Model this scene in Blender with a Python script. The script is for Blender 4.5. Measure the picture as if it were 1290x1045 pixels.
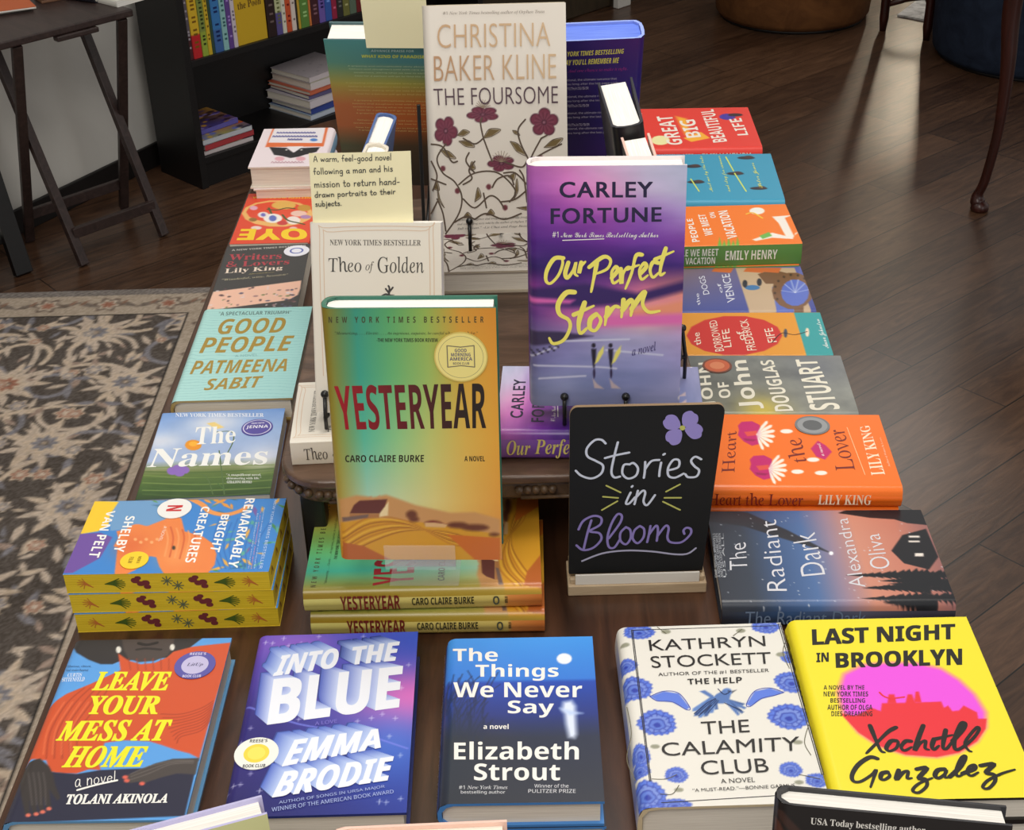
import bpy, bmesh, math, os, random
import numpy as np
from mathutils import Vector, Matrix
from mathutils.geometry import tessellate_polygon

for _o in list(bpy.data.objects): bpy.data.objects.remove(_o)
SC = bpy.context.scene
COL = SC.collection
TZ = 0.75                       # height of the table top above the floor

# ------------------------------------------------------------------ camera
cam = bpy.data.cameras.new('camera'); cam.sensor_fit = 'HORIZONTAL'; cam.sensor_width = 36.0
cam.lens = 1811.4 / 1290 * 36.0; cam.clip_start = .02; cam.clip_end = 60
cam_o = bpy.data.objects.new('camera', cam); COL.objects.link(cam_o)
_R, _U, _F = Vector((.9996, -.0164, -.0227)), Vector((.0279, .522, .8525)), Vector((.0022, .8528, -.5223))
_F.normalize(); _R = _F.cross(_U).normalized(); _U = _R.cross(_F)
_m = Matrix((_R, _U, -_F)).transposed().to_4x4(); _m.translation = Vector((0, 0, .933 + TZ))
cam_o.matrix_world = _m
SC.camera = cam_o

# ------------------------------------------------------------------ light, exposure
SC.view_settings.view_transform = 'Standard'; SC.view_settings.look = 'None'
SC.view_settings.gamma = 1.0; SC.view_settings.use_curve_mapping = False
SC.view_settings.exposure = 0.0
WD = bpy.data.worlds.new('shop_daylight'); SC.world = WD; WD.use_nodes = True
WD.node_tree.nodes['Background'].inputs[0].default_value = (1.0, .97, .93, 1)
WD.node_tree.nodes['Background'].inputs[1].default_value = .46

def area(name, loc, target, sx, sy, power, col=(1, .95, .88)):
    l = bpy.data.lights.new(name, 'AREA'); l.shape = 'RECTANGLE'; l.size = sx; l.size_y = sy
    l.energy = power; l.color = col
    o = bpy.data.objects.new(name, l); COL.objects.link(o); o.location = loc
    o.rotation_euler = (Vector(target) - Vector(loc)).to_track_quat('-Z', 'Y').to_euler()
    return o
area('ceiling_lamp_front', (-.35, -.2, 2.75), (-.1, .9, .75), .9, .9, 24)
area('ceiling_lamp_middle', (.25, 1.7, 2.8), (.1, 1.5, .75), .9, .9, 22)
area('ceiling_lamp_far', (-.9, 4.2, 2.8), (-.9, 4.2, 0), 1.0, 1.0, 7)
area('mat_fill_light', (2.0, 6.6, 2.8), (2.0, 6.4, 0), .8, .8, 14)  # added fill light, brightens the pale mat behind the ottomans
area('shop_window_daylight', (3.6, -1.2, 1.7), (0, 1.2, .8), 1.6, 1.8, 22, (.93, .97, 1.0))

# ------------------------------------------------------------------ helpers
def lin(c): 
    c = np.asarray(c, float) / 255.0
    return np.where(c <= .04045, c / 12.92, ((c + .055) / 1.055) ** 2.4)
def mat(name, col=(200, 200, 200), rough=.5, metal=0., spec=.5, coat=0., nodes=None):
    m = bpy.data.materials.new(name); m.use_nodes = True
    b = m.node_tree.nodes['Principled BSDF']
    b.inputs['Base Color'].default_value = (*lin(col), 1); b.inputs['Roughness'].default_value = rough
    b.inputs['Metallic'].default_value = metal; b.inputs['Specular IOR Level'].default_value = spec
    b.inputs['Coat Weight'].default_value = coat; b.inputs['Coat Roughness'].default_value = .25
    if nodes: nodes(m.node_tree, b)
    return m
def nd(t, k, **kw):
    n = t.nodes.new(k)
    for a, v in kw.items():
        if a in n.inputs.keys(): n.inputs[a].default_value = v
        else: setattr(n, a, v)
    return n
def ramp(t, fac, stops):
    r = nd(t, 'ShaderNodeValToRGB'); e = r.color_ramp.elements
    while len(e) < len(stops): e.new(.5)
    for i, (p, c) in enumerate(stops): e[i].position = p; e[i].color = (*lin(c), 1)
    t.links.new(fac, r.inputs[0]); return r
def wood(stops, scale=(1, 9, 9), rot=0., ns=4., bump=.05, dist=1.5):
    def f(t, b):
        tc = nd(t, 'ShaderNodeTexCoord'); mp = nd(t, 'ShaderNodeMapping')
        mp.inputs['Scale'].default_value = scale; mp.inputs['Rotation'].default_value = (0, 0, rot)
        n = nd(t, 'ShaderNodeTexNoise', Scale=ns, Detail=8., Roughness=.6, Distortion=dist)
        t.links.new(tc.outputs['Object'], mp.inputs[0]); t.links.new(mp.outputs[0], n.inputs['Vector'])
        r = ramp(t, n.outputs['Fac'], stops); t.links.new(r.outputs[0], b.inputs['Base Color'])
        bp = nd(t, 'ShaderNodeBump', Strength=bump, Distance=.01); t.links.new(n.outputs['Fac'], bp.inputs['Height']); t.links.new(bp.outputs[0], b.inputs['Normal'])
    return f
def vcol(t, b):
    a = nd(t, 'ShaderNodeAttribute', attribute_name='ink'); t.links.new(a.outputs['Color'], b.inputs['Base Color'])
def paper_lines(c1, c2):
    def f(t, b):
        tc = nd(t, 'ShaderNodeTexCoord'); mp = nd(t, 'ShaderNodeMapping'); mp.inputs['Scale'].default_value = (12, 12, 900)
        n = nd(t, 'ShaderNodeTexNoise', Scale=1.5, Detail=3.)
        t.links.new(tc.outputs['Object'], mp.inputs[0]); t.links.new(mp.outputs[0], n.inputs['Vector'])
        r = ramp(t, n.outputs['Fac'], [(.3, c1), (.7, c2)]); t.links.new(r.outputs[0], b.inputs['Base Color'])
        bp = nd(t, 'ShaderNodeBump', Strength=.25, Distance=.0006); t.links.new(n.outputs['Fac'], bp.inputs['Height']); t.links.new(bp.outputs[0], b.inputs['Normal'])
    return f
M = {}
M['print_gloss'] = mat('printed_jacket_gloss', rough=.32, nodes=vcol)
M['print'] = mat('printed_paper', rough=.45, nodes=vcol)
M['print_soft'] = mat('printed_uncoated', rough=.6, spec=.3, nodes=vcol)
M['pages'] = mat('page_block_paper', rough=.8, spec=.2, nodes=paper_lines((220, 211, 196), (240, 233, 219)))
M['pages_white'] = mat('page_block_white', rough=.8, spec=.2, nodes=paper_lines((224, 220, 212), (246, 243, 236)))
M['pages_yellow'] = mat('page_block_yellow_stained', rough=.6, spec=.3, nodes=paper_lines((206, 174, 34), (228, 198, 52)))
M['pages_blue'] = mat('page_block_blue_stained', rough=.5, nodes=paper_lines((70, 100, 214), (120, 150, 236)))
M['black_wire'] = mat('black_painted_wire', (18, 18, 19), .35)
M['table_wood'] = mat('dark_walnut_table', rough=.3, nodes=wood([(.25, (44, 27, 18)), (.5, (70, 44, 29)), (.75, (94, 61, 41))], (9, 1.2, 9), 0, 3., .04))
M['riser_wood'] = mat('worn_carved_wood', rough=.36, nodes=wood([(.25, (60, 43, 32)), (.5, (88, 66, 51)), (.75, (114, 88, 70))], (1.5, 8, 8), 0, 5., .08))
M['riser_dark'] = mat('dark_carved_wood', rough=.45, nodes=wood([(.25, (48, 34, 24)), (.5, (80, 60, 42)), (.75, (112, 88, 62))], (6, 6, 6), 0, 6., .1))
M['black_lam'] = mat('black_laminate', rough=.45, nodes=wood([(.2, (8, 7, 8)), (.8, (17, 14, 14))], (1, 12, 12), 0, 5., .02))
M['espresso'] = mat('espresso_wood', rough=.42, nodes=wood([(.25, (36, 26, 24)), (.55, (54, 40, 37)), (.8, (70, 54, 50))], (9, 1.5, 9), 0, 5., .05))
M['cherry'] = mat('dark_cherry_wood', rough=.3, nodes=wood([(.25, (36, 14, 10)), (.75, (66, 28, 20))], (9, 9, 1.2), 0, 5., .03))
M['pale_wood'] = mat('pale_raw_wood', rough=.6, nodes=wood([(.25, (176, 152, 122)), (.75, (204, 182, 150))], (2, 14, 14), 0, 4., .04))
M['white_wood'] = mat('white_painted_strip', (226, 220, 210), .6)
M['chalk'] = mat('blackboard_black', (20, 21, 23), .42, nodes=None)
M['acrylic'] = mat('clear_acrylic', (250, 252, 252), .03)
_b = M['acrylic'].node_tree.nodes['Principled BSDF']; _b.inputs['Alpha'].default_value = .10; _b.inputs['IOR'].default_value = 1.49
M['note'] = mat('pale_yellow_note_paper', (238, 230, 190), .75, spec=.2)
M['wall_white'] = mat('wall_paint_white', rough=.8, nodes=wood([(.3, (206, 203, 196)), (.7, (216, 213, 206))], (1, 1, 1), 0, 1.5, .01))
M['wall_dark'] = mat('wall_paint_dark', (58, 48, 36), .7)
M['base_black'] = mat('baseboard_black', (20, 16, 15), .5)
M['door_brown'] = mat('door_dark_wood', rough=.5, nodes=wood([(.3, (46, 38, 26)), (.7, (66, 54, 38))], (12, 12, 1.5), 0, 3., .03))
M['brown_velvet'] = mat('brown_velvet', rough=.85, spec=.2, nodes=wood([(.3, (88, 54, 28)), (.7, (116, 74, 40))], (1, 1, 1), 0, 9., .1))
M['navy_velvet'] = mat('navy_velvet', rough=.85, spec=.2, nodes=wood([(.3, (26, 33, 48)), (.7, (40, 50, 68))], (1, 1, 1), 0, 9., .1))
M['pale_rug'] = mat('pale_woven_rug', rough=.9, nodes=wood([(.35, (180, 176, 170)), (.6, (232, 228, 222))], (1, 1, 1), 0, 14., .2))
def _floor(t, b):
    tc = nd(t, 'ShaderNodeTexCoord'); mp = nd(t, 'ShaderNodeMapping'); mp.inputs['Rotation'].default_value = (0, 0, math.radians(-40))
    t.links.new(tc.outputs['Object'], mp.inputs[0])
    br = nd(t, 'ShaderNodeTexBrick', Scale=1.0); br.offset = .37; br.inputs['Brick Width'].default_value = 1.3; br.inputs['Row Height'].default_value = .125
    br.inputs['Mortar Size'].default_value = .0016; br.inputs['Color1'].default_value = (.22, .22, .22, 1); br.inputs['Color2'].default_value = (.78, .78, .78, 1); br.inputs['Mortar'].default_value = (0, 0, 0, 1)
    t.links.new(mp.outputs[0], br.inputs['Vector'])
    m2 = nd(t, 'ShaderNodeMapping'); m2.inputs['Scale'].default_value = (1.6, 11, 1); t.links.new(mp.outputs[0], m2.inputs[0])
    ad = nd(t, 'ShaderNodeVectorMath', operation='ADD'); t.links.new(m2.outputs[0], ad.inputs[0]); t.links.new(br.outputs['Color'], ad.inputs[1])
    n = nd(t, 'ShaderNodeTexNoise', Scale=2.6, Detail=9., Roughness=.62, Distortion=2.2); t.links.new(ad.outputs[0], n.inputs['Vector'])
    mx = nd(t, 'ShaderNodeMath', operation='MULTIPLY_ADD'); mx.inputs[1].default_value = .34; t.links.new(br.outputs['Color'], mx.inputs[0]); 
    m3 = nd(t, 'ShaderNodeMath', operation='MULTIPLY'); m3.inputs[1].default_value = .75; t.links.new(n.outputs['Fac'], m3.inputs[0]); t.links.new(m3.outputs[0], mx.inputs[2])
    r = ramp(t, mx.outputs[0], [(.22, (36, 23, 16)), (.42, (62, 42, 30)), (.6, (86, 61, 44)), (.8, (110, 80, 59))])
    mm = nd(t, 'ShaderNodeMixRGB', blend_type='MIX'); t.links.new(br.outputs['Fac'], mm.inputs[0]); t.links.new(r.outputs[0], mm.inputs[1]); mm.inputs[2].default_value = (.004, .003, .002, 1)
    t.links.new(mm.outputs[0], b.inputs['Base Color'])
    bp = nd(t, 'ShaderNodeBump', Strength=.03, Distance=.01); t.links.new(n.outputs['Fac'], bp.inputs['Height']); t.links.new(bp.outputs[0], b.inputs['Normal'])
M['floor'] = mat('dark_plank_floor', rough=.28, nodes=_floor)

def tag(o, label=None, cat=None, group=None, kind=None):
    if label: o['label'] = label
    if cat: o['category'] = cat
    if group: o['group'] = group
    if kind: o['kind'] = kind
    return o
def empty(name, loc=(0, 0, 0), rot=(0, 0, 0)):
    o = bpy.data.objects.new(name, None); COL.objects.link(o); o.location = loc; o.rotation_euler = rot; o.empty_display_size = .05
    return o
def put(name, me, m=None, parent=None, loc=(0, 0, 0), rot=(0, 0, 0)):
    o = bpy.data.objects.new(name, me); COL.objects.link(o); o.location = loc; o.rotation_euler = rot
    if m is not None and not me.materials: me.materials.append(M[m] if isinstance(m, str) else m)
    if parent: o.parent = parent
    return o
class MB:
    """collects shapes into one mesh"""
    def __init__(s): s.b = bmesh.new()
    def box(s, x0, x1, y0, y1, z0, z1, bev=0., mtx=None, seg=2):
        t = bmesh.new(); bmesh.ops.create_cube(t, size=1)
        for v in t.verts: v.co = Vector((x0 + (v.co.x + .5) * (x1 - x0), y0 + (v.co.y + .5) * (y1 - y0), z0 + (v.co.z + .5) * (z1 - z0)))
        if bev: bmesh.ops.bevel(t, geom=t.edges[:], offset=bev, segments=seg, affect='EDGES', profile=.5)
        return s._add(t, mtx)
    def _add(s, t, mtx=None):
        if mtx is not None: bmesh.ops.transform(t, matrix=mtx, verts=t.verts)
        me = bpy.data.meshes.new('tmp'); t.to_mesh(me); t.free(); s.b.from_mesh(me); bpy.data.meshes.remove(me); return s
    def tube(s, pts, r, n=10, cap=True):
        pts = [Vector(p) for p in pts]; rs = r if isinstance(r, (list, tuple)) else [r] * len(pts)
        t = bmesh.new(); rings = []; up = None
        for i, p in enumerate(pts):
            d = ((pts[min(i + 1, len(pts) - 1)] - pts[max(i - 1, 0)])).normalized()
            a = up - d * up.dot(d) if up is not None else d.orthogonal()
            if a.length < 1e-6: a = d.orthogonal()
            a.normalize(); up = a; c = d.cross(a)
            rings.append([t.verts.new(p + (a * math.cos(2 * math.pi * k / n) + c * math.sin(2 * math.pi * k / n)) * rs[i]) for k in range(n)])
        for A, B_ in zip(rings, rings[1:]):
            for k in range(n): t.faces.new((A[k], A[(k + 1) % n], B_[(k + 1) % n], B_[k]))
        if cap: t.faces.new(rings[0][::-1]); t.faces.new(rings[-1])
        for f in t.faces: f.smooth = True
        return s._add(t)
    def ball(s, c, r):
        t = bmesh.new(); bmesh.ops.create_icosphere(t, subdivisions=3, radius=r, matrix=Matrix.Translation(c))
        for f in t.faces: f.smooth = True
        return s._add(t)
    def lathe(s, prof, n=48, mtx=None):
        t = bmesh.new(); rings = [[t.verts.new((r * math.cos(2 * math.pi * k / n), r * math.sin(2 * math.pi * k / n), z)) for k in range(n)] for r, z in prof]
        for A, B_ in zip(rings, rings[1:]):
            for k in range(n): t.faces.new((A[k], A[(k + 1) % n], B_[(k + 1) % n], B_[k])).smooth = True
        t.faces.new(rings[0][::-1]); t.faces.new(rings[-1]); return s._add(t, mtx)
    def prism(s, pts, z0, z1, bev=0.):
        t = bmesh.new(); vs = [t.verts.new((x, y, z0)) for x, y in pts]; f = t.faces.new(vs)
        g = bmesh.ops.extrude_face_region(t, geom=[f]); bmesh.ops.translate(t, vec=(0, 0, z1 - z0), verts=[v for v in g['geom'] if isinstance(v, bmesh.types.BMVert)])
        bmesh.ops.recalc_face_normals(t, faces=t.faces)
        if bev: bmesh.ops.bevel(t, geom=[e for e in t.edges if abs((e.verts[0].co - e.verts[1].co).z) < 1e-6], offset=bev, segments=3, affect='EDGES', profile=.5)
        return s._add(t)
    def mesh(s, name):
        me = bpy.data.meshes.new(name); bmesh.ops.recalc_face_normals(s.b, faces=s.b.faces); s.b.to_mesh(me); s.b.free(); return me
    def put(s, name, m, parent=None, loc=(0, 0, 0), rot=(0, 0, 0)): return put(name, s.mesh(name), m, parent, loc, rot)
def smooth(pts, n=8, closed=False):
    P = [np.array(p, float) for p in pts]
    if len(P) < 3: return P
    out = []
    for i in range(len(P) - 1):
        p0, p1, p2, p3 = P[max(i - 1, 0)], P[i], P[i + 1], P[min(i + 2, len(P) - 1)]
        for k in range(n):
            t = k / n; out.append(.5 * ((2 * p1) + (p2 - p0) * t + (2 * p0 - 5 * p1 + 4 * p2 - p3) * t * t + (3 * p1 - p0 - 3 * p2 + p3) * t ** 3))
    return out + [P[-1]]

# ------------------------------------------------------------------ the room
def struct(name, mb, m, **k): return tag(mb.put(name, m, **k), kind='structure')
struct('floor', MB().box(-6, 7, -2, 12, -.05, 0), 'floor')
A45 = math.radians(45)
def at45(s, n, z=0): return (s * .70711 - n * .70711, s * .70711 + n * .70711, z)   # s along the shop wall, n towards it
WA = math.radians(59.55); WX, WY = -.942, 4.593
struct('wall_left', MB().box(-4.2, .02, 0, .12, 0, 2.9), 'wall_white', loc=(WX, WY, 0), rot=(0, 0, WA))
struct('baseboard_left', MB().box(-4.2, -.006, -.013, -.0005, 0, .075, .003), 'base_black', loc=(WX, WY, 0), rot=(0, 0, WA))
struct('wall_far', MB().box(2.58, 3.62, 0, .12, 0, 2.9).box(4.56, 6.2, 0, .12, 0, 2.9).box(3.62, 4.56, 0, .12, 2.12, 2.9), 'wall_dark', loc=at45(0, 3.87), rot=(0, 0, A45))
struct('baseboard_far', MB().box(2.7, 3.52, -.014, 0, 0, .10, .003), 'base_black', loc=at45(0, 3.869), rot=(0, 0, A45))
dr = tag(MB().box(3.62, 4.56, .02, .06, .006, 2.12).box(3.74, 4.03, .012, .02, .2, .95, .004).box(4.15, 4.44, .012, .02, .2, .95, .004).box(3.74, 4.03, .012, .02, 1.1, 1.95, .004).box(4.15, 4.44, .012, .02, 1.1, 1.95, .004).put('door_1', 'door_brown', loc=at45(0, 3.87), rot=(0, 0, A45)), kind='structure')
put('door_handle', MB().ball((3.70, -.03, 1.0), .028).tube([(3.70, .015, 1.0), (3.70, -.03, 1.0)], .011).mesh('door_handle'), 'black_wire', dr)
struct('trim_1', MB().box(4.545, 4.625, -.03, 0, 0, 2.2, .004), 'wall_white', loc=at45(0, 3.869), rot=(0, 0, A45))
struct('trim_2', MB().box(3.53, 3.62, -.03, 0, 0, 2.2, .004), 'base_black', loc=at45(0, 3.869), rot=(0, 0, A45))
struct('wall_back', MB().box(-5, 2.65, 0, .12, 0, 2.9).box(2.79, 6, 0, .12, 0, 2.9).box(2.65, 2.79, 0, .12, 0, 1.28).box(2.65, 2.79, 0, .12, 2.2, 2.9), 'wall_dark', loc=(0, 9.3, 0))
WG = bpy.data.materials.new('bright_daylight_glass'); WG.use_nodes = True
_e = WG.node_tree.nodes['Principled BSDF']; _e.inputs['Emission Color'].default_value = (1, .84, .62, 1); _e.inputs['Emission Strength'].default_value = 24.
w1 = tag(MB().box(2.65, 2.79, .05, .06, 1.28, 2.2).put('window_1', WG, loc=(0, 9.3, 0)), kind='structure')
put('window_frame', MB().box(2.65, 2.662, .02, .09, 1.28, 2.2).box(2.775, 2.79, .02, .09, 1.28, 2.2).box(2.65, 2.79, .02, .09, 1.28, 1.30).mesh('window_frame'), 'wall_white', w1)

# ------------------------------------------------------------------ lettering
_fd = os.path.join(bpy.utils.system_resource('DATAFILES') or '', 'fonts')
try: MATHF = bpy.data.fonts.load(os.path.join(_fd, 'NotoSansMath-Regular.woff2'))
except Exception: MATHF = None
def mathchars(s, U, Lc, Dg=None):
    o = ''
    for c in s.translate({0x201c: 34, 0x201d: 34, 0x2019: 39, 0x2014: 45}):
        if 'A' <= c <= 'Z': o += chr(U + ord(c) - 65)
        elif c == 'h' and Lc == 0x1D44E: o += '\u210e'
        elif 'a' <= c <= 'z': o += chr(Lc + ord(c) - 97)
        elif Dg and c.isdigit(): o += chr(Dg + ord(c) - 48)
        else: o += c
    return o
FONTS = {'b': (0x1D400, 0x1D41A, 0x1D7CE), 'bi': (0x1D468, 0x1D482, 0x1D7CE), 'it': (0x1D434, 0x1D44E, None), 'bs': (0x1D4D0, 0x1D4EA, None),
         's': (0x1D5A0, 0x1D5BA, 0x1D7E2), 'sb': (0x1D5D4, 0x1D5EE, 0x1D7EC), 'sbi': (0x1D63C, 0x1D656, 0x1D7EC), 'mono': (0x1D670, 0x1D68A, 0x1D7F6)}
_tc = {}
def glyphs(s, f):
    """flat lettering as (points scaled to a unit box, triangles, aspect)"""
    k = (s, f)
    if k in _tc: return _tc[k]
    base = {'itu': 'it', 'ru': 'b', 'sbx': 'sb', 'sbw': 'sb', 'sbix': 'sbi', 'bix': 'bi', 'bf2': 'bf', 'bfb': 'bf', 'bfl': 'bf'}.get(f, f)
    c = bpy.data.curves.new('lettering', 'FONT'); c.resolution_u = 4
    if base in FONTS and MATHF: c.font = MATHF; c.body = mathchars(s, *FONTS[base])
    else: c.body = s
    c.space_character = {'bfl': 1.02, 'bfb': 1.12, 'sbw': 1.75}.get(f, 1.0)
    if f == 'bfl': c.offset = -.010
    Z = None
    o = bpy.data.objects.new('lettering', c); me = bpy.data.meshes.new_from_object(o); me.calc_loop_triangles()
    n = len(me.vertices); P = np.zeros(n * 3); me.vertices.foreach_get('co', P); P = P.reshape(-1, 3)[:, :2].copy()
    T_ = np.zeros(len(me.loop_triangles) * 3, int); me.loop_triangles.foreach_get('vertices', T_); T_ = T_.reshape(-1, 3)
    bpy.data.objects.remove(o); bpy.data.curves.remove(c); bpy.data.meshes.remove(me)
    if f == 'itu': P[:, 0] -= P[:, 1] * .25
    if f in ('sbx', 'sbix', 'bix', 'bfb') and n:      # heavier cut: the same outline laid four times, slightly apart
        d = {'bix': .016, 'sbx': .014, 'sbix': .013, 'bfb': .022}[f]; T_ = np.concatenate([T_ + n * k for k in range(4)]); P = np.concatenate([P + (a * d, b * d * .6) for a, b in ((-1, -1), (1, -1), (1, 1), (-1, 1))])
        Z = np.repeat(np.arange(4) * 2.5e-6, n)
    if n:
        lo, hi = P.min(0), P.max(0); d = np.maximum(hi - lo, 1e-6); P = (P - lo) / d; asp = d[0] / d[1]
    else: asp = 1
    _tc[k] = (np.concatenate([P, (np.zeros(len(P)) if Z is None else Z)[:, None]], 1) if n else P, T_, asp); return _tc[k]
HAND = {'a': (.5, [[(.42, .42), (.25, .5), (.08, .3), (.12, .04), (.28, .04), (.42, .3)], [(.42, .48), (.42, .08), (.5, 0)]]),
 'b': (.48, [[(.08, 1), (.08, 0)], [(.08, .3), (.25, .5), (.41, .33), (.38, .08), (.22, 0), (.08, .1)]]),
 'c': (.42, [[(.38, .42), (.22, .5), (.07, .3), (.1, .06), (.25, 0), (.38, .08)]]),
 'd': (.5, [[(.42, .4), (.25, .5), (.08, .3), (.1, .06), (.25, 0), (.42, .18)], [(.42, 1), (.42, 0)]]),
 'e': (.46, [[(.08, .25), (.4, .28), (.35, .46), (.2, .5), (.07, .3), (.1, .06), (.25, 0), (.4, .1)]]),
 'f': (.36, [[(.38, .92), (.26, 1), (.17, .85), (.16, 0)], [(.02, .5), (.34, .5)]]),
 'g': (.5, [[(.42, .42), (.25, .5), (.08, .32), (.12, .06), (.27, .02), (.42, .25)], [(.42, .48), (.42, -.22), (.28, -.4), (.1, -.3)]]),
 'h': (.48, [[(.08, 1), (.08, 0)], [(.08, .3), (.25, .5), (.4, .38), (.4, 0)]]),
 'i': (.2, [[(.1, .5), (.1, 0)], [(.1, .7), (.12, .74)]]), 'j': (.25, [[(.15, .5), (.15, -.28), (0, -.38)], [(.15, .7), (.17, .74)]]),
 'k': (.45, [[(.08, 1), (.08, 0)], [(.38, .48), (.1, .22), (.4, 0)]]), 'l': (.2, [[(.1, 1), (.1, 0)]]),
 'm': (.72, [[(.08, .5), (.08, 0)], [(.08, .3), (.22, .5), (.35, .38), (.35, 0)], [(.35, .3), (.5, .5), (.63, .38), (.63, 0)]]),
 'n': (.48, [[(.08, .5), (.08, 0)], [(.08, .3), (.25, .5), (.4, .38), (.4, 0)]]), 'o': (.5, [[(.25, .5), (.08, .35), (.1, .06), (.25, 0), (.42, .12), (.41, .38), (.25, .5)]]),
 'p': (.48, [[(.08, .5), (.08, -.4)], [(.08, .3), (.25, .5), (.41, .33), (.38, .08), (.22, 0), (.08, .1)]]),
 'r': (.36, [[(.08, .5), (.08, 0)], [(.08, .28), (.2, .48), (.34, .46)]]), 's': (.4, [[(.35, .44), (.2, .5), (.09, .38), (.28, .24), (.34, .1), (.2, 0), (.06, .06)]]),
 't': (.36, [[(.17, .85), (.16, .1), (.26, 0), (.34, .06)], [(.02, .55), (.34, .55)]]), 'u': (.5, [[(.08, .5), (.09, .1), (.25, 0), (.41, .15)], [(.42, .5), (.42, 0)]]),
 'v': (.42, [[(.04, .5), (.2, 0), (.38, .5)]]), 'w': (.62, [[(.05, .5), (.15, .02), (.3, .4), (.43, .02), (.57, .5)]]),
 'A': (.62, [[(.04, 0), (.3, 1), (.56, 0)], [(.14, .35), (.47, .35)]]), ',': (.18, [[(.1, .06), (.06, -.14)]]), '.': (.18, [[(.08, .0), (.11, .04)]]), '-': (.42, [[(.08, .28), (.34, .3)]]), ' ': (.3, [])}
def hand_strokes(s):
    x = 0; out = []
    for c in s:
        w, st = HAND.get(c, HAND['n'])
        for q in st: out.append([(x + a, b) for a, b in q])
        x += w + .07
    return out, x

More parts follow.
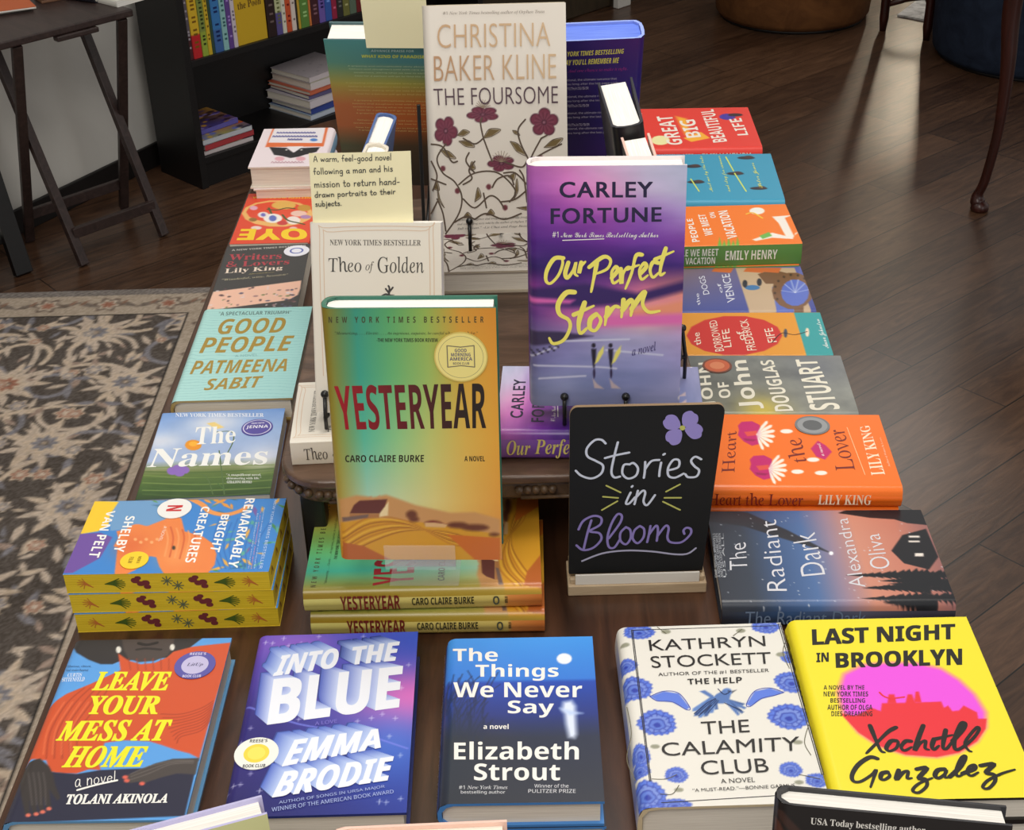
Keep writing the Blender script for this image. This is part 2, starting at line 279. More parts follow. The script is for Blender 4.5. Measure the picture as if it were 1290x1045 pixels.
# ------------------------------------------------------------------ printed art
class Canvas:
    """a grid of ink values over a cover; u runs across, v runs up"""
    def __init__(s, nu, nv, asp):
        s.nu, s.nv, s.asp = nu, nv, asp
        s.U, s.V = np.meshgrid(np.linspace(0, 1, nu), np.linspace(0, 1, nv)); s.C = np.zeros((nv, nu, 3)); s.px = 1.0 / nu
        s.rng = np.random.default_rng(7)
    def mix(s, a, c): s.C += a[..., None] * (np.array(c, float) - s.C)
    def noise(s, k, seed=1):
        r = np.random.default_rng(seed); out = 0; amp = 1
        for o in range(4):
            n = max(2, int(k * 2 ** o)); g = r.random((int(n * s.asp) + 2, n + 2))
            x = s.U * n; y = s.V * int(n * s.asp); i = x.astype(int); j = y.astype(int); fx = x - i; fy = y - j
            fx = fx * fx * (3 - 2 * fx); fy = fy * fy * (3 - 2 * fy)
            out = out + amp * ((g[j, i] * (1 - fx) + g[j, i + 1] * fx) * (1 - fy) + (g[j + 1, i] * (1 - fx) + g[j + 1, i + 1] * fx) * fy); amp *= .5
        return out / 1.875 - .5
    def _win(s, P, pad):
        lo = P.min(0) - pad; hi = P.max(0) + pad * max(1, 1)
        i0 = max(0, int(lo[0] * (s.nu - 1))); i1 = min(s.nu, int(hi[0] * (s.nu - 1)) + 2); j0 = max(0, int(lo[1] * (s.nv - 1))); j1 = min(s.nv, int(hi[1] * (s.nv - 1)) + 2)
        return (slice(j0, j1), slice(i0, i1)) if i1 > i0 and j1 > j0 else None
    def _dist(s, P, w, closed):
        U, V = s.U[w], s.V[w] * s.asp; D = np.full(U.shape, 9.); ins = np.zeros(U.shape, bool)
        Q = P * np.array([1, s.asp]); n = len(Q)
        for i in range(n if closed else n - 1):
            a, b = Q[i], Q[(i + 1) % n]; d = b - a; L2 = d @ d + 1e-12
            t = np.clip(((U - a[0]) * d[0] + (V - a[1]) * d[1]) / L2, 0, 1)
            D = np.minimum(D, np.hypot(U - a[0] - t * d[0], V - a[1] - t * d[1]))
            if closed and abs(d[1]) > 1e-12: ins ^= ((a[1] > V) != (b[1] > V)) & (U < d[0] * (V - a[1]) / d[1] + a[0])
        return D, ins
    def poly(s, c, pts, soft=0.):
        P = np.array(pts, float); e = max(s.px * .6, soft); w = s._win(P, e)
        if w is None: return
        D, ins = s._dist(P, w, True); a = np.clip(.5 + np.where(ins, D, -D) / (2 * e), 0, 1)
        s.C[w] += a[..., None] * (np.array(c, float) - s.C[w])
    def line(s, c, wd, pts):
        P = np.array(smooth(pts, 5), float); e = s.px * .6; w = s._win(P, wd)
        if w is None: return
        D, _ = s._dist(P, w, False); a = np.clip(.5 + (wd / 2 - D) / (2 * e), 0, 1) * min(1, wd / s.px)
        s.C[w] += a[..., None] * (np.array(c, float) - s.C[w])
    def glow(s, c, p, ru, rv, k):
        s.mix(k * np.exp(-(((s.U - p[0]) / max(ru, 1e-3)) ** 2 + ((s.V - p[1]) / max(rv, 1e-3)) ** 2) * 1.3), c)
    def ell(s, c, p, ru, rv, soft=0.):
        s.poly(c, [(p[0] + ru * math.cos(k * math.pi / 9), p[1] + rv * math.sin(k * math.pi / 9)) for k in range(18)], soft)
    def flower(s, p, ru, rv, c, cd):
        c = np.array(c, float); cd = np.array(cd, float)
        if c[2] > 150:      # ragged peony: dark rim, cupped petals, darker veins
            for k_, cc, nn in ((1.05, cd * .6 + c * .4, 19), (.97, c, 19), (.78, cd, 7), (.72, c * .75 + 52, 7), (.48, cd, 5), (.41, c * .9 + 12, 5), (.20, cd, 4)):
                s.poly(cc, [(p[0] + ru * k_ * (1 + .06 * math.cos(nn * a + 9 * p[0]) + .05 * math.cos(5 * a + 7 * p[1])) * math.cos(a), p[1] + rv * (k_ * (1 + .06 * math.cos(nn * a + 9 * p[0]) + .05 * math.cos(3 * a + 11 * p[0])) * math.sin(a) - .22 * (1 - k_))) for a in np.linspace(0, 2 * math.pi, 70)[:-1]])
            for k in range(13):
                a = k * 2 * math.pi / 13; s.line(cd, ru * .06, [(p[0] + .6 * ru * math.cos(a), p[1] + .6 * rv * math.sin(a)), (p[0] + .92 * ru * math.cos(a + .06), p[1] + .92 * rv * math.sin(a + .06))])
            return
        fr_ = lambda a: .66 + .40 * abs(math.cos(2.5 * a + 3 * p[0])) ** .55
        s.poly(cd, [(p[0] + ru * 1.04 * fr_(a) * math.cos(a), p[1] + rv * 1.04 * fr_(a) * math.sin(a)) for a in np.linspace(0, 2 * math.pi, 90)[:-1]]); s.poly(c, [(p[0] + ru * .95 * fr_(a) * math.cos(a), p[1] + rv * .95 * fr_(a) * math.sin(a)) for a in np.linspace(0, 2 * math.pi, 90)[:-1]])
        for k in range(26):
            a = k * 2 * math.pi / 26; s.line(cd if k % 2 else c * .8 + 44, ru * .05, [(p[0] + .25 * ru * math.cos(a), p[1] + .25 * rv * math.sin(a)), (p[0] + .72 * ru * math.cos(a), p[1] + .72 * rv * math.sin(a))])
        s.ell(cd, p, ru * .2, rv * .2); s.ell(c * .7 + 70, p, ru * .1, rv * .1); return
        for k in range(7):
            a = k * 2 * math.pi / 7 + .2
            s.ell(c * .6 + 95 + (0, 0, 5) if c[2] > 150 else c * .86 + 26, (p[0] + .58 * ru * math.cos(a), p[1] + .58 * rv * math.sin(a)), ru * .2, rv * .24)
            s.line(cd, ru * .09, [(p[0] + .2 * ru * math.cos(a + .4), p[1] + .2 * rv * math.sin(a + .4)), (p[0] + .9 * ru * math.cos(a + .45), p[1] + .9 * rv * math.sin(a + .45))])
        s.ell(cd, p, ru * .3, rv * .26); s.ell(c, (p[0], p[1] + rv * .04), ru * .16, rv * .1)
    def op(s, o):
        k = o[0]; r = s.rng
        if k == 'bg':
            c = [np.array(x, float) for x in o[1:]]
            if len(c) == 1: s.C[:] = c[0]
            else: s.C = (c[0] * (1 - s.U)[..., None] + c[1] * s.U[..., None]) * s.V[..., None] + (c[3] * (1 - s.U)[..., None] + c[2] * s.U[..., None]) * (1 - s.V)[..., None]
        elif k in ('vg', 'ug'):
            st = sorted(o[1]); xs = [a for a, _ in st]
            s.C = np.stack([np.interp(s.V, xs, [c[i] for _, c in st]) for i in range(3)], -1)
        elif k == 'grid':
            g = np.array(o[1], float)[::-1]; ny, nx = g.shape[:2]; x = s.U * (nx - 1) * .9999; y = s.V * (ny - 1) * .9999
            i = x.astype(int); j = y.astype(int); fx = (x - i)[..., None]; fy = (y - j)[..., None]
            s.C = (g[j, i] * (1 - fx) + g[j, i + 1] * fx) * (1 - fy) + (g[j + 1, i] * (1 - fx) + g[j + 1, i + 1] * fx) * fy
        elif k == 'P': s.poly(o[1], o[2], o[3] if len(o) > 3 else 0.)
        elif k == 'G': s.glow(o[1], o[2], o[3], o[4], o[5])
        elif k == 'L': s.line(o[1], o[2], o[3])
        elif k == 'flower': s.flower(*o[1:])
        elif k == 'star':
            p, z = o[1], o[2]
            for a, b in (((-z, 0), (z, 0)), ((0, -z / s.asp * 1.3), (0, z / s.asp * 1.3))): s.line((236, 238, 255), .0045, [(p[0] + a[0], p[1] + a[1]), (p[0] + b[0], p[1] + b[1])])
        elif k == 'dots':
            for _ in range(o[1]): s.mix(np.clip(1 - np.hypot(s.U - r.random(), (s.V - r.random()) * s.asp) / (s.px * r.uniform(.6, 1.3)), 0, 1), o[2])
        elif k == 'mottle':
            s.C += (s.noise(6, 3) * 2 * o[1] * 255)[..., None] * np.array([1, 1, .85])
        elif k == 'streaks':
            n = np.random.default_rng(5); sv = s.U * .15; s2 = Canvas.__new__(Canvas); s2.U = s.U * .25 + s.V * .08; s2.V = np.clip(s.V, 0, .999); s2.asp = s.asp
            s2.U = np.clip(s2.U, 0, .999); s.C += (Canvas.noise(s2, 9, 4) * 2 * o[1] * 255)[..., None] * np.array([1, .8, .9])
        elif k == 'waves':
            n = s.noise(2.2, 9); f = np.sin((s.V * o[2] * 3.2 + n * 9) * math.pi); s.mix(np.clip((f - .72) * 3, 0, .55), o[1])
        elif k == 'specks':
            b = o[1]
            for _ in range(o[2]):
                p = (r.uniform(b[0], b[2]), r.uniform(b[1], b[3])); s.ell(o[3][r.integers(len(o[3]))], p, r.uniform(.006, .028) * (o[4] if len(o) > 4 else 1), r.uniform(.005, .014) * (o[4] if len(o) > 4 else 1))
        elif k == 'leaves':
            b = o[1]
            for _ in range(o[3]):
                p = np.array((r.uniform(b[0], b[2]), r.uniform(b[1], b[3]))); a = r.uniform(0, 6.28); d = np.array((math.cos(a), math.sin(a) / s.asp)) * r.uniform(.03, .09); q = np.array((-d[1] * s.asp, d[0] / s.asp)) * .25
                s.poly(o[2][r.integers(len(o[2]))], [p - d, p - d * .2 + q, p + d, p - d * .2 - q])
        elif k == 'pines':
            b = o[1]
            for _ in range(13):
                x, y0, h_ = r.uniform(b[0], b[2]), b[1], r.uniform(.3, .75) * (b[3] - b[1]); y0 += r.uniform(-.05, .12)
                for t in range(9):
                    wv = .07 * (1 - t / 9.5); y = y0 + h_ * t / 9; s.poly(o[2], [(x - wv, y), (x, y + h_ * .2), (x + wv, y + r.uniform(-.01, .01))])
        elif k == 'twigs':
            b = o[1]
            for _ in range(60):
                x, y = r.uniform(b[0], b[2] * .75), r.uniform(.3, .62); d = r.uniform(-.05, .12); L_ = r.uniform(.06, .2)
                s.line(o[2], .007, [(x, y), (x + d * .5, y + L_ * .6), (x + d + r.uniform(-.03, .03), y + L_)])
            s.glow((34, 42, 58), (.05, .3), .3, .16, .8)
class Sheet:
    """collects printed faces with an ink colour per corner"""
    def __init__(s): s.v = []; s.f = []; s.c = []; s.n = 0; s.sm = []
    def add(s, V, F, C, sm=False):
        V = np.asarray(V, float); s.v.append(V); s.c.append(np.broadcast_to(np.asarray(C, float), (len(V), 3)))
        for f in F: s.f.append([int(i) + s.n for i in f])
        s.sm += [sm] * len(F); s.n += len(V)
    def grid(s, P, C, sm=True, flip=False):
        a, b = P.shape[:2]; I = np.arange(a * b).reshape(a, b)
        q = np.stack([I[:-1, :-1], I[:-1, 1:], I[1:, 1:], I[1:, :-1]], -1).reshape(-1, 4)
        s.add(P.reshape(-1, 3), q[:, ::-1] if flip else q, np.asarray(C).reshape(-1, 3) if np.ndim(C) == 3 else C, sm)
    def mesh(s, name, m):
        V = np.concatenate(s.v); Cc = lin(np.clip(np.concatenate(s.c), 0, 255)); me = bpy.data.meshes.new(name)
        me.vertices.add(len(V)); me.vertices.foreach_set('co', V.ravel())
        tot = np.array([len(f) for f in s.f]); fl = np.concatenate([np.array(f) for f in s.f])
        me.loops.add(len(fl)); me.loops.foreach_set('vertex_index', fl); me.polygons.add(len(tot))
        st = np.concatenate([[0], np.cumsum(tot)[:-1]]); me.polygons.foreach_set('loop_start', st); me.polygons.foreach_set('loop_total', tot)
        me.polygons.foreach_set('use_smooth', np.array(s.sm, bool)); me.update(calc_edges=True)
        at = me.color_attributes.new('ink', 'FLOAT_COLOR', 'POINT'); at.data.foreach_set('color', np.concatenate([Cc, np.ones((len(Cc), 1))], 1).ravel())
        me.materials.append(M[m]); me.validate(); return me
def quadmap(q, P):
    tl, tr, br, bl = [np.array(p, float) for p in q]; x = P[:, :1]; y = P[:, 1:2]
    return (tl * (1 - x) + tr * x) * y + (bl * (1 - x) + br * x) * (1 - y)
def ribbon(pts, w, brush=False):
    """a round-ended stroke in metres -> points, faces"""
    P = np.array(smooth(pts, 6), float); d = np.gradient(P, axis=0); d /= np.maximum(np.linalg.norm(d, axis=1, keepdims=True), 1e-9); n = len(P); t_ = np.linspace(0, 1, n)[:, None]; prof = (1.12 - .62 * t_ ** 2 + .12 * np.sin(9 * t_)) if brush else np.ones((n, 1))
    nrm = np.stack([-d[:, 1], d[:, 0]], 1) * w / 2 * prof; zz = np.arange(n) * 1.6e-6
    V = np.concatenate([P + nrm, P - nrm]); Zv = [zz, zz]; F = [(i + n, i + n + 1, i + 1, i) for i in range(n - 1)]
    for c, pf, z0 in ((P[0], prof[0, 0], -1.6e-6), (P[-1], prof[-1, 0], zz[-1] + 1.6e-6)):
        Zv.append(np.full(10, z0)); b = len(V); V = np.concatenate([V, c + pf * w / 2 * np.array([(math.cos(a), math.sin(a)) for a in np.linspace(0, 2 * math.pi, 11)[:-1]])]); F.append(tuple(range(b, b + 10)))
    return np.concatenate([V, np.concatenate(Zv)[:, None]], 1), F
def print_ops(sh, ops, w, h, place, pxm=.00072):
    """crisp lettering and strokes laid over a panel; place(x, y, lift) gives the 3D point"""
    seals = []; lift = .00012
    def lay(V2, F, C, l, z=0):
        l = l + z; sh.add(place(V2[:, 0] * w, V2[:, 1] * h, l), F, C)
    for o in ops:
        k = o[0]
        if k == 'T' and o[2] != 'hand':
            P, F, _ = glyphs(o[1], o[2])
            if not len(P): continue
            C = o[3] if len(o) < 6 else np.array(o[3], float) + (np.array(o[5], float) - np.array(o[3], float)) * np.clip(P[:, :1] * 1.15, 0, 1)
            lay(quadmap(o[4], P), F, C, lift, P[:, 2]); lift += 1.2e-5
        elif k == 'X':
            P, F, _ = glyphs(o[1], o[2])
            for i in range(14):
                t = i / 14; q = [np.array(b) + (np.array(a) - np.array(b)) * t for a, b in zip(o[6], o[7])]
                lay(quadmap(q, P), F, np.array(o[4], float) + (np.array(o[5], float) - np.array(o[4], float)) * t ** .7 if i else np.array(o[4]) * .8, lift, P[:, 2]); lift += 1.0e-5
            lay(quadmap(o[6], P), F, o[3], lift + 2e-5, P[:, 2]); lift += 3e-5
        elif k in ('S', 'H') or k == 'T':
            if k == 'S': st = [[np.array(p) * (w, h) for p in o[3]]]; c = o[1]; wd = o[2] * pxm; br_ = len(o) > 4
            else:
                br_ = False; raw, L_ = hand_strokes(o[1]); q = o[4]; wd = (o[3] if k == 'H' else 1.0) * pxm; c = o[2] if k == 'H' else o[3]
                lo = -.4 if any(ch in 'gpjy' for ch in o[1]) else 0
                st = [[quadmap(q, np.array([[a / L_, (b - lo) / (1 - lo)]]))[0] * (w, h) for a, b in s_] for s_ in raw]
            for s_ in st:
                V, F = ribbon(s_, wd, br_); sh.add(place(V[:, 0], V[:, 1], lift + V[:, 2]), F, c); lift += 6e-6
            lift += 1.2e-5
        elif k == 'V':
            t = tessellate_polygon([[Vector((p[0] * w, p[1] * h, 0)) for p in o[2]]]); lay(np.array(o[2], float), t, o[1], lift); lift += 1.2e-5
        elif k == 'seal': seals.append(o)
    return seals
SEAL = {'lit': [(1, (92, 88, 168)), (.66, (196, 190, 226))], 'sun': [(1, (238, 238, 230)), (.58, (238, 214, 70)), (.4, (246, 226, 96))], 'medal': [(1, (120, 122, 124)), (.86, (150, 152, 154)), (.55, (96, 98, 100))],
        'rust': [(1, (120, 70, 54)), (.85, (196, 96, 60)), (.5, (214, 130, 90))], 'jenna': [(1, (86, 76, 160)), (.9, (226, 226, 240)), (.84, (86, 76, 160))], 'blue': [(1, (232, 232, 240)), (.55, (100, 112, 180)), (.4, (232, 232, 240))],
        'N': [(1, (236, 234, 230))], 'yellow': [(1, (244, 206, 40))], 'gma': [(1, (216, 192, 100)), (.95, (240, 224, 138)), (.84, (150, 140, 100)), (.825, (240, 224, 138))]}
SEALT = {'lit': [('LitUp', 'bi', (80, 76, 120), -.4, -.14, .4, .14), ('REESE’S', 'sb', (220, 216, 240), -.4, .72, .4, .9), ('BOOK CLUB', 'sb', (220, 216, 240), -.45, -.9, .45, -.72)],
         'sun': [('REESE’S', 'sb', (60, 60, 60), -.4, .68, .4, .88), ('BOOK CLUB', 'sb', (60, 60, 60), -.5, -.88, .5, -.68)], 'jenna': [('JENNA', 'sb', (236, 236, 246), -.7, -.2, .7, .25), ('READ WITH', 'sb', (236, 236, 246), -.4, .42, .4, .58)],
         'N': [('N', 'sbx', (200, 40, 44), -.3, -.45, .3, .45)], 'yellow': [('NOW A', 'sb', (150, 120, 20), -.4, .2, .4, .45), ('FILM', 'sb', (150, 120, 20), -.35, -.4, .35, -.1)],
         'gma': [('GOOD', 'sb', (70, 66, 110), -.22, .2, .22, .34), ('MORNING', 'sb', (70, 66, 110), -.36, .03, .36, .17), ('AMERICA', 'sb', (70, 66, 110), -.42, -.14, .42, .0), ('BOOK CLUB', 'sb', (110, 104, 100), -.3, -.3, .3, -.2)],
         'blue': [], 'medal': [], 'rust': []}
def add_seal(book, o, w, h, place, name='cover_seal', turn=0.):
    sh = Sheet(); r = o[2] * w; cx, cy = o[1][0] * w, o[1][1] * h
    A = np.linspace(0, 2 * math.pi, 41)[:-1]
    for i, (k, c) in enumerate(SEAL[o[3]]): sh.add(place(cx + r * k * np.cos(A), cy + r * k * np.sin(A), .0010 + i * 3e-5), [tuple(range(40))], c)
    lo, hi = place(cx + r * np.cos(A), cy + r * np.sin(A), .0003), place(cx + r * np.cos(A), cy + r * np.sin(A), .0010)
    sh.add(np.concatenate([lo, hi]), [(i, (i + 1) % 40, 40 + (i + 1) % 40, 40 + i) for i in range(40)], SEAL[o[3]][0][1])
    if o[3] == 'gma':
        for a, b in (((-.5, -.4), (-.5, .46)), ((.5, -.4), (.5, .46)), ((-.5, -.4), (0, -.34)), ((0, -.34), (.5, -.4)), ((-.5, .46), (0, .4)), ((0, .4), (.5, .46))):
            V, F = ribbon([(cx + r * a[0], cy + r * a[1]), (cx + r * b[0], cy + r * b[1])], r * .04); sh.add(place(V[:, 0], V[:, 1], .0011 + V[:, 2]), F, (120, 110, 90))
    for t, f, c, x0, y0, x1, y1 in SEALT[o[3]]:
        P, F, _ = glyphs(t, f); X_ = cx + r * (x0 + P[:, 0] * (x1 - x0)); Y_ = cy + r * (y0 + P[:, 1] * (y1 - y0)); sh.add(place(X_, Y_, .00115 + P[:, 2]), F, c)
    return put(name, sh.mesh(name, 'print'), None, book)

# ------------------------------------------------------------------ books
_bm = {}
def book(name, loc, rot, w, h, t, art=None, label=None, group=None, hard=True, spine=(120, 120, 120), sptext=(), back=(120, 120, 120), board=None, pages='pages', m='print', res=.0011,
         side=-1, splay=0., pxm=.00072, key=None, deco=None, seals=True, lean=None):
    """lies front cover up, spine at -x (side=-1), head towards +y; loc is the middle of its underside"""
    root = empty(name, loc, rot); tag(root, label, 'book', group)
    key = key or (art, w, h, t)
    if side < 0: fr = lambda x, y, l: np.stack([x - w / 2, y - h / 2, t + l + splay * x], -1)
    if key in _bm:
        cm, pm, sl = _bm[key]
    else:
        th = .0026 if hard else .0005; rr = min(.46 * t, .009 if hard else .0012); nu = max(8, int(w / res)); nv = max(8, int(h / res)); asp = h / w
        cv = Canvas(nu, nv, asp); ops = ART.get(art, [('bg', art if isinstance(art, tuple) else (150, 150, 150))])
        for o in ops: cv.op(o)
        cv.C = np.clip(cv.C, 0, 255)
        sh = Sheet(); ys = np.linspace(-h / 2, h / 2, nv)
        xs = np.linspace(-w / 2, w / 2, nu)      # front panel, the first few columns roll over into the spine
        xe = -w / 2 + rr
        def rollz(x): return np.where(x < xe, t - rr + np.sqrt(np.maximum(rr * rr - (xe - x) ** 2, 0)), t)
        X, Y = np.meshgrid(xs if side < 0 else xs, ys)
        dist = (X + w / 2) if side < 0 else (w / 2 - X)
        Zf = rollz(dist - w / 2) + splay * dist
        sh.grid(np.stack([X, Y, Zf], -1), cv.C)
        sgn = 1 if side < 0 else -1
        # spine: from front roll down to the back
        ang = np.linspace(0, 1, 13); path = [(-w / 2, t - rr)] + [(-w / 2 - .0012 * math.sin(math.pi * a), t - rr - (t - 2 * rr) * a) for a in ang[1:-1]] + [(-w / 2 + rr - rr * math.cos(b), rr - rr * math.sin(b)) for b in np.linspace(0, math.pi / 2, 6)]
        spc = spine if isinstance(spine, list) else [(0, spine), (1, spine)]
        st = sorted(spc); vv = 1 - (ys + h / 2) / h; SCc = np.stack([np.interp(vv, [a for a, _ in st], [c[i] for _, c in st]) for i in range(3)], -1)
        G = np.array([[(sgn * px_, y, pz) for px_, pz in path] for y in ys]); sh.grid(G, np.repeat(SCc[:, None, :], len(path), 1), flip=side < 0)
        # back, inside faces and rims
        bx = [path[-1][0], w / 2]; G = np.array([[(sgn * b, y, 0) for b in bx] for y in (-h / 2, h / 2)]); sh.grid(G, back, False, flip=side < 0)
        bc = board or back
        xi = -w / 2 + th + .0004
        inner = [(w / 2, t - th), (-w / 2 + rr, t - th), (xi, t - rr), (xi, rr), (-w / 2 + rr, th), (w / 2, th)]
        outer = [(w / 2, t), (-w / 2 + rr, t)] + [(-w / 2 + rr - rr * math.sin(b), t - rr + rr * math.cos(b)) for b in np.linspace(0, math.pi / 2, 6)][1:] + path[1:] + [(w / 2, 0)]
        zs = lambda p: p[1] + (splay * (p[0] + w / 2) if p[1] > t * .6 else 0)
        G = np.array([[(sgn * p[0], y, zs(p)) for p in inner] for y in (-h / 2, h / 2)]); sh.grid(G, bc, False, flip=side > 0)
        for y in (-h / 2, h / 2):   # head and tail rims: fan between outer and inner outlines
            N_ = 40
            def resample(L_):
                L_ = np.array([(sgn * p[0], zs(p)) for p in L_]); d = np.concatenate([[0], np.cumsum(np.linalg.norm(np.diff(L_, axis=0), axis=1))]); return np.stack([np.interp(np.linspace(0, d[-1], N_), d, L_[:, i]) for i in range(2)], -1)
            a, b = resample(outer), resample(inner); G = np.array([[(p[0], y, p[1]) for p in a], [(p[0], y, p[1]) for p in b]]); sh.grid(G, bc, False)
        for z0, z1, sp in ((t - th, t, splay * w), (0, th, 0)):
            G = np.array([[(sgn * w / 2, y, z0 + sp), (sgn * w / 2, y, z1 + sp)] for y in (-h / 2, h / 2)]); sh.grid(G, bc, False)
        place = lambda x, y, l: np.stack([x - w / 2, y - h / 2, t + l + splay * x], -1)
        sl = print_ops(sh, ops, w, h, place, pxm)
        for i, (tx, f, c, a0, a1, b0, b1) in enumerate(sptext):
            P, F, _ = glyphs(tx, f); a = a0 + P[:, 0] * (a1 - a0); b = b0 + P[:, 1] * (b1 - b0)
            sh.add(np.stack([sgn * (-w / 2 - .0016 - P[:, 2]), h / 2 - a * h, b * t], -1), F, c)
        cm = sh.mesh('cover', m)
        ins = .0032 if hard else .0004; pb = MB(); pb.box(-w / 2 + th + .001 if side < 0 else -w / 2 + ins, w / 2 - ins if side < 0 else w / 2 - th - .001, -h / 2 + ins, h / 2 - ins, th, t - th)
        pm = pb.mesh('page_block'); pm.materials.append(M[pages]); _bm[key] = (cm, pm, sl)
    put('cover', cm, None, root); pg = put('page_block', pm, None, root)
    if deco: deco(pg, w, h, t)
    if seals and side < 0:
        for o in sl: add_seal(root, o, w, h, lambda x, y, l: np.stack([x - w / 2, y - h / 2, t + l + 0 * x], -1))
    return root
def lying(name, x, y, z, rot, *a, **k): return book(name, (x, y, z + TZ), (0, 0, math.radians(rot)), *a, **k)
def standing(name, x, y, z, yaw, tilt, w, h, t, *a, **k):
    """x, y, z: middle of the lower front edge; tilt leans the head away from the reader (radians)"""
    rot = Matrix.Rotation(yaw, 3, 'Z') @ Matrix.Rotation(math.pi / 2 - tilt, 3, 'X')
    U = rot @ Vector((0, 1, 0)); N_ = rot @ Vector((0, 0, 1)); p = Vector((x, y, z + TZ)) + U * h / 2 - N_ * t
    return book(name, p, rot.to_euler(), w, h, t, *a, **k)

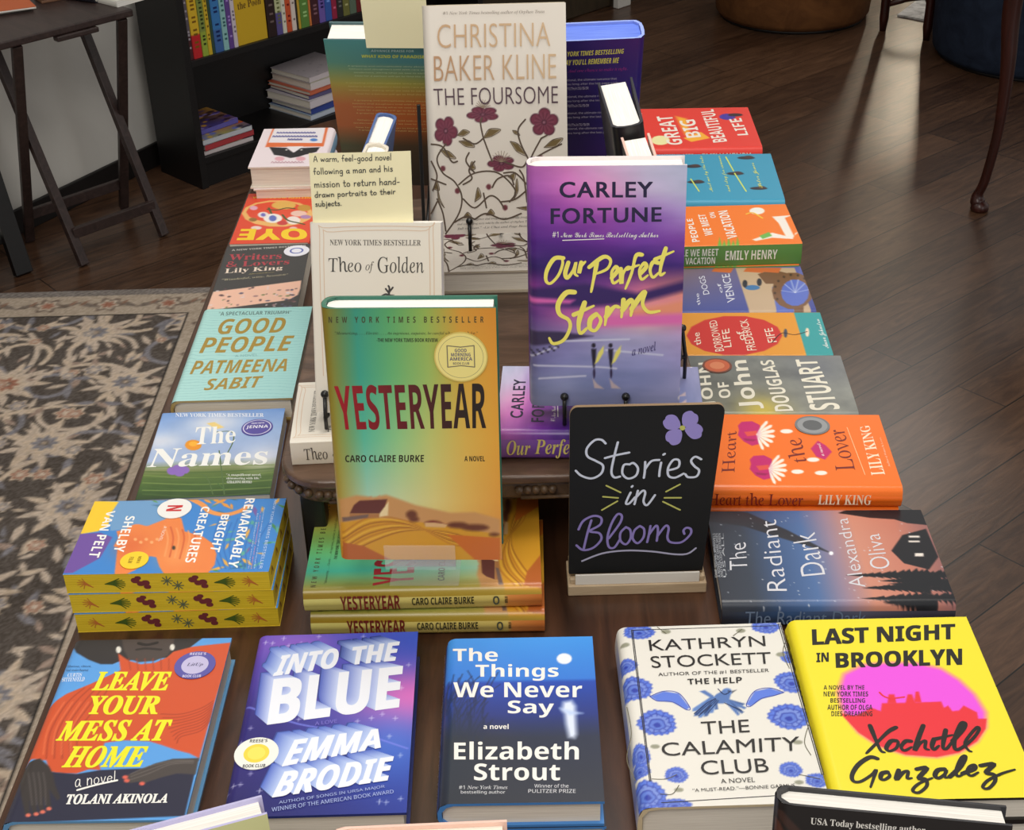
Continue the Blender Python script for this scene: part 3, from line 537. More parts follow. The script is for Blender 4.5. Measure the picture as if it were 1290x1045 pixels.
# ------------------------------------------------------------------ cover designs, in fractions of the cover (across, up)
ART={
'leave':[
 ('bg',(92,160,228)),
 ('P',(48,44,44),[(-.03,1.012),(.818,1.005),(.739,.929),(.682,.911),(.666,.88),(.628,.881),(.346,.866),(.304,.846),(.229,.847),(.143,.876),(.051,.921)]),
 ('P',(74,64,60),[(.305,1.006),(.639,1.001),(.644,.944),(.625,.893),(.559,.863),(.462,.856),(.392,.878),(.341,.935)]),
 ('S',(45,38,36),4,[(.423,.934),(.471,.941),(.523,.938),(.575,.932)]),
 ('S',(38,32,30),5,[(.422,.975),(.476,.964),(.536,.976)]),
 ('P',(208,84,44),[(.315,.913),(.397,.866),(.479,.843),(.564,.85),(.628,.883),(.657,.918),(.771,.948),(1.002,.97),(1.008,.813),(.997,.6),(.992,.304),(.927,.331),(.853,.348),(.75,.379),(.675,.399),(.533,.406),(.421,.394),(.421,.301),(.451,.251),(.381,.255),(.321,.235),(.228,.239),(.168,.247),(.121,.305),(.024,.316),(-.001,.283),(-.018,.413),(-.028,.546),(.008,.603),(.088,.671),(.212,.728),(.367,.808)]),
 ('L',(150,52,30),.006,[(.697,.548),(.816,.546),(.926,.578),(.987,.618)]),
 ('L',(150,52,30),.006,[(.715,.527),(.821,.53),(.93,.562),(.99,.606)]),
 ('L',(150,52,30),.006,[(.734,.507),(.826,.514),(.935,.547),(.993,.595)]),
 ('L',(150,52,30),.006,[(.752,.486),(.83,.499),(.939,.531),(.996,.583)]),
 ('L',(150,52,30),.006,[(.77,.466),(.835,.483),(.944,.515),(.999,.572)]),
 ('L',(150,52,30),.006,[(.788,.446),(.84,.467),(.948,.499),(1.002,.56)]),
 ('L',(150,52,30),.006,[(.806,.426),(.844,.452),(.953,.484),(1.005,.549)]),
 ('L',(150,52,30),.006,[(.823,.406),(.849,.437),(.957,.468),(1.008,.538)]),
 ('L',(150,52,30),.006,[(.841,.387),(.854,.421),(.961,.453),(1.011,.526)]),
 ('L',(165,60,34),.006,[(.392,.878),(.428,.81)]),
 ('L',(165,60,34),.006,[(.442,.877),(.475,.809)]),
 ('L',(165,60,34),.006,[(.493,.877),(.523,.808)]),
 ('L',(165,60,34),.006,[(.543,.876),(.57,.808)]),
 ('L',(165,60,34),.006,[(.593,.875),(.617,.807)]),
 ('L',(165,60,34),.006,[(.643,.874),(.664,.806)]),
 ('L',(170,64,36),.008,[(.117,.315),(.081,.456),(.112,.613),(.184,.705)]),
 ('L',(170,64,36),.008,[(.163,.315),(.123,.455),(.16,.612),(.221,.705)]),
 ('L',(170,64,36),.008,[(.209,.314),(.164,.454),(.209,.611),(.258,.704)]),
 ('L',(170,64,36),.008,[(.255,.314),(.205,.454),(.257,.611),(.295,.704)]),
 ('L',(170,64,36),.008,[(.301,.313),(.246,.453),(.305,.61),(.331,.703)]),
 ('L',(226,110,66),.008,[(.09,.337),(.06,.478),(.095,.624)]),
 ('L',(226,110,66),.008,[(.143,.336),(.108,.477),(.144,.624)]),
 ('L',(226,110,66),.008,[(.195,.335),(.155,.477),(.192,.623)]),
 ('L',(226,110,66),.008,[(.247,.335),(.202,.476),(.24,.622)]),
 ('P',(42,42,62),[(-.007,.218),(.118,.232),(.181,.244),(.322,.232),(.451,.251),(.586,.255),(.721,.258),(.995,.294),(.986,.304),(.994,.009),(1.007,.018),(.002,-.008),(-.005,.103)]),
 ('P',(56,50,48),[(-.002,.259),(.02,.301),(.082,.316),(.152,.273),(.192,.231),(.224,.18),(.279,.115),(.268,.1),(.201,.155),(.249,.066),(.233,.052),(.182,.121),(.216,.047),(.199,.04),(.147,.111),(.184,.038),(.164,.033),(.112,.102),(.15,.028),(.12,.034),(.059,.122),(.012,.203)]),
 ('P',(222,112,92),[(.252,.061),(.253,.057),(.25,.054),(.245,.053),(.238,.053),(.232,.054),(.227,.058),(.224,.061),(.223,.065),(.226,.068),(.231,.07),(.238,.07),(.244,.068),(.249,.065)]),
 ('P',(222,112,92),[(.225,.046),(.225,.042),(.222,.039),(.217,.038),(.211,.038),(.204,.039),(.199,.042),(.196,.046),(.196,.05),(.198,.053),(.203,.055),(.21,.055),(.216,.053),(.222,.05)]),
 ('P',(222,112,92),[(.193,.037),(.194,.033),(.191,.03),(.186,.028),(.179,.028),(.173,.03),(.168,.033),(.165,.037),(.164,.041),(.167,.044),(.172,.045),(.179,.045),(.185,.043),(.19,.04)]),
 ('P',(222,112,92),[(.152,.031),(.152,.028),(.149,.025),(.144,.023),(.138,.023),(.131,.025),(.126,.028),(.123,.032),(.123,.035),(.125,.038),(.13,.04),(.137,.04),(.143,.038),(.149,.035)]),
 ('L',(95,88,86),.006,[(.045,.243),(.087,.172),(.137,.082)]),
 ('L',(95,88,86),.006,[(.073,.243),(.116,.171),(.162,.082)]),
 ('L',(95,88,86),.006,[(.102,.243),(.144,.171),(.186,.081)]),
 ('L',(95,88,86),.006,[(.13,.242),(.172,.171),(.211,.081)]),
 ('P',(74,67,64),[(.594,.206),(.618,.226),(.678,.251),(.748,.281),(.843,.304),(.991,.306),(.995,.221),(.889,.228),(.805,.208),(.744,.189),(.704,.174),(.687,.189),(.645,.183),(.616,.185)]),
 ('L',(112,104,100),.006,[(.639,.2),(.73,.23),(.841,.275),(.964,.281)]),
 ('L',(112,104,100),.006,[(.634,.215),(.724,.248),(.838,.283),(.962,.288)]),
 ('L',(112,104,100),.006,[(.629,.229),(.718,.267),(.836,.291),(.96,.294)]),
 ('P',(222,100,84),[(.618,.213),(.618,.209),(.615,.206),(.609,.204),(.602,.204),(.595,.206),(.59,.209),(.587,.213),(.587,.217),(.59,.22),(.596,.222),(.603,.222),(.61,.22),(.616,.217)]),
 ('P',(222,100,84),[(.634,.195),(.633,.191),(.63,.188),(.624,.186),(.617,.187),(.61,.188),(.605,.192),(.602,.196),(.602,.2),(.605,.203),(.611,.204),(.618,.204),(.625,.202),(.631,.199)]),
 ('P',(222,100,84),[(.724,.179),(.724,.175),(.721,.172),(.715,.17),(.708,.17),(.701,.172),(.696,.175),(.693,.179),(.693,.183),(.696,.186),(.702,.188),(.709,.188),(.716,.186),(.722,.183)]),
 ('P',(225,222,212),[(.326,.936),(.327,.926),(.325,.919),(.32,.915),(.313,.915),(.305,.919),(.298,.927),(.293,.936),(.291,.946),(.293,.953),(.298,.957),(.305,.957),(.313,.953),(.321,.945)]),
 ('P',(225,222,212),[(.657,.946),(.658,.937),(.656,.93),(.652,.926),(.645,.926),(.638,.93),(.631,.937),(.627,.946),(.626,.955),(.628,.962),(.633,.966),(.639,.966),(.647,.962),(.653,.955)]),
 ('T','LEAVE','bix',(236,232,40),[(.218,.803),(.687,.796),(.701,.68),(.234,.687)]),
 ('T','YOUR','bix',(236,232,40),[(.244,.66),(.663,.654),(.68,.544),(.268,.55)]),
 ('T','MESS AT','bix',(236,232,40),[(.124,.518),(.777,.518),(.785,.397),(.131,.406)]),
 ('T','HOME','bix',(236,232,40),[(.223,.38),(.683,.374),(.688,.261),(.222,.264)]),
 ('T','TOLANI AKINOLA','bix',(240,238,232),[(.311,.131),(.87,.127),(.879,.081),(.324,.08)]),
 ('T','a novel','hand',(240,238,232),[(.308,.243),(.546,.245),(.561,.196),(.338,.164)]),
 ('S',(240,238,232),3,[(.36,.15),(.456,.175),(.563,.196)]),
 ('T','CURTIS','b',(225,235,245),[(.051,.793),(.137,.795),(.139,.773),(.054,.772)]),
 ('T','SITTENFELD','b',(225,235,245),[(.028,.767),(.164,.77),(.167,.743),(.032,.743)]),
 ('T','Hilarious, vibrant,','it',(40,60,90),[(.019,.843),(.175,.841),(.181,.826),(.025,.828)]),
 ('T','and tender-hearted','it',(40,60,90),[(.028,.821),(.165,.819),(.171,.804),(.034,.806)]),
 ('seal',(.818,.829),.125,'lit'),
],
'into':[
 ('bg',(98,72,186),(62,92,205),(34,52,150),(30,24,88)),
 ('G',(236,110,190),(.982,.586),.39,.212,.95),
 ('G',(70,130,230),(.89,.345),.296,.227,.6),
 ('G',(150,90,200),(.265,.944),.275,.101,.7),
 ('G',(36,28,110),(.073,.431),.267,.213,.8),
 ('L',(120,130,230),.01,[(.019,.577),(.345,.468),(.676,.415),(.982,.321)]),
 ('star',(.057,.956),.013),
 ('star',(.102,.951),.013),
 ('star',(.165,.979),.013),
 ('star',(.205,.933),.013),
 ('star',(.278,.944),.013),
 ('star',(.384,.985),.013),
 ('star',(.66,.978),.013),
 ('star',(.955,.794),.013),
 ('star',(.901,.486),.013),
 ('star',(.923,.657),.013),
 ('star',(.069,.453),.013),
 ('star',(.027,.378),.013),
 ('star',(.037,.154),.013),
 ('star',(.075,.159),.013),
 ('star',(.006,.12),.013),
 ('star',(.119,.213),.013),
 ('star',(.187,.126),.013),
 ('star',(.849,.056),.013),
 ('star',(.887,.052),.013),
 ('star',(.962,.068),.013),
 ('star',(.874,.388),.013),
 ('star',(.761,.49),.013),
 ('star',(.681,.475),.013),
 ('star',(.34,.495),.013),
 ('star',(.945,.286),.013),
 ('star',(.823,.511),.013),
 ('X','BLUE','sbx',(238,241,250),(60,80,180),(200,212,246),[(.15,.728),(.923,.787),(.917,.542),(.161,.464)],[(.062,.771),(.777,.826),(.777,.598),(.076,.525)]),
 ('X','INTO','sbix',(238,241,250),(66,92,190),(186,204,244),[(.152,.869),(.519,.909),(.53,.787),(.141,.743)],[(.069,.925),(.409,.962),(.421,.848),(.06,.807)]),
 ('X','THE','sbix',(238,241,250),(40,60,150),(186,204,244),[(.6,.909),(.892,.937),(.896,.82),(.619,.8)],[(.5,.953),(.77,.979),(.776,.87),(.519,.851)]),
 ('X','BRODIE','sbix',(238,241,250),(66,92,190),(186,204,244),[(.281,.214),(.909,.281),(.912,.158),(.261,.085)],[(.201,.261),(.782,.323),(.787,.208),(.184,.14)]),
 ('X','EMMA','sbix',(238,241,250),(66,92,190),(186,204,244),[(.308,.376),(.819,.428),(.832,.325),(.287,.24)],[(.199,.422),(.671,.47),(.685,.375),(.182,.294)]),
 ('T','AUTHOR OF SONGS IN URSA MAJOR','s',(165,180,230),[(.304,.069),(.869,.134),(.873,.117),(.307,.051)]),
 ('T','WINNER OF THE AMERICAN BOOK AWARD','s',(165,180,230),[(.27,.038),(.92,.11),(.924,.092),(.275,.018)]),
 ('T','A LOVE','s',(130,120,210),[(.437,.474),(.563,.486),(.566,.466),(.44,.454)]),
 ('seal',(.132,.313),.125,'sun'),
],
'things':[
 ('vg',[(1,(66,150,232)),(.72,(52,122,215)),(.7,(34,74,176)),(.5,(32,52,128)),(.36,(34,44,66)),(0,(30,36,50))]),
 ('twigs',(0,.45,.36,.9),(22,40,78)),
 ('P',(238,240,246),[(.851,.85),(.845,.834),(.83,.822),(.809,.815),(.786,.816),(.766,.823),(.753,.836),(.748,.852),(.754,.867),(.769,.88),(.79,.887),(.813,.886),(.833,.879),(.847,.866)]),
 ('P',(220,230,250),[(.78,.572),(.835,.581),(.859,.546),(.856,.497),(.856,.376),(.841,.353),(.804,.359),(.789,.437),(.785,.498),(.767,.523)],.02),
 ('P',(190,210,245),[(.755,.535),(.819,.519),(.902,.501),(.817,.492)],.015),
 ('T','The','sb',(240,238,232),[(.045,.936),(.351,.931),(.352,.841),(.05,.847)]),
 ('T','Things','sb',(240,238,232),[(.202,.825),(.76,.815),(.755,.706),(.206,.716)]),
 ('T','We Never','sb',(240,238,232),[(.059,.708),(.91,.693),(.904,.598),(.064,.612)]),
 ('T','Say','sb',(240,238,232),[(.42,.587),(.721,.582),(.717,.477),(.421,.482)]),
 ('T','a novel','sb',(240,238,232),[(.265,.446),(.426,.443),(.426,.413),(.266,.416)]),
 ('T','Elizabeth','sb',(240,238,232),[(.083,.345),(.867,.333),(.86,.229),(.088,.241)]),
 ('T','Strout','sb',(240,238,232),[(.213,.218),(.743,.209),(.739,.116),(.216,.124)]),
 ('T','#1 New York Times','it',(220,222,226),[(.125,.098),(.42,.094),(.42,.074),(.126,.078)]),
 ('T','bestselling author','s',(220,222,226),[(.138,.071),(.406,.067),(.406,.045),(.139,.049)]),
 ('T','Winner of the','s',(220,222,226),[(.583,.099),(.79,.096),(.789,.076),(.582,.079)]),
 ('T','PULITZER PRIZE','s',(220,222,226),[(.546,.071),(.831,.067),(.83,.047),(.545,.052)]),
],
'calamity':[
 ('bg',(228,225,216)),
 ('S',(40,38,40),1.2,[(.088,.978),(.073,.129)]),
 ('S',(40,38,40),1.2,[(.096,.981),(.08,.129)]),
 ('S',(40,38,40),1.2,[(.984,.995),(.995,.134)]),
 ('S',(40,38,40),1.2,[(.995,.995),(1.004,.134)]),
 ('S',(40,38,40),1.2,[(.088,.98),(.97,.981)]),
 ('S',(40,38,40),1.2,[(.12,.022),(.761,.04)]),
 ('flower',(.132,.967),.089,.044,(92,124,220),(44,62,168)),
 ('flower',(.903,.978),.081,.041,(92,124,220),(44,62,168)),
 ('flower',(.027,.764),.064,.041,(92,124,220),(44,62,168)),
 ('flower',(.06,.626),.097,.064,(92,124,220),(44,62,168)),
 ('flower',(.158,.429),.102,.066,(92,124,220),(44,62,168)),
 ('flower',(.898,.442),.106,.066,(92,124,220),(44,62,168)),
 ('flower',(.966,.636),.089,.057,(92,124,220),(44,62,168)),
 ('flower',(.986,.785),.043,.034,(92,124,220),(44,62,168)),
 ('flower',(.052,.061),.091,.069,(92,124,220),(44,62,168)),
 ('flower',(.22,.155),.058,.037,(92,124,220),(44,62,168)),
 ('flower',(.836,.165),.058,.036,(92,124,220),(44,62,168)),
 ('flower',(.961,.108),.058,.033,(92,124,220),(44,62,168)),
 ('flower',(.186,.01),.084,.027,(92,124,220),(44,62,168)),
 ('flower',(.046,.262),.047,.056,(92,124,220),(44,62,168)),
 ('flower',(.029,.185),.052,.033,(92,124,220),(44,62,168)),
 ('P',(92,124,220),[(.14,.577),(.225,.605),(.309,.59),(.357,.509),(.336,.497),(.264,.542),(.179,.551)]),
 ('S',(44,62,168),1,[(.14,.577),(.225,.605),(.309,.59),(.357,.509),(.336,.497),(.264,.542),(.179,.551),(.14,.577)]),
 ('P',(92,124,220),[(.909,.577),(.835,.605),(.744,.589),(.68,.517),(.699,.504),(.771,.545),(.849,.561)]),
 ('S',(44,62,168),1,[(.909,.577),(.835,.605),(.744,.589),(.68,.517),(.699,.504),(.771,.545),(.849,.561),(.909,.577)]),
 ('S',(96,92,70),1,[(.086,.139),(.161,.137),(.223,.157)]),
 ('S',(96,92,70),1,[(-.002,.131),(-.034,.242),(.008,.377),(.002,.52)]),
 ('S',(96,92,70),1,[(.874,.138),(.934,.125),(.977,.113)]),
 ('S',(96,92,70),1,[(.965,.234),(.949,.302),(.999,.394)]),
 ('S',(96,92,70),1,[(.121,.064),(.183,.062),(.225,.103)]),
 ('S',(96,92,70),1,[(.977,.715),(.964,.807),(.994,.873)]),
 ('S',(96,92,70),1,[(.248,.994),(.294,.951)]),
 ('S',(96,92,70),1,[(.755,.963),(.694,.924)]),
 ('P',(150,150,130),[(.325,.963),(.321,.958),(.312,.953),(.3,.951),(.287,.951),(.276,.954),(.269,.959),(.267,.965),(.271,.971),(.28,.976),(.292,.978),(.304,.978),(.316,.975),(.323,.97)]),
 ('P',(150,150,130),[(.776,.956),(.772,.95),(.763,.945),(.75,.943),(.738,.943),(.727,.946),(.72,.952),(.718,.958),(.723,.963),(.732,.968),(.744,.97),(.757,.97),(.767,.967),(.774,.962)]),
 ('P',(150,150,130),[(.246,.081),(.243,.077),(.235,.073),(.225,.072),(.214,.072),(.204,.074),(.198,.078),(.196,.083),(.199,.087),(.207,.091),(.217,.092),(.229,.092),(.238,.09),(.245,.086)]),
 ('P',(150,150,130),[(.94,.303),(.936,.298),(.928,.294),(.917,.292),(.905,.293),(.895,.295),(.889,.299),(.888,.304),(.892,.309),(.9,.313),(.911,.315),(.923,.314),(.933,.312),(.939,.308)]),
 ('P',(150,150,130),[(.889,.1),(.885,.095),(.877,.092),(.866,.09),(.855,.09),(.846,.093),(.84,.097),(.838,.101),(.842,.106),(.85,.109),(.861,.111),(.872,.111),(.882,.108),(.887,.105)]),
 ('P',(150,150,130),[(.155,.303),(.152,.299),(.144,.295),(.133,.293),(.121,.293),(.111,.296),(.105,.3),(.103,.305),(.106,.31),(.114,.314),(.125,.315),(.136,.315),(.147,.313),(.153,.308)]),
 ('P',(150,150,130),[(.066,.89),(.062,.884),(.053,.879),(.042,.877),(.029,.878),(.018,.881),(.011,.886),(.009,.891),(.012,.897),(.021,.902),(.032,.904),(.045,.904),(.056,.901),(.064,.896)]),
 ('P',(150,150,130),[(.977,.8),(.973,.794),(.964,.79),(.952,.788),(.939,.788),(.929,.791),(.922,.796),(.921,.802),(.925,.807),(.934,.812),(.946,.814),(.959,.814),(.969,.811),(.976,.806)]),
 ('P',(98,134,196),[(.498,.572),(.518,.546),(.387,.488),(.367,.487),(.373,.503)]),
 ('P',(66,98,160),[(.498,.572),(.518,.546),(.392,.462),(.372,.46),(.378,.477)]),
 ('P',(98,134,196),[(.498,.572),(.518,.546),(.414,.452),(.395,.45),(.4,.466)]),
 ('P',(66,98,160),[(.498,.572),(.518,.546),(.447,.458),(.427,.456),(.433,.473)]),
 ('P',(98,134,196),[(.498,.572),(.518,.546),(.483,.476),(.463,.474),(.469,.491)]),
 ('P',(66,98,160),[(.498,.572),(.518,.546),(.515,.494),(.495,.492),(.5,.509)]),
 ('P',(60,92,150),[(.559,.537),(.581,.551),(.673,.521),(.658,.512)]),
 ('P',(84,118,180),[(.559,.537),(.581,.551),(.676,.499),(.662,.49)]),
 ('P',(60,92,150),[(.559,.537),(.581,.551),(.656,.475),(.642,.466)]),
 ('P',(84,118,180),[(.559,.537),(.581,.551),(.631,.464),(.617,.455)]),
 ('P',(92,128,192),[(.615,.589),(.61,.58),(.6,.572),(.587,.568),(.574,.569),(.563,.573),(.557,.581),(.556,.591),(.561,.601),(.571,.608),(.584,.612),(.597,.612),(.608,.607),(.614,.599)]),
 ('P',(60,60,70),[(.614,.594),(.643,.601),(.613,.582)]),
 ('P',(30,30,40),[(.601,.595),(.601,.593),(.599,.592),(.597,.591),(.595,.591),(.593,.592),(.592,.593),(.591,.595),(.592,.596),(.594,.598),(.596,.598),(.598,.598),(.6,.597),(.601,.596)]),
 ('P',(84,118,180),[(.487,.547),(.518,.577),(.573,.603),(.604,.575),(.584,.538),(.55,.525),(.514,.526)]),
 ('S',(44,64,112),.9,[(.507,.553),(.386,.469)]),
 ('S',(44,64,112),.9,[(.514,.549),(.408,.471)]),
 ('S',(44,64,112),.9,[(.52,.545),(.431,.473)]),
 ('S',(44,64,112),.9,[(.527,.541),(.453,.474)]),
 ('P',(84,118,180),[(.429,.599),(.461,.604),(.494,.58),(.513,.553),(.495,.553)]),
 ('S',(40,52,96),1,[(.374,.472),(.459,.53),(.513,.553)]),
 ('S',(40,52,96),1,[(.396,.459),(.481,.517)]),
 ('S',(40,52,96),1,[(.557,.527),(.645,.482)]),
 ('S',(40,52,96),1,[(.537,.608),(.567,.576),(.608,.593)]),
 ('T','KATHRYN','bf',(35,32,30),[(.181,.913),(.882,.918),(.873,.854),(.18,.846)]),
 ('T','STOCKETT','bf',(35,32,30),[(.175,.812),(.891,.816),(.88,.745),(.178,.741)]),
 ('T','AUTHOR OF THE #1 BESTSELLER','bf',(35,32,30),[(.207,.711),(.857,.717),(.853,.695),(.207,.69)]),
 ('T','THE HELP','sb',(35,32,30),[(.371,.67),(.689,.672),(.682,.638),(.37,.638)]),
 ('T','THE','bf',(35,32,30),[(.402,.426),(.672,.431),(.663,.363),(.398,.358)]),
 ('T','CALAMITY','bf',(35,32,30),[(.161,.32),(.928,.332),(.91,.258),(.162,.251)]),
 ('T','CLUB','bf',(35,32,30),[(.36,.221),(.724,.225),(.718,.153),(.355,.15)]),
 ('T','A NOVEL','bf',(35,32,30),[(.449,.127),(.635,.131),(.631,.107),(.45,.105)]),
 ('T','“A MUST-READ.”—BONNIE GARMUS','bf',(35,32,30),[(.292,.083),(.838,.093),(.836,.075),(.291,.068)]),
],
'lastnight':[
 ('bg',(240,224,48)),
 ('P',(232,84,222),[(.478,.728),(.632,.722),(.751,.686),(.823,.619),(.874,.534),(.894,.434),(.864,.356),(.79,.281),(.68,.225),(.562,.205),(.412,.22),(.293,.268),(.212,.34),(.162,.45),(.167,.562),(.226,.665),(.343,.718)],.02),
 ('P',(228,48,58),[(.149,.444),(.226,.43),(.319,.471),(.359,.452),(.378,.495),(.499,.495),(.686,.498),(.688,.463),(.713,.475),(.725,.444),(.761,.447),(.793,.474),(.848,.435),(.841,.401),(.884,.4),(.857,.345),(.79,.281),(.68,.225),(.562,.205),(.412,.22),(.293,.268),(.212,.34)]),
 ('P',(228,48,58),[(.406,.494),(.428,.544),(.457,.543),(.453,.493)]),
 ('P',(228,48,58),[(.499,.492),(.526,.542),(.549,.541),(.55,.491)]),
 ('P',(228,48,58),[(.547,.498),(.572,.556),(.589,.556),(.584,.497)]),
 ('S',(228,48,58),2.5,[(.384,.555),(.401,.532),(.438,.521),(.504,.527)]),
 ('T','LAST NIGHT','sbx',(30,28,22),[(.123,.94),(.923,.957),(.888,.859),(.102,.84)]),
 ('T','IN','sbx',(30,28,22),[(.112,.793),(.18,.795),(.166,.739),(.098,.736)]),
 ('T','BROOKLYN','sbx',(30,28,22),[(.214,.791),(.905,.803),(.869,.703),(.194,.7)]),
 ('T','A NOVEL BY THE','sb',(40,34,26),[(.103,.602),(.317,.598),(.309,.572),(.097,.577)]),
 ('T','NEW YORK TIMES','sb',(40,34,26),[(.094,.567),(.326,.562),(.318,.534),(.087,.539)]),
 ('T','BESTSELLING','sb',(40,34,26),[(.119,.528),(.299,.524),(.292,.499),(.113,.503)]),
 ('T','AUTHOR OF OLGA','sb',(40,34,26),[(.095,.492),(.327,.487),(.318,.459),(.088,.464)]),
 ('T','DIES DREAMING','sb',(40,34,26),[(.106,.456),(.316,.452),(.308,.425),(.099,.429)]),
 ('S',(30,26,22),5,[(.281,.375),(.286,.321),(.295,.247),(.313,.233)],1),
 ('S',(30,26,22),5,[(.409,.362),(.359,.337),(.27,.268),(.221,.23)],1),
 ('S',(30,26,22),5,[(.39,.292),(.361,.29),(.328,.256),(.34,.239),(.378,.255),(.396,.283),(.39,.292)],1),
 ('S',(30,26,22),5,[(.461,.288),(.434,.288),(.404,.26),(.413,.24),(.455,.258)],1),
 ('S',(30,26,22),5,[(.55,.369),(.508,.31),(.465,.241),(.502,.275),(.535,.289),(.52,.252),(.536,.242)],1),
 ('S',(30,26,22),5,[(.58,.297),(.557,.26),(.561,.242),(.593,.262)],1),
 ('S',(30,26,22),5,[(.655,.343),(.629,.296),(.609,.25),(.627,.247),(.668,.284)],1),
 ('S',(30,26,22),5,[(.588,.297),(.679,.316)],1),
 ('S',(30,26,22),5,[(.668,.284),(.739,.341),(.763,.374),(.742,.371),(.683,.295),(.667,.243),(.7,.248),(.772,.293),(.821,.339),(.818,.354),(.77,.317),(.725,.271),(.729,.236),(.742,.228)],1),
 ('S',(30,26,22),5,[(.267,.202),(.231,.209),(.165,.173),(.121,.124),(.119,.093),(.153,.09),(.216,.122),(.245,.146),(.223,.109),(.193,.062)],1),
 ('S',(30,26,22),5,[(.297,.134),(.267,.127),(.254,.102),(.272,.097),(.301,.114),(.299,.134)],1),
 ('S',(30,26,22),5,[(.354,.142),(.329,.098),(.372,.13),(.398,.135),(.383,.102),(.405,.102)],1),
 ('S',(30,26,22),5,[(.443,.145),(.494,.15),(.439,.101),(.47,.095),(.464,.062),(.416,.031),(.39,.042),(.43,.074),(.504,.1)],1),
 ('S',(30,26,22),5,[(.579,.143),(.544,.138),(.521,.111),(.537,.099),(.575,.121),(.586,.139),(.566,.104),(.586,.102)],1),
 ('S',(30,26,22),5,[(.59,.104),(.652,.147),(.695,.191),(.701,.207),(.674,.191),(.633,.136),(.629,.107),(.656,.113)],1),
 ('S',(30,26,22),5,[(.658,.119),(.721,.14),(.731,.159),(.703,.151),(.682,.124),(.697,.107),(.736,.123)],1),
 ('S',(30,26,22),5,[(.76,.156),(.828,.163),(.774,.122),(.808,.11),(.8,.078),(.755,.044),(.731,.052),(.77,.084),(.848,.115),(.918,.133)],1),
],
'radiant':[
 ('ug',[(1,(52,56,66)),(.86,(54,62,76)),(.72,(62,88,130)),(.58,(78,110,160)),(.46,(150,130,150)),(.34,(206,140,118)),(.15,(196,124,104)),(0,(150,100,96))],'v'),
 ('P',(44,46,54),[(1.036,1.001),(.985,.813),(.776,.643),(.521,.472),(.689,.68),(.826,.841),(.89,1.011)],.008),
 ('dots',90,(215,220,230)),
 ('P',(24,24,30),[(.969,.39),(1.023,.325),(1.035,-.014),(.818,-.024),(.848,.087),(.892,.138),(.912,.251)]),
 ('P',(24,24,30),[(.544,.202),(.714,.128),(.783,.01),(.473,.003),(.342,.065),(.409,.165)]),
 ('pines',(0,0,.4,.4),(20,22,28)),
 ('P',(250,250,255),[(.521,.465),(.512,.467),(.505,.47),(.501,.475),(.502,.479),(.505,.482),(.513,.484),(.521,.484),(.53,.482),(.537,.479),(.541,.474),(.541,.47),(.537,.466),(.53,.465)]),
 ('P',(235,225,215),[(.707,.1),(.706,.051),(.685,.054),(.686,.103)]),
 ('P',(235,225,215),[(.652,.109),(.651,.059),(.634,.062),(.634,.111)]),
 ('P',(235,225,215),[(.515,.101),(.515,.063),(.481,.068),(.482,.106)]),
 ('T','The','bfl',(216,216,222),[(.349,.942),(.617,.925),(.65,.847),(.348,.863)]),
 ('T','Radiant','bfl',(216,216,222),[(.135,.795),(.875,.764),(.902,.686),(.134,.71)]),
 ('T','Dark','bfl',(216,216,222),[(.279,.631),(.716,.632),(.756,.522),(.3,.525)]),
 ('T','Alexandra','bfl',(216,216,222),[(.155,.436),(.897,.409),(.914,.353),(.17,.366)]),
 ('T','Oliva','bfl',(216,216,222),[(.346,.32),(.717,.299),(.734,.232),(.361,.228)]),
 ('T','ONE SIGNAL UNRAVELS','s',(190,194,200),[(.275,1.013),(.747,.991),(.747,.981),(.275,1.002)]),
 ('T','A NOVEL OF DARK SKIES','s',(190,194,200),[(.275,1),(.747,.978),(.747,.968),(.275,.989)]),
 ('T','AND THE LIGHT BETWEEN','s',(190,194,200),[(.275,.988),(.747,.965),(.746,.955),(.275,.977)]),
 ('T','US ALL','s',(190,194,200),[(.275,.976),(.746,.952),(.746,.942),(.274,.964)]),
],
'heart':[
 ('bg',(243,116,30)),
 ('P',(196,28,108),[(.838,.701),(.892,.68),(.902,.628),(.848,.594),(.715,.595),(.584,.611),(.558,.65),(.618,.687),(.705,.709),(.776,.699)]),
 ('P',(226,80,70),[(.749,.676),(.768,.614),(.706,.615),(.688,.665)]),
 ('P',(160,16,84),[(.661,.687),(.645,.622),(.618,.639),(.627,.677)]),
 ('P',(246,238,226),[(.715,.618),(.805,.579),(.874,.553),(.909,.552),(.901,.563),(.831,.589)]),
 ('P',(246,238,226),[(.715,.618),(.767,.572),(.814,.539),(.847,.533),(.851,.544),(.804,.578)]),
 ('P',(246,238,226),[(.715,.618),(.722,.571),(.742,.535),(.769,.525),(.785,.535),(.765,.572)]),
 ('P',(246,238,226),[(.715,.618),(.677,.576),(.667,.541),(.686,.53),(.71,.536),(.721,.571)]),
 ('P',(246,238,226),[(.715,.618),(.637,.586),(.599,.557),(.607,.545),(.637,.548),(.676,.577)]),
 ('P',(246,238,226),[(.715,.618),(.607,.6),(.546,.581),(.542,.57),(.575,.568),(.636,.588)]),
 ('P',(246,238,226),[(.715,.618),(.591,.616),(.515,.609),(.5,.6),(.53,.595),(.606,.602)]),
 ('P',(196,28,108),[(.372,.672),(.422,.651),(.431,.602),(.382,.569),(.258,.57),(.136,.586),(.112,.624),(.167,.659),(.248,.68),(.314,.67)]),
 ('P',(226,80,70),[(.289,.648),(.307,.588),(.249,.59),(.232,.637)]),
 ('P',(160,16,84),[(.208,.659),(.192,.596),(.168,.613),(.175,.65)]),
 ('P',(246,238,226),[(.257,.592),(.341,.555),(.406,.53),(.438,.528),(.43,.539),(.365,.564)]),
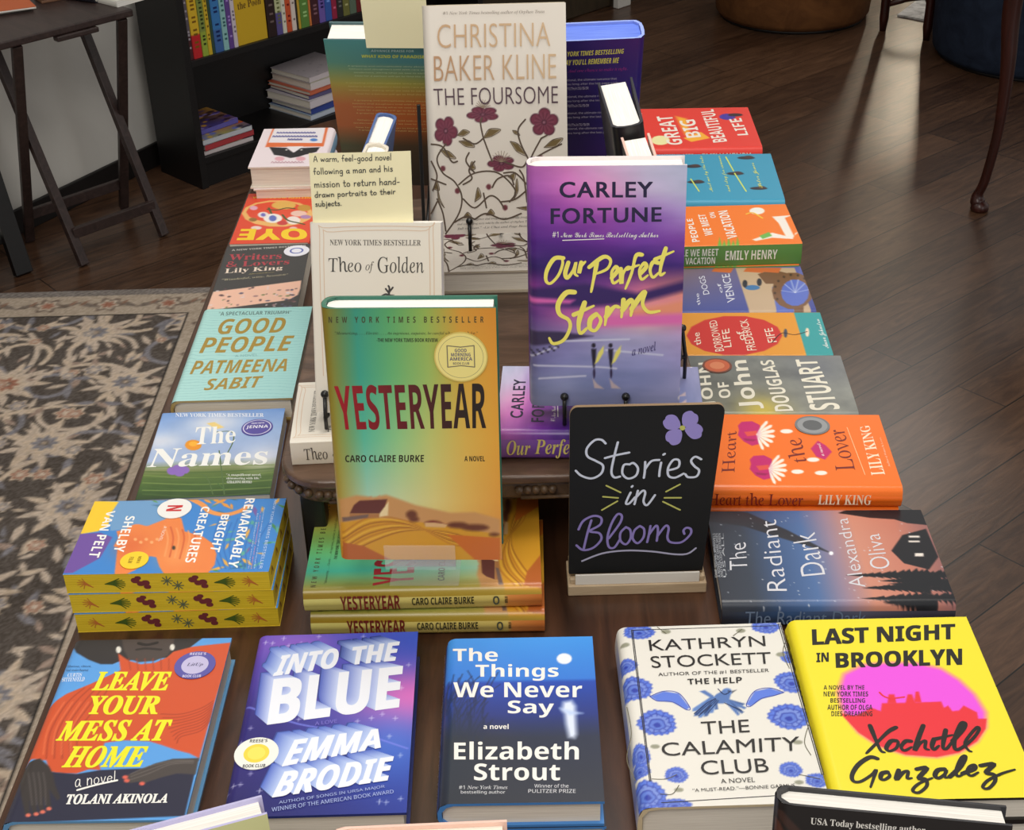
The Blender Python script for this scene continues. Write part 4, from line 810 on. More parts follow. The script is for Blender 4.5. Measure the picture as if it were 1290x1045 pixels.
 ('P',(246,238,226),[(.257,.592),(.306,.548),(.35,.516),(.381,.51),(.385,.521),(.34,.553)]),
 ('P',(246,238,226),[(.257,.592),(.265,.547),(.283,.512),(.309,.503),(.323,.512),(.305,.548)]),
 ('P',(246,238,226),[(.257,.592),(.223,.552),(.213,.518),(.231,.507),(.254,.513),(.263,.547)]),
 ('P',(246,238,226),[(.257,.592),(.186,.562),(.15,.534),(.157,.522),(.186,.525),(.221,.553)]),
 ('P',(246,238,226),[(.257,.592),(.158,.575),(.101,.557),(.097,.546),(.127,.544),(.184,.563)]),
 ('P',(246,238,226),[(.257,.592),(.142,.591),(.072,.584),(.058,.575),(.086,.57),(.157,.577)]),
 ('P',(246,238,226),[(.761,.44),(.748,.444),(.737,.454),(.731,.466),(.73,.48),(.736,.491),(.747,.499),(.76,.501),(.774,.497),(.785,.488),(.791,.475),(.791,.462),(.785,.45),(.774,.442)]),
 ('P',(246,238,226),[(.219,.432),(.207,.436),(.197,.445),(.191,.457),(.191,.47),(.196,.481),(.206,.488),(.218,.49),(.231,.486),(.241,.478),(.246,.465),(.247,.453),(.241,.441),(.232,.434)]),
 ('P',(246,238,226),[(.205,.325),(.192,.329),(.182,.338),(.177,.35),(.177,.363),(.182,.374),(.192,.381),(.204,.383),(.216,.379),(.226,.37),(.232,.358),(.232,.345),(.227,.334),(.217,.327)]),
 ('P',(246,238,226),[(.376,.346),(.364,.35),(.354,.359),(.348,.371),(.348,.384),(.353,.396),(.363,.403),(.376,.405),(.388,.401),(.399,.392),(.404,.379),(.405,.366),(.399,.355),(.389,.348)]),
 ('T','Heart','itu',(120,30,22),[(.197,.814),(.735,.765),(.767,.71),(.206,.752)]),
 ('T','the','itu',(120,30,22),[(.325,.482),(.62,.501),(.674,.407),(.342,.407)]),
 ('T','Lover','itu',(120,30,22),[(.234,.282),(.763,.27),(.808,.19),(.247,.191)]),
 ('T','LILY KING','ru',(250,226,196),[(.176,.126),(.832,.112),(.855,.064),(.189,.06)]),
 ('T','Author of Writers & Lovers','it',(250,226,196),[(.278,.036),(.678,.035),(.687,.025),(.291,.023)]),
 ('S',(250,200,150),1,[(.183,.154),(.818,.174)]),
 ('P',(196,28,108),[(.523,.374),(.631,.331),(.567,.299),(.482,.278),(.377,.32),(.418,.357)]),
 ('T','a novel','bi',(250,220,220),[(.418,.335),(.588,.339),(.597,.324),(.427,.318)]),
 ('seal',(.838,.34),.13,'medal'),
],
'john':[
 ('bg',(112,112,98),(96,100,98),(128,130,128),(140,142,134)),
 ('mottle',.1),
 ('G',(214,190,70),(.067,.504),.253,.135,.8),
 ('G',(90,96,110),(.799,.152),.334,.16,.5),
 ('T','JOHN','sb',(232,226,208),[(.103,.821),(.869,.81),(.886,.734),(.119,.739)]),
 ('T','OF','sb',(232,226,208),[(.25,.723),(.52,.721),(.542,.66),(.271,.659)]),
 ('T','John','sb',(232,226,208),[(.067,.631),(.903,.629),(.926,.513),(.093,.494)]),
 ('T','DOUGLAS','sb',(232,226,208),[(.041,.439),(.903,.461),(.926,.387),(.052,.34)]),
 ('T','STUART','sb',(232,226,208),[(.052,.252),(.925,.262),(.937,.143),(.083,.089)]),
 ('seal',(.811,.706),.13,'rust'),
],
'borrow':[
 ('bg',(226,152,48)),
 ('P',(52,158,160),[(1.001,.166),(.998,-.02),(-.02,-.033),(-.018,.164)]),
 ('P',(203,46,40),[(.445,.278),(.246,.321),(.089,.412),(.004,.534),(.005,.663),(.093,.776),(.252,.851),(.453,.873),(.658,.835),(.824,.744),(.917,.618),(.915,.482),(.819,.366),(.65,.294)]),
 ('T','the','bf2',(238,226,205),[(.207,.831),(.506,.831),(.528,.79),(.243,.79)]),
 ('T','BORROWED','bf2',(238,226,205),[(.074,.712),(.789,.718),(.827,.67),(.095,.656)]),
 ('T','LIFE','bf2',(238,226,205),[(.168,.653),(.579,.648),(.617,.6),(.182,.607)]),
 ('T','of','bf2',(238,226,205),[(.314,.557),(.54,.558),(.555,.517),(.351,.515)]),
 ('T','FREDERICK','bf2',(238,226,205),[(.094,.516),(.81,.523),(.848,.473),(.108,.457)]),
 ('T','FIFE','bf2',(238,226,205),[(.275,.376),(.599,.381),(.629,.329),(.297,.322)]),
 ('T','Anna Johnston','bs',(232,240,236),[(.125,.048),(.826,.046),(.841,.009),(.161,.002)]),
 ('S',(60,40,36),1.4,[(.275,.353),(.498,.278),(.46,.202),(.534,.117)]),
 ('P',(60,70,90),[(.498,.243),(.452,.247),(.415,.253),(.395,.259),(.395,.264),(.416,.268),(.452,.268),(.498,.266),(.544,.262),(.581,.256),(.602,.25),(.602,.245),(.581,.241),(.544,.241)]),
 ('P',(250,220,190),[(.519,.106),(.473,.111),(.436,.117),(.416,.124),(.416,.129),(.436,.132),(.473,.132),(.519,.13),(.565,.125),(.602,.119),(.623,.113),(.623,.108),(.602,.104),(.565,.104)]),
],
'dogs':[
 ('bg',(74,86,158),(150,120,110),(96,104,176),(66,76,150)),
 ('P',(196,170,140),[(.984,.441),(.961,.042),(-.031,.034),(-.011,.43)]),
 ('P',(120,86,62),[(.827,.304),(.933,.197),(.814,.079),(.451,.043),(-.029,.085),(-.025,.146),(.35,.127),(.601,.186),(.606,.271)]),
 ('P',(92,110,190),[(.532,.235),(.599,.144),(.314,.121),(-.025,.146),(-.02,.257)]),
 ('P',(124,88,62),[(.433,-.03),(.258,.003),(.123,.056),(.05,.118),(.053,.178),(.132,.224),(.271,.249),(.447,.245),(.626,.214),(.77,.161),(.849,.097),(.845,.034),(.76,-.014),(.612,-.037)]),
 ('P',(92,112,196),[(.392,.006),(.266,.029),(.168,.065),(.115,.107),(.117,.147),(.174,.177),(.275,.192),(.402,.189),(.53,.167),(.633,.131),(.69,.087),(.687,.046),(.627,.015),(.521,.001)]),
 ('L',(206,214,236),.008,[(.397,.097),(.449,.183)]),
 ('L',(206,214,236),.008,[(.397,.097),(.594,.147)]),
 ('L',(206,214,236),.008,[(.397,.097),(.683,.096)]),
 ('L',(206,214,236),.008,[(.397,.097),(.686,.045)]),
 ('L',(206,214,236),.008,[(.397,.097),(.603,.01)]),
 ('L',(206,214,236),.008,[(.397,.097),(.46,.001)]),
 ('P',(70,50,40),[(.266,.219),(.254,.221),(.244,.224),(.239,.228),(.239,.232),(.245,.234),(.255,.236),(.267,.235),(.278,.233),(.288,.23),(.293,.226),(.293,.223),(.287,.22),(.278,.218)]),
 ('P',(70,50,40),[(.396,.222),(.384,.224),(.375,.227),(.37,.231),(.37,.235),(.375,.237),(.385,.239),(.397,.238),(.409,.236),(.419,.233),(.424,.229),(.424,.226),(.418,.223),(.409,.221)]),
 ('P',(70,50,40),[(.536,.205),(.524,.207),(.514,.211),(.509,.215),(.509,.218),(.515,.221),(.525,.223),(.537,.222),(.549,.22),(.559,.217),(.565,.213),(.564,.209),(.559,.206),(.549,.205)]),
 ('P',(70,50,40),[(.663,.172),(.65,.174),(.64,.177),(.635,.181),(.635,.185),(.641,.188),(.651,.189),(.664,.189),(.676,.187),(.686,.183),(.691,.179),(.691,.176),(.685,.173),(.675,.171)]),
 ('P',(70,50,40),[(.755,.126),(.742,.128),(.732,.131),(.727,.135),(.727,.139),(.733,.142),(.743,.143),(.756,.143),(.768,.141),(.779,.137),(.784,.133),(.784,.13),(.778,.127),(.768,.126)]),
 ('P',(70,50,40),[(.797,.075),(.784,.078),(.774,.081),(.769,.085),(.769,.089),(.775,.092),(.785,.093),(.798,.093),(.811,.09),(.821,.087),(.826,.083),(.826,.079),(.82,.076),(.81,.075)]),
 ('P',(70,50,40),[(.782,.029),(.769,.031),(.759,.034),(.753,.038),(.754,.042),(.759,.045),(.77,.046),(.783,.046),(.795,.044),(.805,.04),(.811,.036),(.811,.032),(.805,.03),(.794,.028)]),
 ('P',(70,50,40),[(.711,-.006),(.699,-.004),(.689,-.001),(.683,.003),(.684,.007),(.689,.01),(.7,.011),(.712,.011),(.725,.008),(.735,.005),(.74,.001),(.74,-.003),(.734,-.006),(.724,-.007)]),
 ('P',(70,50,40),[(.599,-.024),(.586,-.022),(.576,-.019),(.571,-.015),(.571,-.011),(.577,-.008),(.587,-.007),(.6,-.008),(.612,-.01),(.622,-.013),(.627,-.017),(.627,-.021),(.621,-.024),(.611,-.025)]),
 ('P',(70,50,40),[(.462,-.023),(.45,-.02),(.441,-.017),(.435,-.013),(.435,-.009),(.441,-.007),(.451,-.005),(.463,-.006),(.475,-.008),(.485,-.012),(.49,-.016),(.49,-.019),(.485,-.022),(.475,-.023)]),
 ('P',(70,120,170),[(.522,.316),(.498,.324),(.479,.339),(.469,.36),(.47,.383),(.482,.402),(.503,.414),(.528,.417),(.552,.41),(.571,.394),(.581,.373),(.58,.351),(.568,.331),(.547,.319)]),
 ('P',(50,50,60),[(.613,.391),(.575,.396),(.546,.403),(.53,.411),(.53,.419),(.547,.424),(.577,.426),(.614,.425),(.652,.42),(.682,.413),(.698,.404),(.698,.397),(.681,.391),(.65,.389)]),
 ('P',(50,50,60),[(.643,.293),(.606,.298),(.576,.305),(.56,.313),(.561,.321),(.577,.326),(.608,.328),(.645,.326),(.683,.321),(.713,.314),(.729,.306),(.729,.298),(.711,.293),(.681,.291)]),
 ('P',(206,110,60),[(.992,.582),(.985,.452),(.867,.483),(.904,.61)]),
 ('P',(206,110,60),[(.98,.366),(.972,.236),(.855,.269),(.891,.395)]),
 ('P',(206,110,60),[(.974,.258),(.966,.129),(.849,.162),(.885,.288)]),
 ('T','the','bf2',(226,228,240),[(.141,.756),(.404,.751),(.417,.729),(.174,.733)]),
 ('T','DOGS','bf2',(226,228,240),[(.38,.7),(.79,.704),(.81,.664),(.399,.659)]),
 ('T','of','bf2',(226,228,240),[(.41,.593),(.624,.592),(.637,.57),(.423,.569)]),
 ('T','VENICE','bf2',(226,228,240),[(.199,.557),(.826,.547),(.852,.493),(.231,.501)]),
],
'people':[
 ('bg',(240,122,34)),
 ('T','PEOPLE','sb',(240,236,226),[(.088,.756),(.669,.75),(.681,.708),(.098,.702)]),
 ('T','WE MEET','sb',(240,236,226),[(.236,.654),(.778,.659),(.79,.607),(.246,.595)]),
 ('T','ON','sb',(240,236,226),[(.677,.575),(.821,.576),(.834,.538),(.69,.535)]),
 ('T','VACATION','sb',(240,236,226),[(.143,.506),(.848,.509),(.875,.437),(.168,.432)]),
 ('P',(240,232,222),[(.112,.336),(.272,.18),(.185,.096),(.509,.107),(.677,.134),(.705,-.019),(.636,.047),(.179,.038),(.301,-.026),(.241,.022),(.102,.054),(.146,.194),(.078,.313)]),
 ('P',(110,180,80),[(.201,.277),(.29,.2),(.193,.189),(.121,.263)]),
 ('S',(244,190,60),3,[(.761,.309),(.79,.26),(.642,.207)]),
 ('P',(240,236,226),[(.833,.17),(.793,.18),(.763,.198),(.747,.222),(.749,.247),(.769,.267),(.803,.279),(.843,.28),(.883,.27),(.914,.251),(.93,.227),(.928,.203),(.908,.182),(.874,.171)]),
 ('P',(110,176,60),[(-.006,.587),(.195,.555),(-.008,.56)]),
 ('P',(110,176,60),[(-.008,.556),(.114,.531),(-.011,.53)]),
 ('P',(110,176,60),[(-.011,.525),(.189,.493),(-.013,.499)]),
 ('P',(110,176,60),[(-.014,.495),(.108,.469),(-.016,.468)]),
 ('P',(110,176,60),[(-.017,.464),(.184,.431),(-.019,.438)]),
],
'blue':[
 ('bg',(58,152,186)),
 ('T','Meet me by the lake','bs',(214,222,96),[(.184,.467),(.953,.493),(.966,.464),(.196,.438)]),
 ('T','and stay for summer','bs',(214,222,96),[(.182,.356),(.95,.371),(.963,.34),(.194,.324)]),
 ('T','Peter Jones','bs',(226,226,90),[(.255,.145),(.79,.157),(.803,.126),(.267,.111)]),
 ('S',(206,220,100),2,[(.574,.279),(.192,.233)]),
 ('S',(206,220,100),2,[(.934,.312),(.621,.282)]),
 ('S',(206,220,100),2,[(.459,.577),(.198,.537)]),
 ('S',(206,220,100),2,[(.944,.718),(.802,.693)]),
 ('P',(44,40,50),[(.392,.489),(.377,.495),(.366,.512),(.36,.535),(.361,.561),(.368,.583),(.38,.599),(.394,.604),(.408,.597),(.419,.581),(.425,.557),(.425,.531),(.418,.509),(.406,.493)]),
 ('P',(70,50,50),[(.411,.5),(.4,.503),(.391,.512),(.386,.524),(.387,.536),(.392,.548),(.401,.555),(.413,.557),(.424,.554),(.433,.545),(.438,.533),(.438,.521),(.432,.509),(.423,.502)]),
 ('P',(44,40,50),[(.565,.217),(.551,.224),(.54,.241),(.534,.265),(.534,.291),(.541,.314),(.553,.329),(.568,.334),(.582,.327),(.594,.31),(.6,.286),(.599,.26),(.592,.237),(.58,.222)]),
 ('P',(70,50,50),[(.586,.228),(.574,.232),(.565,.241),(.56,.253),(.56,.266),(.566,.277),(.575,.285),(.587,.287),(.599,.283),(.608,.274),(.613,.262),(.613,.249),(.607,.238),(.598,.23)]),
 ('P',(44,40,50),[(.908,.115),(.893,.122),(.881,.14),(.875,.164),(.876,.191),(.883,.214),(.896,.23),(.911,.234),(.926,.227),(.938,.21),(.945,.185),(.944,.159),(.937,.135),(.924,.12)]),
 ('P',(70,50,50),[(.93,.126),(.918,.13),(.908,.139),(.903,.152),(.903,.165),(.909,.176),(.919,.184),(.931,.186),(.944,.182),(.953,.173),(.958,.16),(.958,.147),(.952,.136),(.942,.128)]),
 ('P',(44,40,50),[(.253,.09),(.24,.097),(.229,.114),(.223,.137),(.224,.162),(.23,.184),(.242,.199),(.256,.204),(.27,.197),(.28,.18),(.286,.157),(.286,.131),(.279,.109),(.268,.094)]),
 ('P',(70,50,50),[(.273,.101),(.262,.104),(.253,.113),(.248,.125),(.249,.137),(.254,.148),(.263,.156),(.274,.157),(.285,.154),(.294,.145),(.299,.133),(.299,.12),(.293,.109),(.284,.102)]),
 ('P',(44,40,50),[(.874,.747),(.859,.754),(.847,.771),(.841,.795),(.841,.821),(.849,.845),(.861,.861),(.877,.867),(.892,.86),(.904,.843),(.91,.819),(.909,.792),(.902,.768),(.889,.752)]),
 ('P',(70,50,50),[(.895,.759),(.883,.762),(.873,.771),(.868,.783),(.869,.797),(.874,.808),(.884,.816),(.897,.819),(.909,.815),(.919,.807),(.924,.795),(.923,.781),(.918,.769),(.908,.761)]),
 ('P',(44,40,50),[(.728,.489),(.714,.496),(.702,.513),(.696,.537),(.696,.563),(.704,.586),(.716,.602),(.731,.607),(.746,.6),(.758,.583),(.764,.559),(.763,.533),(.756,.509),(.743,.494)]),
 ('P',(70,50,50),[(.749,.5),(.737,.504),(.728,.513),(.723,.525),(.723,.538),(.729,.549),(.739,.557),(.751,.559),(.763,.556),(.772,.547),(.777,.535),(.777,.522),(.771,.51),(.761,.502)]),
],
'red':[
 ('bg',(228,58,46)),
 ('T','GREAT','sb',(240,232,220),[(.098,.652),(.793,.692),(.819,.575),(.106,.542)]),
 ('T','BIG','sb',(240,232,220),[(.253,.507),(.68,.534),(.712,.418),(.277,.403)]),
 ('T','BEAUTIFUL','sb',(240,232,220),[(.131,.331),(.936,.358),(.963,.259),(.162,.23)]),
 ('T','LIFE','sb',(240,232,220),[(.292,.144),(.697,.168),(.724,.078),(.303,.068)]),
 ('P',(246,176,50),[(.801,.549),(.732,.473),(.251,.476),(.329,.514)],.02),
 ('P',(246,176,50),[(.254,.531),(.398,.397),(.244,.344),(.162,.483)]),
 ('P',(70,50,160),[(.758,.114),(.724,.123),(.697,.142),(.683,.167),(.685,.194),(.702,.216),(.73,.23),(.765,.232),(.8,.223),(.827,.204),(.841,.179),(.839,.152),(.822,.13),(.793,.116)]),
 ('P',(50,30,40),[(.803,.057),(.786,.064),(.773,.08),(.767,.103),(.768,.127),(.777,.149),(.792,.163),(.81,.166),(.827,.159),(.84,.143),(.847,.12),(.845,.095),(.836,.074),(.821,.06)]),
 ('P',(240,232,170),[(.208,.629),(.16,.639),(.122,.66),(.103,.688),(.104,.717),(.127,.742),(.167,.758),(.215,.762),(.263,.752),(.302,.732),(.322,.704),(.32,.674),(.297,.649),(.257,.633)]),
 ('T','EMILY HENRY','sb',(240,232,220),[(.123,.837),(.899,.82),(.913,.791),(.136,.806)]),
],
'goodp':[
 ('bg',(172,220,214),(160,214,210),(158,208,206),(176,222,218)),
 ('waves',(128,190,190),22),
 ('T','GOOD','sbi',(164,134,44),[(.195,.876),(.791,.876),(.795,.698),(.207,.698)]),
 ('T','PEOPLE','sbi',(164,134,44),[(.089,.667),(.9,.662),(.899,.489),(.104,.49)]),
 ('T','PATMEENA','sbi',(164,134,44),[(.078,.41),(.893,.404),(.897,.273),(.086,.269)]),
 ('T','SABIT','sbi',(164,134,44),[(.247,.215),(.717,.231),(.721,.114),(.25,.099)]),
 ('T','“A SPECTACULAR TRIUMPH”','sb',(86,120,116),[(.159,.964),(.819,.953),(.82,.916),(.165,.918)]),
 ('T','A NOVEL','s',(120,170,170),[(.422,.462),(.619,.468),(.624,.444),(.428,.438)]),
],
'names':[
 ('vg',[(1,(112,152,214)),(.75,(150,178,222)),(.42,(168,186,220)),(.32,(134,142,92)),(.26,(92,116,52)),(.1,(60,92,36)),(0,(44,70,30))]),
 ('G',(232,232,236),(.449,.854),.278,.153,.8),
 ('G',(226,226,232),(.066,.652),.198,.111,.7),
 ('G',(232,232,238),(.905,.418),.17,.142,.7),
 ('mottle',.05),
 ('L',(116,140,70),.012,[(-.016,.352),(.463,.339),(.989,.324)]),
 ('L',(70,100,40),.012,[(-.007,.309),(.474,.273),(.994,.282)]),
 ('L',(116,140,70),.012,[(.003,.267),(.485,.207),(.999,.24)]),
 ('L',(70,100,40),.012,[(.012,.226),(.486,.203),(1.004,.199)]),
 ('L',(116,140,70),.012,[(.021,.184),(.497,.138),(1.009,.157)]),
 ('L',(70,100,40),.012,[(.029,.143),(.508,.074),(1.014,.117)]),
 ('L',(116,140,70),.012,[(.038,.103),(.509,.071),(1.019,.076)]),
 ('L',(70,100,40),.012,[(.047,.062),(.52,.007),(1.024,.036)]),
 ('S',(84,110,60),1.8,[(.66,.022),(.577,.367),(.542,.512)]),
 ('S',(84,110,60),1.8,[(.481,.738),(.606,.73),(.635,.616),(.602,.437)]),
 ('S',(84,110,60),1.6,[(.322,.261),(.481,.234),(.574,.027)]),
 ('S',(70,110,50),1.5,[(.653,.072),(.59,.143)]),
 ('T','The','b',(244,244,240),[(.313,.805),(.632,.804),(.655,.596),(.329,.591)]),
 ('T','Names','b',(244,244,240),[(.031,.563),(.928,.542),(.934,.328),(.013,.35)]),
 ('P',(236,150,30),[(.393,.587),(.391,.56),(.377,.54),(.352,.529),(.323,.531),(.294,.545),(.272,.568),(.26,.596),(.262,.623),(.276,.644),(.301,.654),(.33,.652),(.359,.638),(.382,.615)]),
 ('P',(250,180,50),[(.359,.604),(.357,.591),(.35,.582),(.337,.577),(.322,.578),(.307,.584),(.295,.595),(.289,.608),(.291,.621),(.298,.631),(.311,.636),(.326,.635),(.341,.628),(.353,.617)]),
 ('P',(236,208,130),[(.387,.85),(.448,.862),(.539,.791),(.487,.775),(.446,.797)]),
 ('P',(140,104,190),[(.263,.3),(.263,.28),(.254,.265),(.238,.257),(.219,.259),(.2,.268),(.185,.285),(.177,.305),(.177,.324),(.186,.34),(.202,.347),(.221,.346),(.24,.336),(.255,.32)]),
 ('P',(140,104,190),[(.299,.322),(.299,.302),(.29,.287),(.274,.279),(.255,.28),(.236,.29),(.221,.307),(.213,.327),(.213,.347),(.222,.362),(.238,.37),(.257,.369),(.276,.359),(.291,.342)]),
 ('P',(140,104,190),[(.35,.305),(.349,.285),(.34,.27),(.325,.262),(.306,.264),(.287,.273),(.272,.29),(.264,.31),(.264,.33),(.273,.345),(.289,.353),(.308,.351),(.327,.341),(.342,.325)]),
 ('P',(140,104,190),[(.322,.279),(.321,.259),(.312,.244),(.296,.237),(.277,.238),(.258,.248),(.244,.264),(.235,.284),(.236,.303),(.245,.319),(.26,.326),(.28,.325),(.299,.315),(.314,.299)]),
 ('T','NEW YORK TIMES BESTSELLER','ru',(236,240,246),[(.11,.993),(.832,.946),(.839,.899),(.119,.945)]),
 ('T','“A magnificent novel,','b',(228,230,226),[(.639,.245),(.906,.229),(.91,.198),(.644,.214)]),
 ('T','shimmering with life.”','b',(228,230,226),[(.645,.207),(.911,.191),(.915,.16),(.65,.176)]),
 ('T','—GERALDINE BROOKS','b',(228,230,226),[(.651,.169),(.845,.157),(.849,.127),(.656,.139)]),
 ('seal',(.804,.766),.125,'jenna'),
],
'writ':[
 ('bg',(64,63,62)),
 ('P',(238,190,166),[(.011,.282),(.981,.408),(.989,.288),(.976,.193),(.908,.139),(.825,.114),(.033,.013),(-.011,-.027),(-.007,.088)]),
 ('specks',(.02,.03,.98,.33),60,[(96,70,74),(160,120,120),(225,210,214),(90,86,110),(120,130,80)]),
 ('T','Writers','ru',(176,64,74),[(.066,.867),(.685,.864),(.693,.763),(.073,.766)]),
 ('T','& Lovers','ru',(176,64,74),[(.06,.746),(.794,.762),(.8,.671),(.07,.656)]),
 ('T','Lily King','b',(232,214,196),[(.069,.635),(.735,.65),(.735,.572),(.076,.539)]),
 ('T','A NEW YORK TIMES BESTSELLER','sb',(190,186,178),[(.073,.948),(.952,.983),(.955,.959),(.079,.92)]),
 ('T','“Wonderful, witty, heartfelt”','it',(206,196,160),[(.066,.474),(.811,.522),(.816,.494),(.075,.436)]),
 ('T','Author of Heart the Lover','it',(196,180,110),[(.355,.544),(.646,.561),(.65,.542),(.359,.525)]),
 ('seal',(.854,.88),.15,'blue'),
],
'oye':[
 ('bg',(226,76,48)),
 ('P',(236,182,106),[(.046,.442),(.071,.557),(.183,.644),(.359,.689),(.566,.682),(.765,.625),(.918,.528),(.994,.409),(.977,.292),(.868,.199),(.687,.151),(.472,.159),(.267,.22),(.116,.321)]),
 ('P',(226,76,48),[(.128,.411),(.15,.501),(.248,.569),(.401,.604),(.579,.598),(.75,.552),(.88,.476),(.943,.383),(.926,.292),(.83,.221),(.673,.185),(.489,.191),(.315,.239),(.186,.318)]),
 ('P',(226,180,90),[(.31,.266),(.319,.302),(.358,.33),(.42,.344),(.493,.341),(.562,.323),(.615,.292),(.639,.254),(.631,.218),(.592,.189),(.529,.175),(.455,.177),(.386,.196),(.334,.228)]),
 ('P',(240,236,230),[(.436,.524),(.439,.564),(.467,.595),(.513,.611),(.569,.609),(.623,.589),(.665,.556),(.687,.515),(.684,.475),(.657,.444),(.61,.427),(.554,.429),(.499,.449),(.457,.483)]),
 ('P',(90,110,190),[(.511,.521),(.51,.547),(.52,.568),(.537,.579),(.559,.578),(.582,.566),(.601,.544),(.612,.518),(.613,.492),(.603,.471),(.586,.46),(.563,.461),(.541,.474),(.522,.495)]),
 ('P',(236,226,220),[(.191,.573),(.193,.608),(.213,.635),(.247,.649),(.288,.648),(.328,.631),(.36,.602),(.377,.567),(.375,.531),(.355,.504),(.321,.489),(.279,.491),(.239,.508),(.207,.537)]),
 ('P',(236,226,220),[(.631,.449),(.632,.475),(.647,.496),(.673,.506),(.706,.505),(.737,.493),(.762,.471),(.776,.444),(.775,.418),(.76,.397),(.733,.387),(.701,.388),(.669,.4),(.644,.422)]),
 ('P',(110,110,190),[(.671,.448),(.67,.463),(.676,.475),(.688,.482),(.702,.481),(.717,.474),(.729,.461),(.736,.446),(.736,.43),(.73,.418),(.719,.411),(.704,.412),(.69,.419),(.678,.432)]),
 ('P',(236,196,180),[(.131,.439),(.137,.465),(.163,.485),(.204,.495),(.252,.493),(.297,.48),(.332,.458),(.348,.431),(.343,.405),(.317,.385),(.276,.375),(.227,.376),(.181,.39),(.147,.412)]),
 ('P',(170,130,180),[(.064,.509),(.068,.526),(.086,.538),(.113,.545),(.145,.544),(.175,.535),(.197,.521),(.208,.505),(.204,.488),(.187,.475),(.159,.469),(.127,.47),(.097,.478),(.074,.492)]),
 ('P',(200,150,60),[(.098,.329),(.102,.358),(.122,.38),(.156,.392),(.196,.391),(.235,.376),(.265,.352),(.28,.323),(.277,.294),(.256,.271),(.222,.259),(.182,.26),(.142,.275),(.113,.299)]),
 ('P',(226,170,190),[(.809,.304),(.81,.324),(.821,.339),(.841,.347),(.865,.346),(.889,.337),(.908,.32),(.919,.301),(.918,.281),(.907,.266),(.887,.258),(.862,.259),(.838,.268),(.819,.285)]),
 ('P',(200,60,60),[(.344,.621),(.347,.64),(.364,.654),(.39,.661),(.422,.66),(.452,.651),(.475,.636),(.487,.617),(.484,.598),(.467,.584),(.44,.576),(.408,.577),(.378,.587),(.355,.602)]),
 ('P',(236,210,200),[(.661,.704),(.664,.72),(.681,.732),(.707,.738),(.739,.737),(.769,.729),(.792,.716),(.803,.699),(.8,.683),(.783,.671),(.756,.665),(.725,.666),(.694,.674),(.672,.687)]),
 ('P',(150,110,50),[(.762,.54),(.763,.556),(.775,.569),(.794,.576),(.818,.575),(.842,.567),(.86,.553),(.869,.536),(.868,.52),(.856,.507),(.837,.5),(.813,.501),(.789,.509),(.771,.523)]),
 ('P',(230,190,180),[(.198,.732),(.2,.748),(.212,.761),(.232,.767),(.255,.766),(.278,.759),(.295,.745),(.304,.729),(.302,.713),(.29,.701),(.27,.694),(.246,.695),(.224,.703),(.206,.716)]),
 ('S',(84,92,50),3.2,[(.675,.337),(.544,.355),(.426,.318),(.314,.336)]),
 ('S',(84,92,50),3.2,[(.45,.455),(.355,.567),(.201,.626),(.125,.655)]),
 ('S',(84,92,50),3.2,[(.663,.309),(.601,.423)]),
 ('T','OYE','sbx',(246,206,40),[(.019,.951),(.927,.934),(.921,.716),(.088,.736)]),
 ('T','MELISSA MOGOLLON','sb',(246,206,60),[(.133,.095),(.93,.067),(.913,.102),(.125,.135)]),
],
'dogp':[
 ('bg',(238,224,228)),
 ('P',(226,112,60),[(.882,-.035),(.107,-.003),(.087,.506),(.88,.492)]),
 ('P',(236,230,234),[(.857,-.034),(.145,-.004),(.124,.415),(.862,.374)]),
 ('P',(34,32,36),[(.824,.494),(.587,.521),(.471,.649),(.4,.536),(.134,.522),(.16,.644),(.312,.715),(.377,.757),(.481,.788),(.601,.731),(.717,.699)]),
 ('P',(236,228,230),[(.585,.486),(.362,.488),(.461,.65)]),
 ('P',(226,170,180),[(.558,.802),(.56,.826),(.574,.844),(.599,.854),(.628,.852),(.656,.841),(.678,.821),(.69,.797),(.688,.773),(.674,.754),(.649,.744),(.62,.746),(.591,.757),(.569,.778)]),
 ('P',(226,170,180),[(.275,.813),(.277,.837),(.292,.855),(.316,.865),(.345,.863),(.374,.852),(.395,.832),(.406,.808),(.404,.784),(.39,.765),(.365,.756),(.336,.757),(.307,.769),(.286,.789)]),
 ('P',(240,236,230),[(.562,.575),(.562,.582),(.565,.586),(.571,.589),(.577,.589),(.584,.586),(.589,.58),(.591,.574),(.591,.568),(.588,.563),(.583,.561),(.576,.561),(.57,.564),(.564,.569)]),
 ('P',(240,236,230),[(.358,.584),(.358,.59),(.361,.594),(.367,.597),(.373,.597),(.38,.594),(.385,.589),(.387,.582),(.387,.576),(.384,.571),(.378,.569),(.372,.569),(.365,.572),(.36,.577)]),
 ('S',(120,120,170),1.6,[(.795,.13),(.792,.089),(.772,.135),(.769,.102)]),
 ('S',(120,120,170),1.6,[(.753,.132),(.75,.091),(.73,.137),(.727,.103)]),
 ('S',(120,120,170),1.6,[(.711,.134),(.708,.093),(.688,.139),(.685,.105)]),
 ('S',(120,120,170),1.6,[(.669,.136),(.666,.095),(.646,.14),(.643,.107)]),
 ('S',(120,120,170),1.6,[(.627,.137),(.624,.096),(.604,.142),(.601,.109)]),
 ('S',(120,120,170),1.6,[(.585,.139),(.582,.098),(.562,.144),(.559,.11)]),
 ('S',(120,120,170),1.6,[(.543,.141),(.54,.1),(.52,.146),(.517,.112)]),
 ('S',(120,120,170),1.6,[(.501,.143),(.498,.102),(.478,.147),(.475,.114)]),
 ('S',(120,120,170),1.6,[(.46,.144),(.456,.103),(.436,.149),(.433,.116)]),
 ('S',(120,120,170),1.6,[(.418,.146),(.414,.105),(.394,.151),(.391,.117)]),
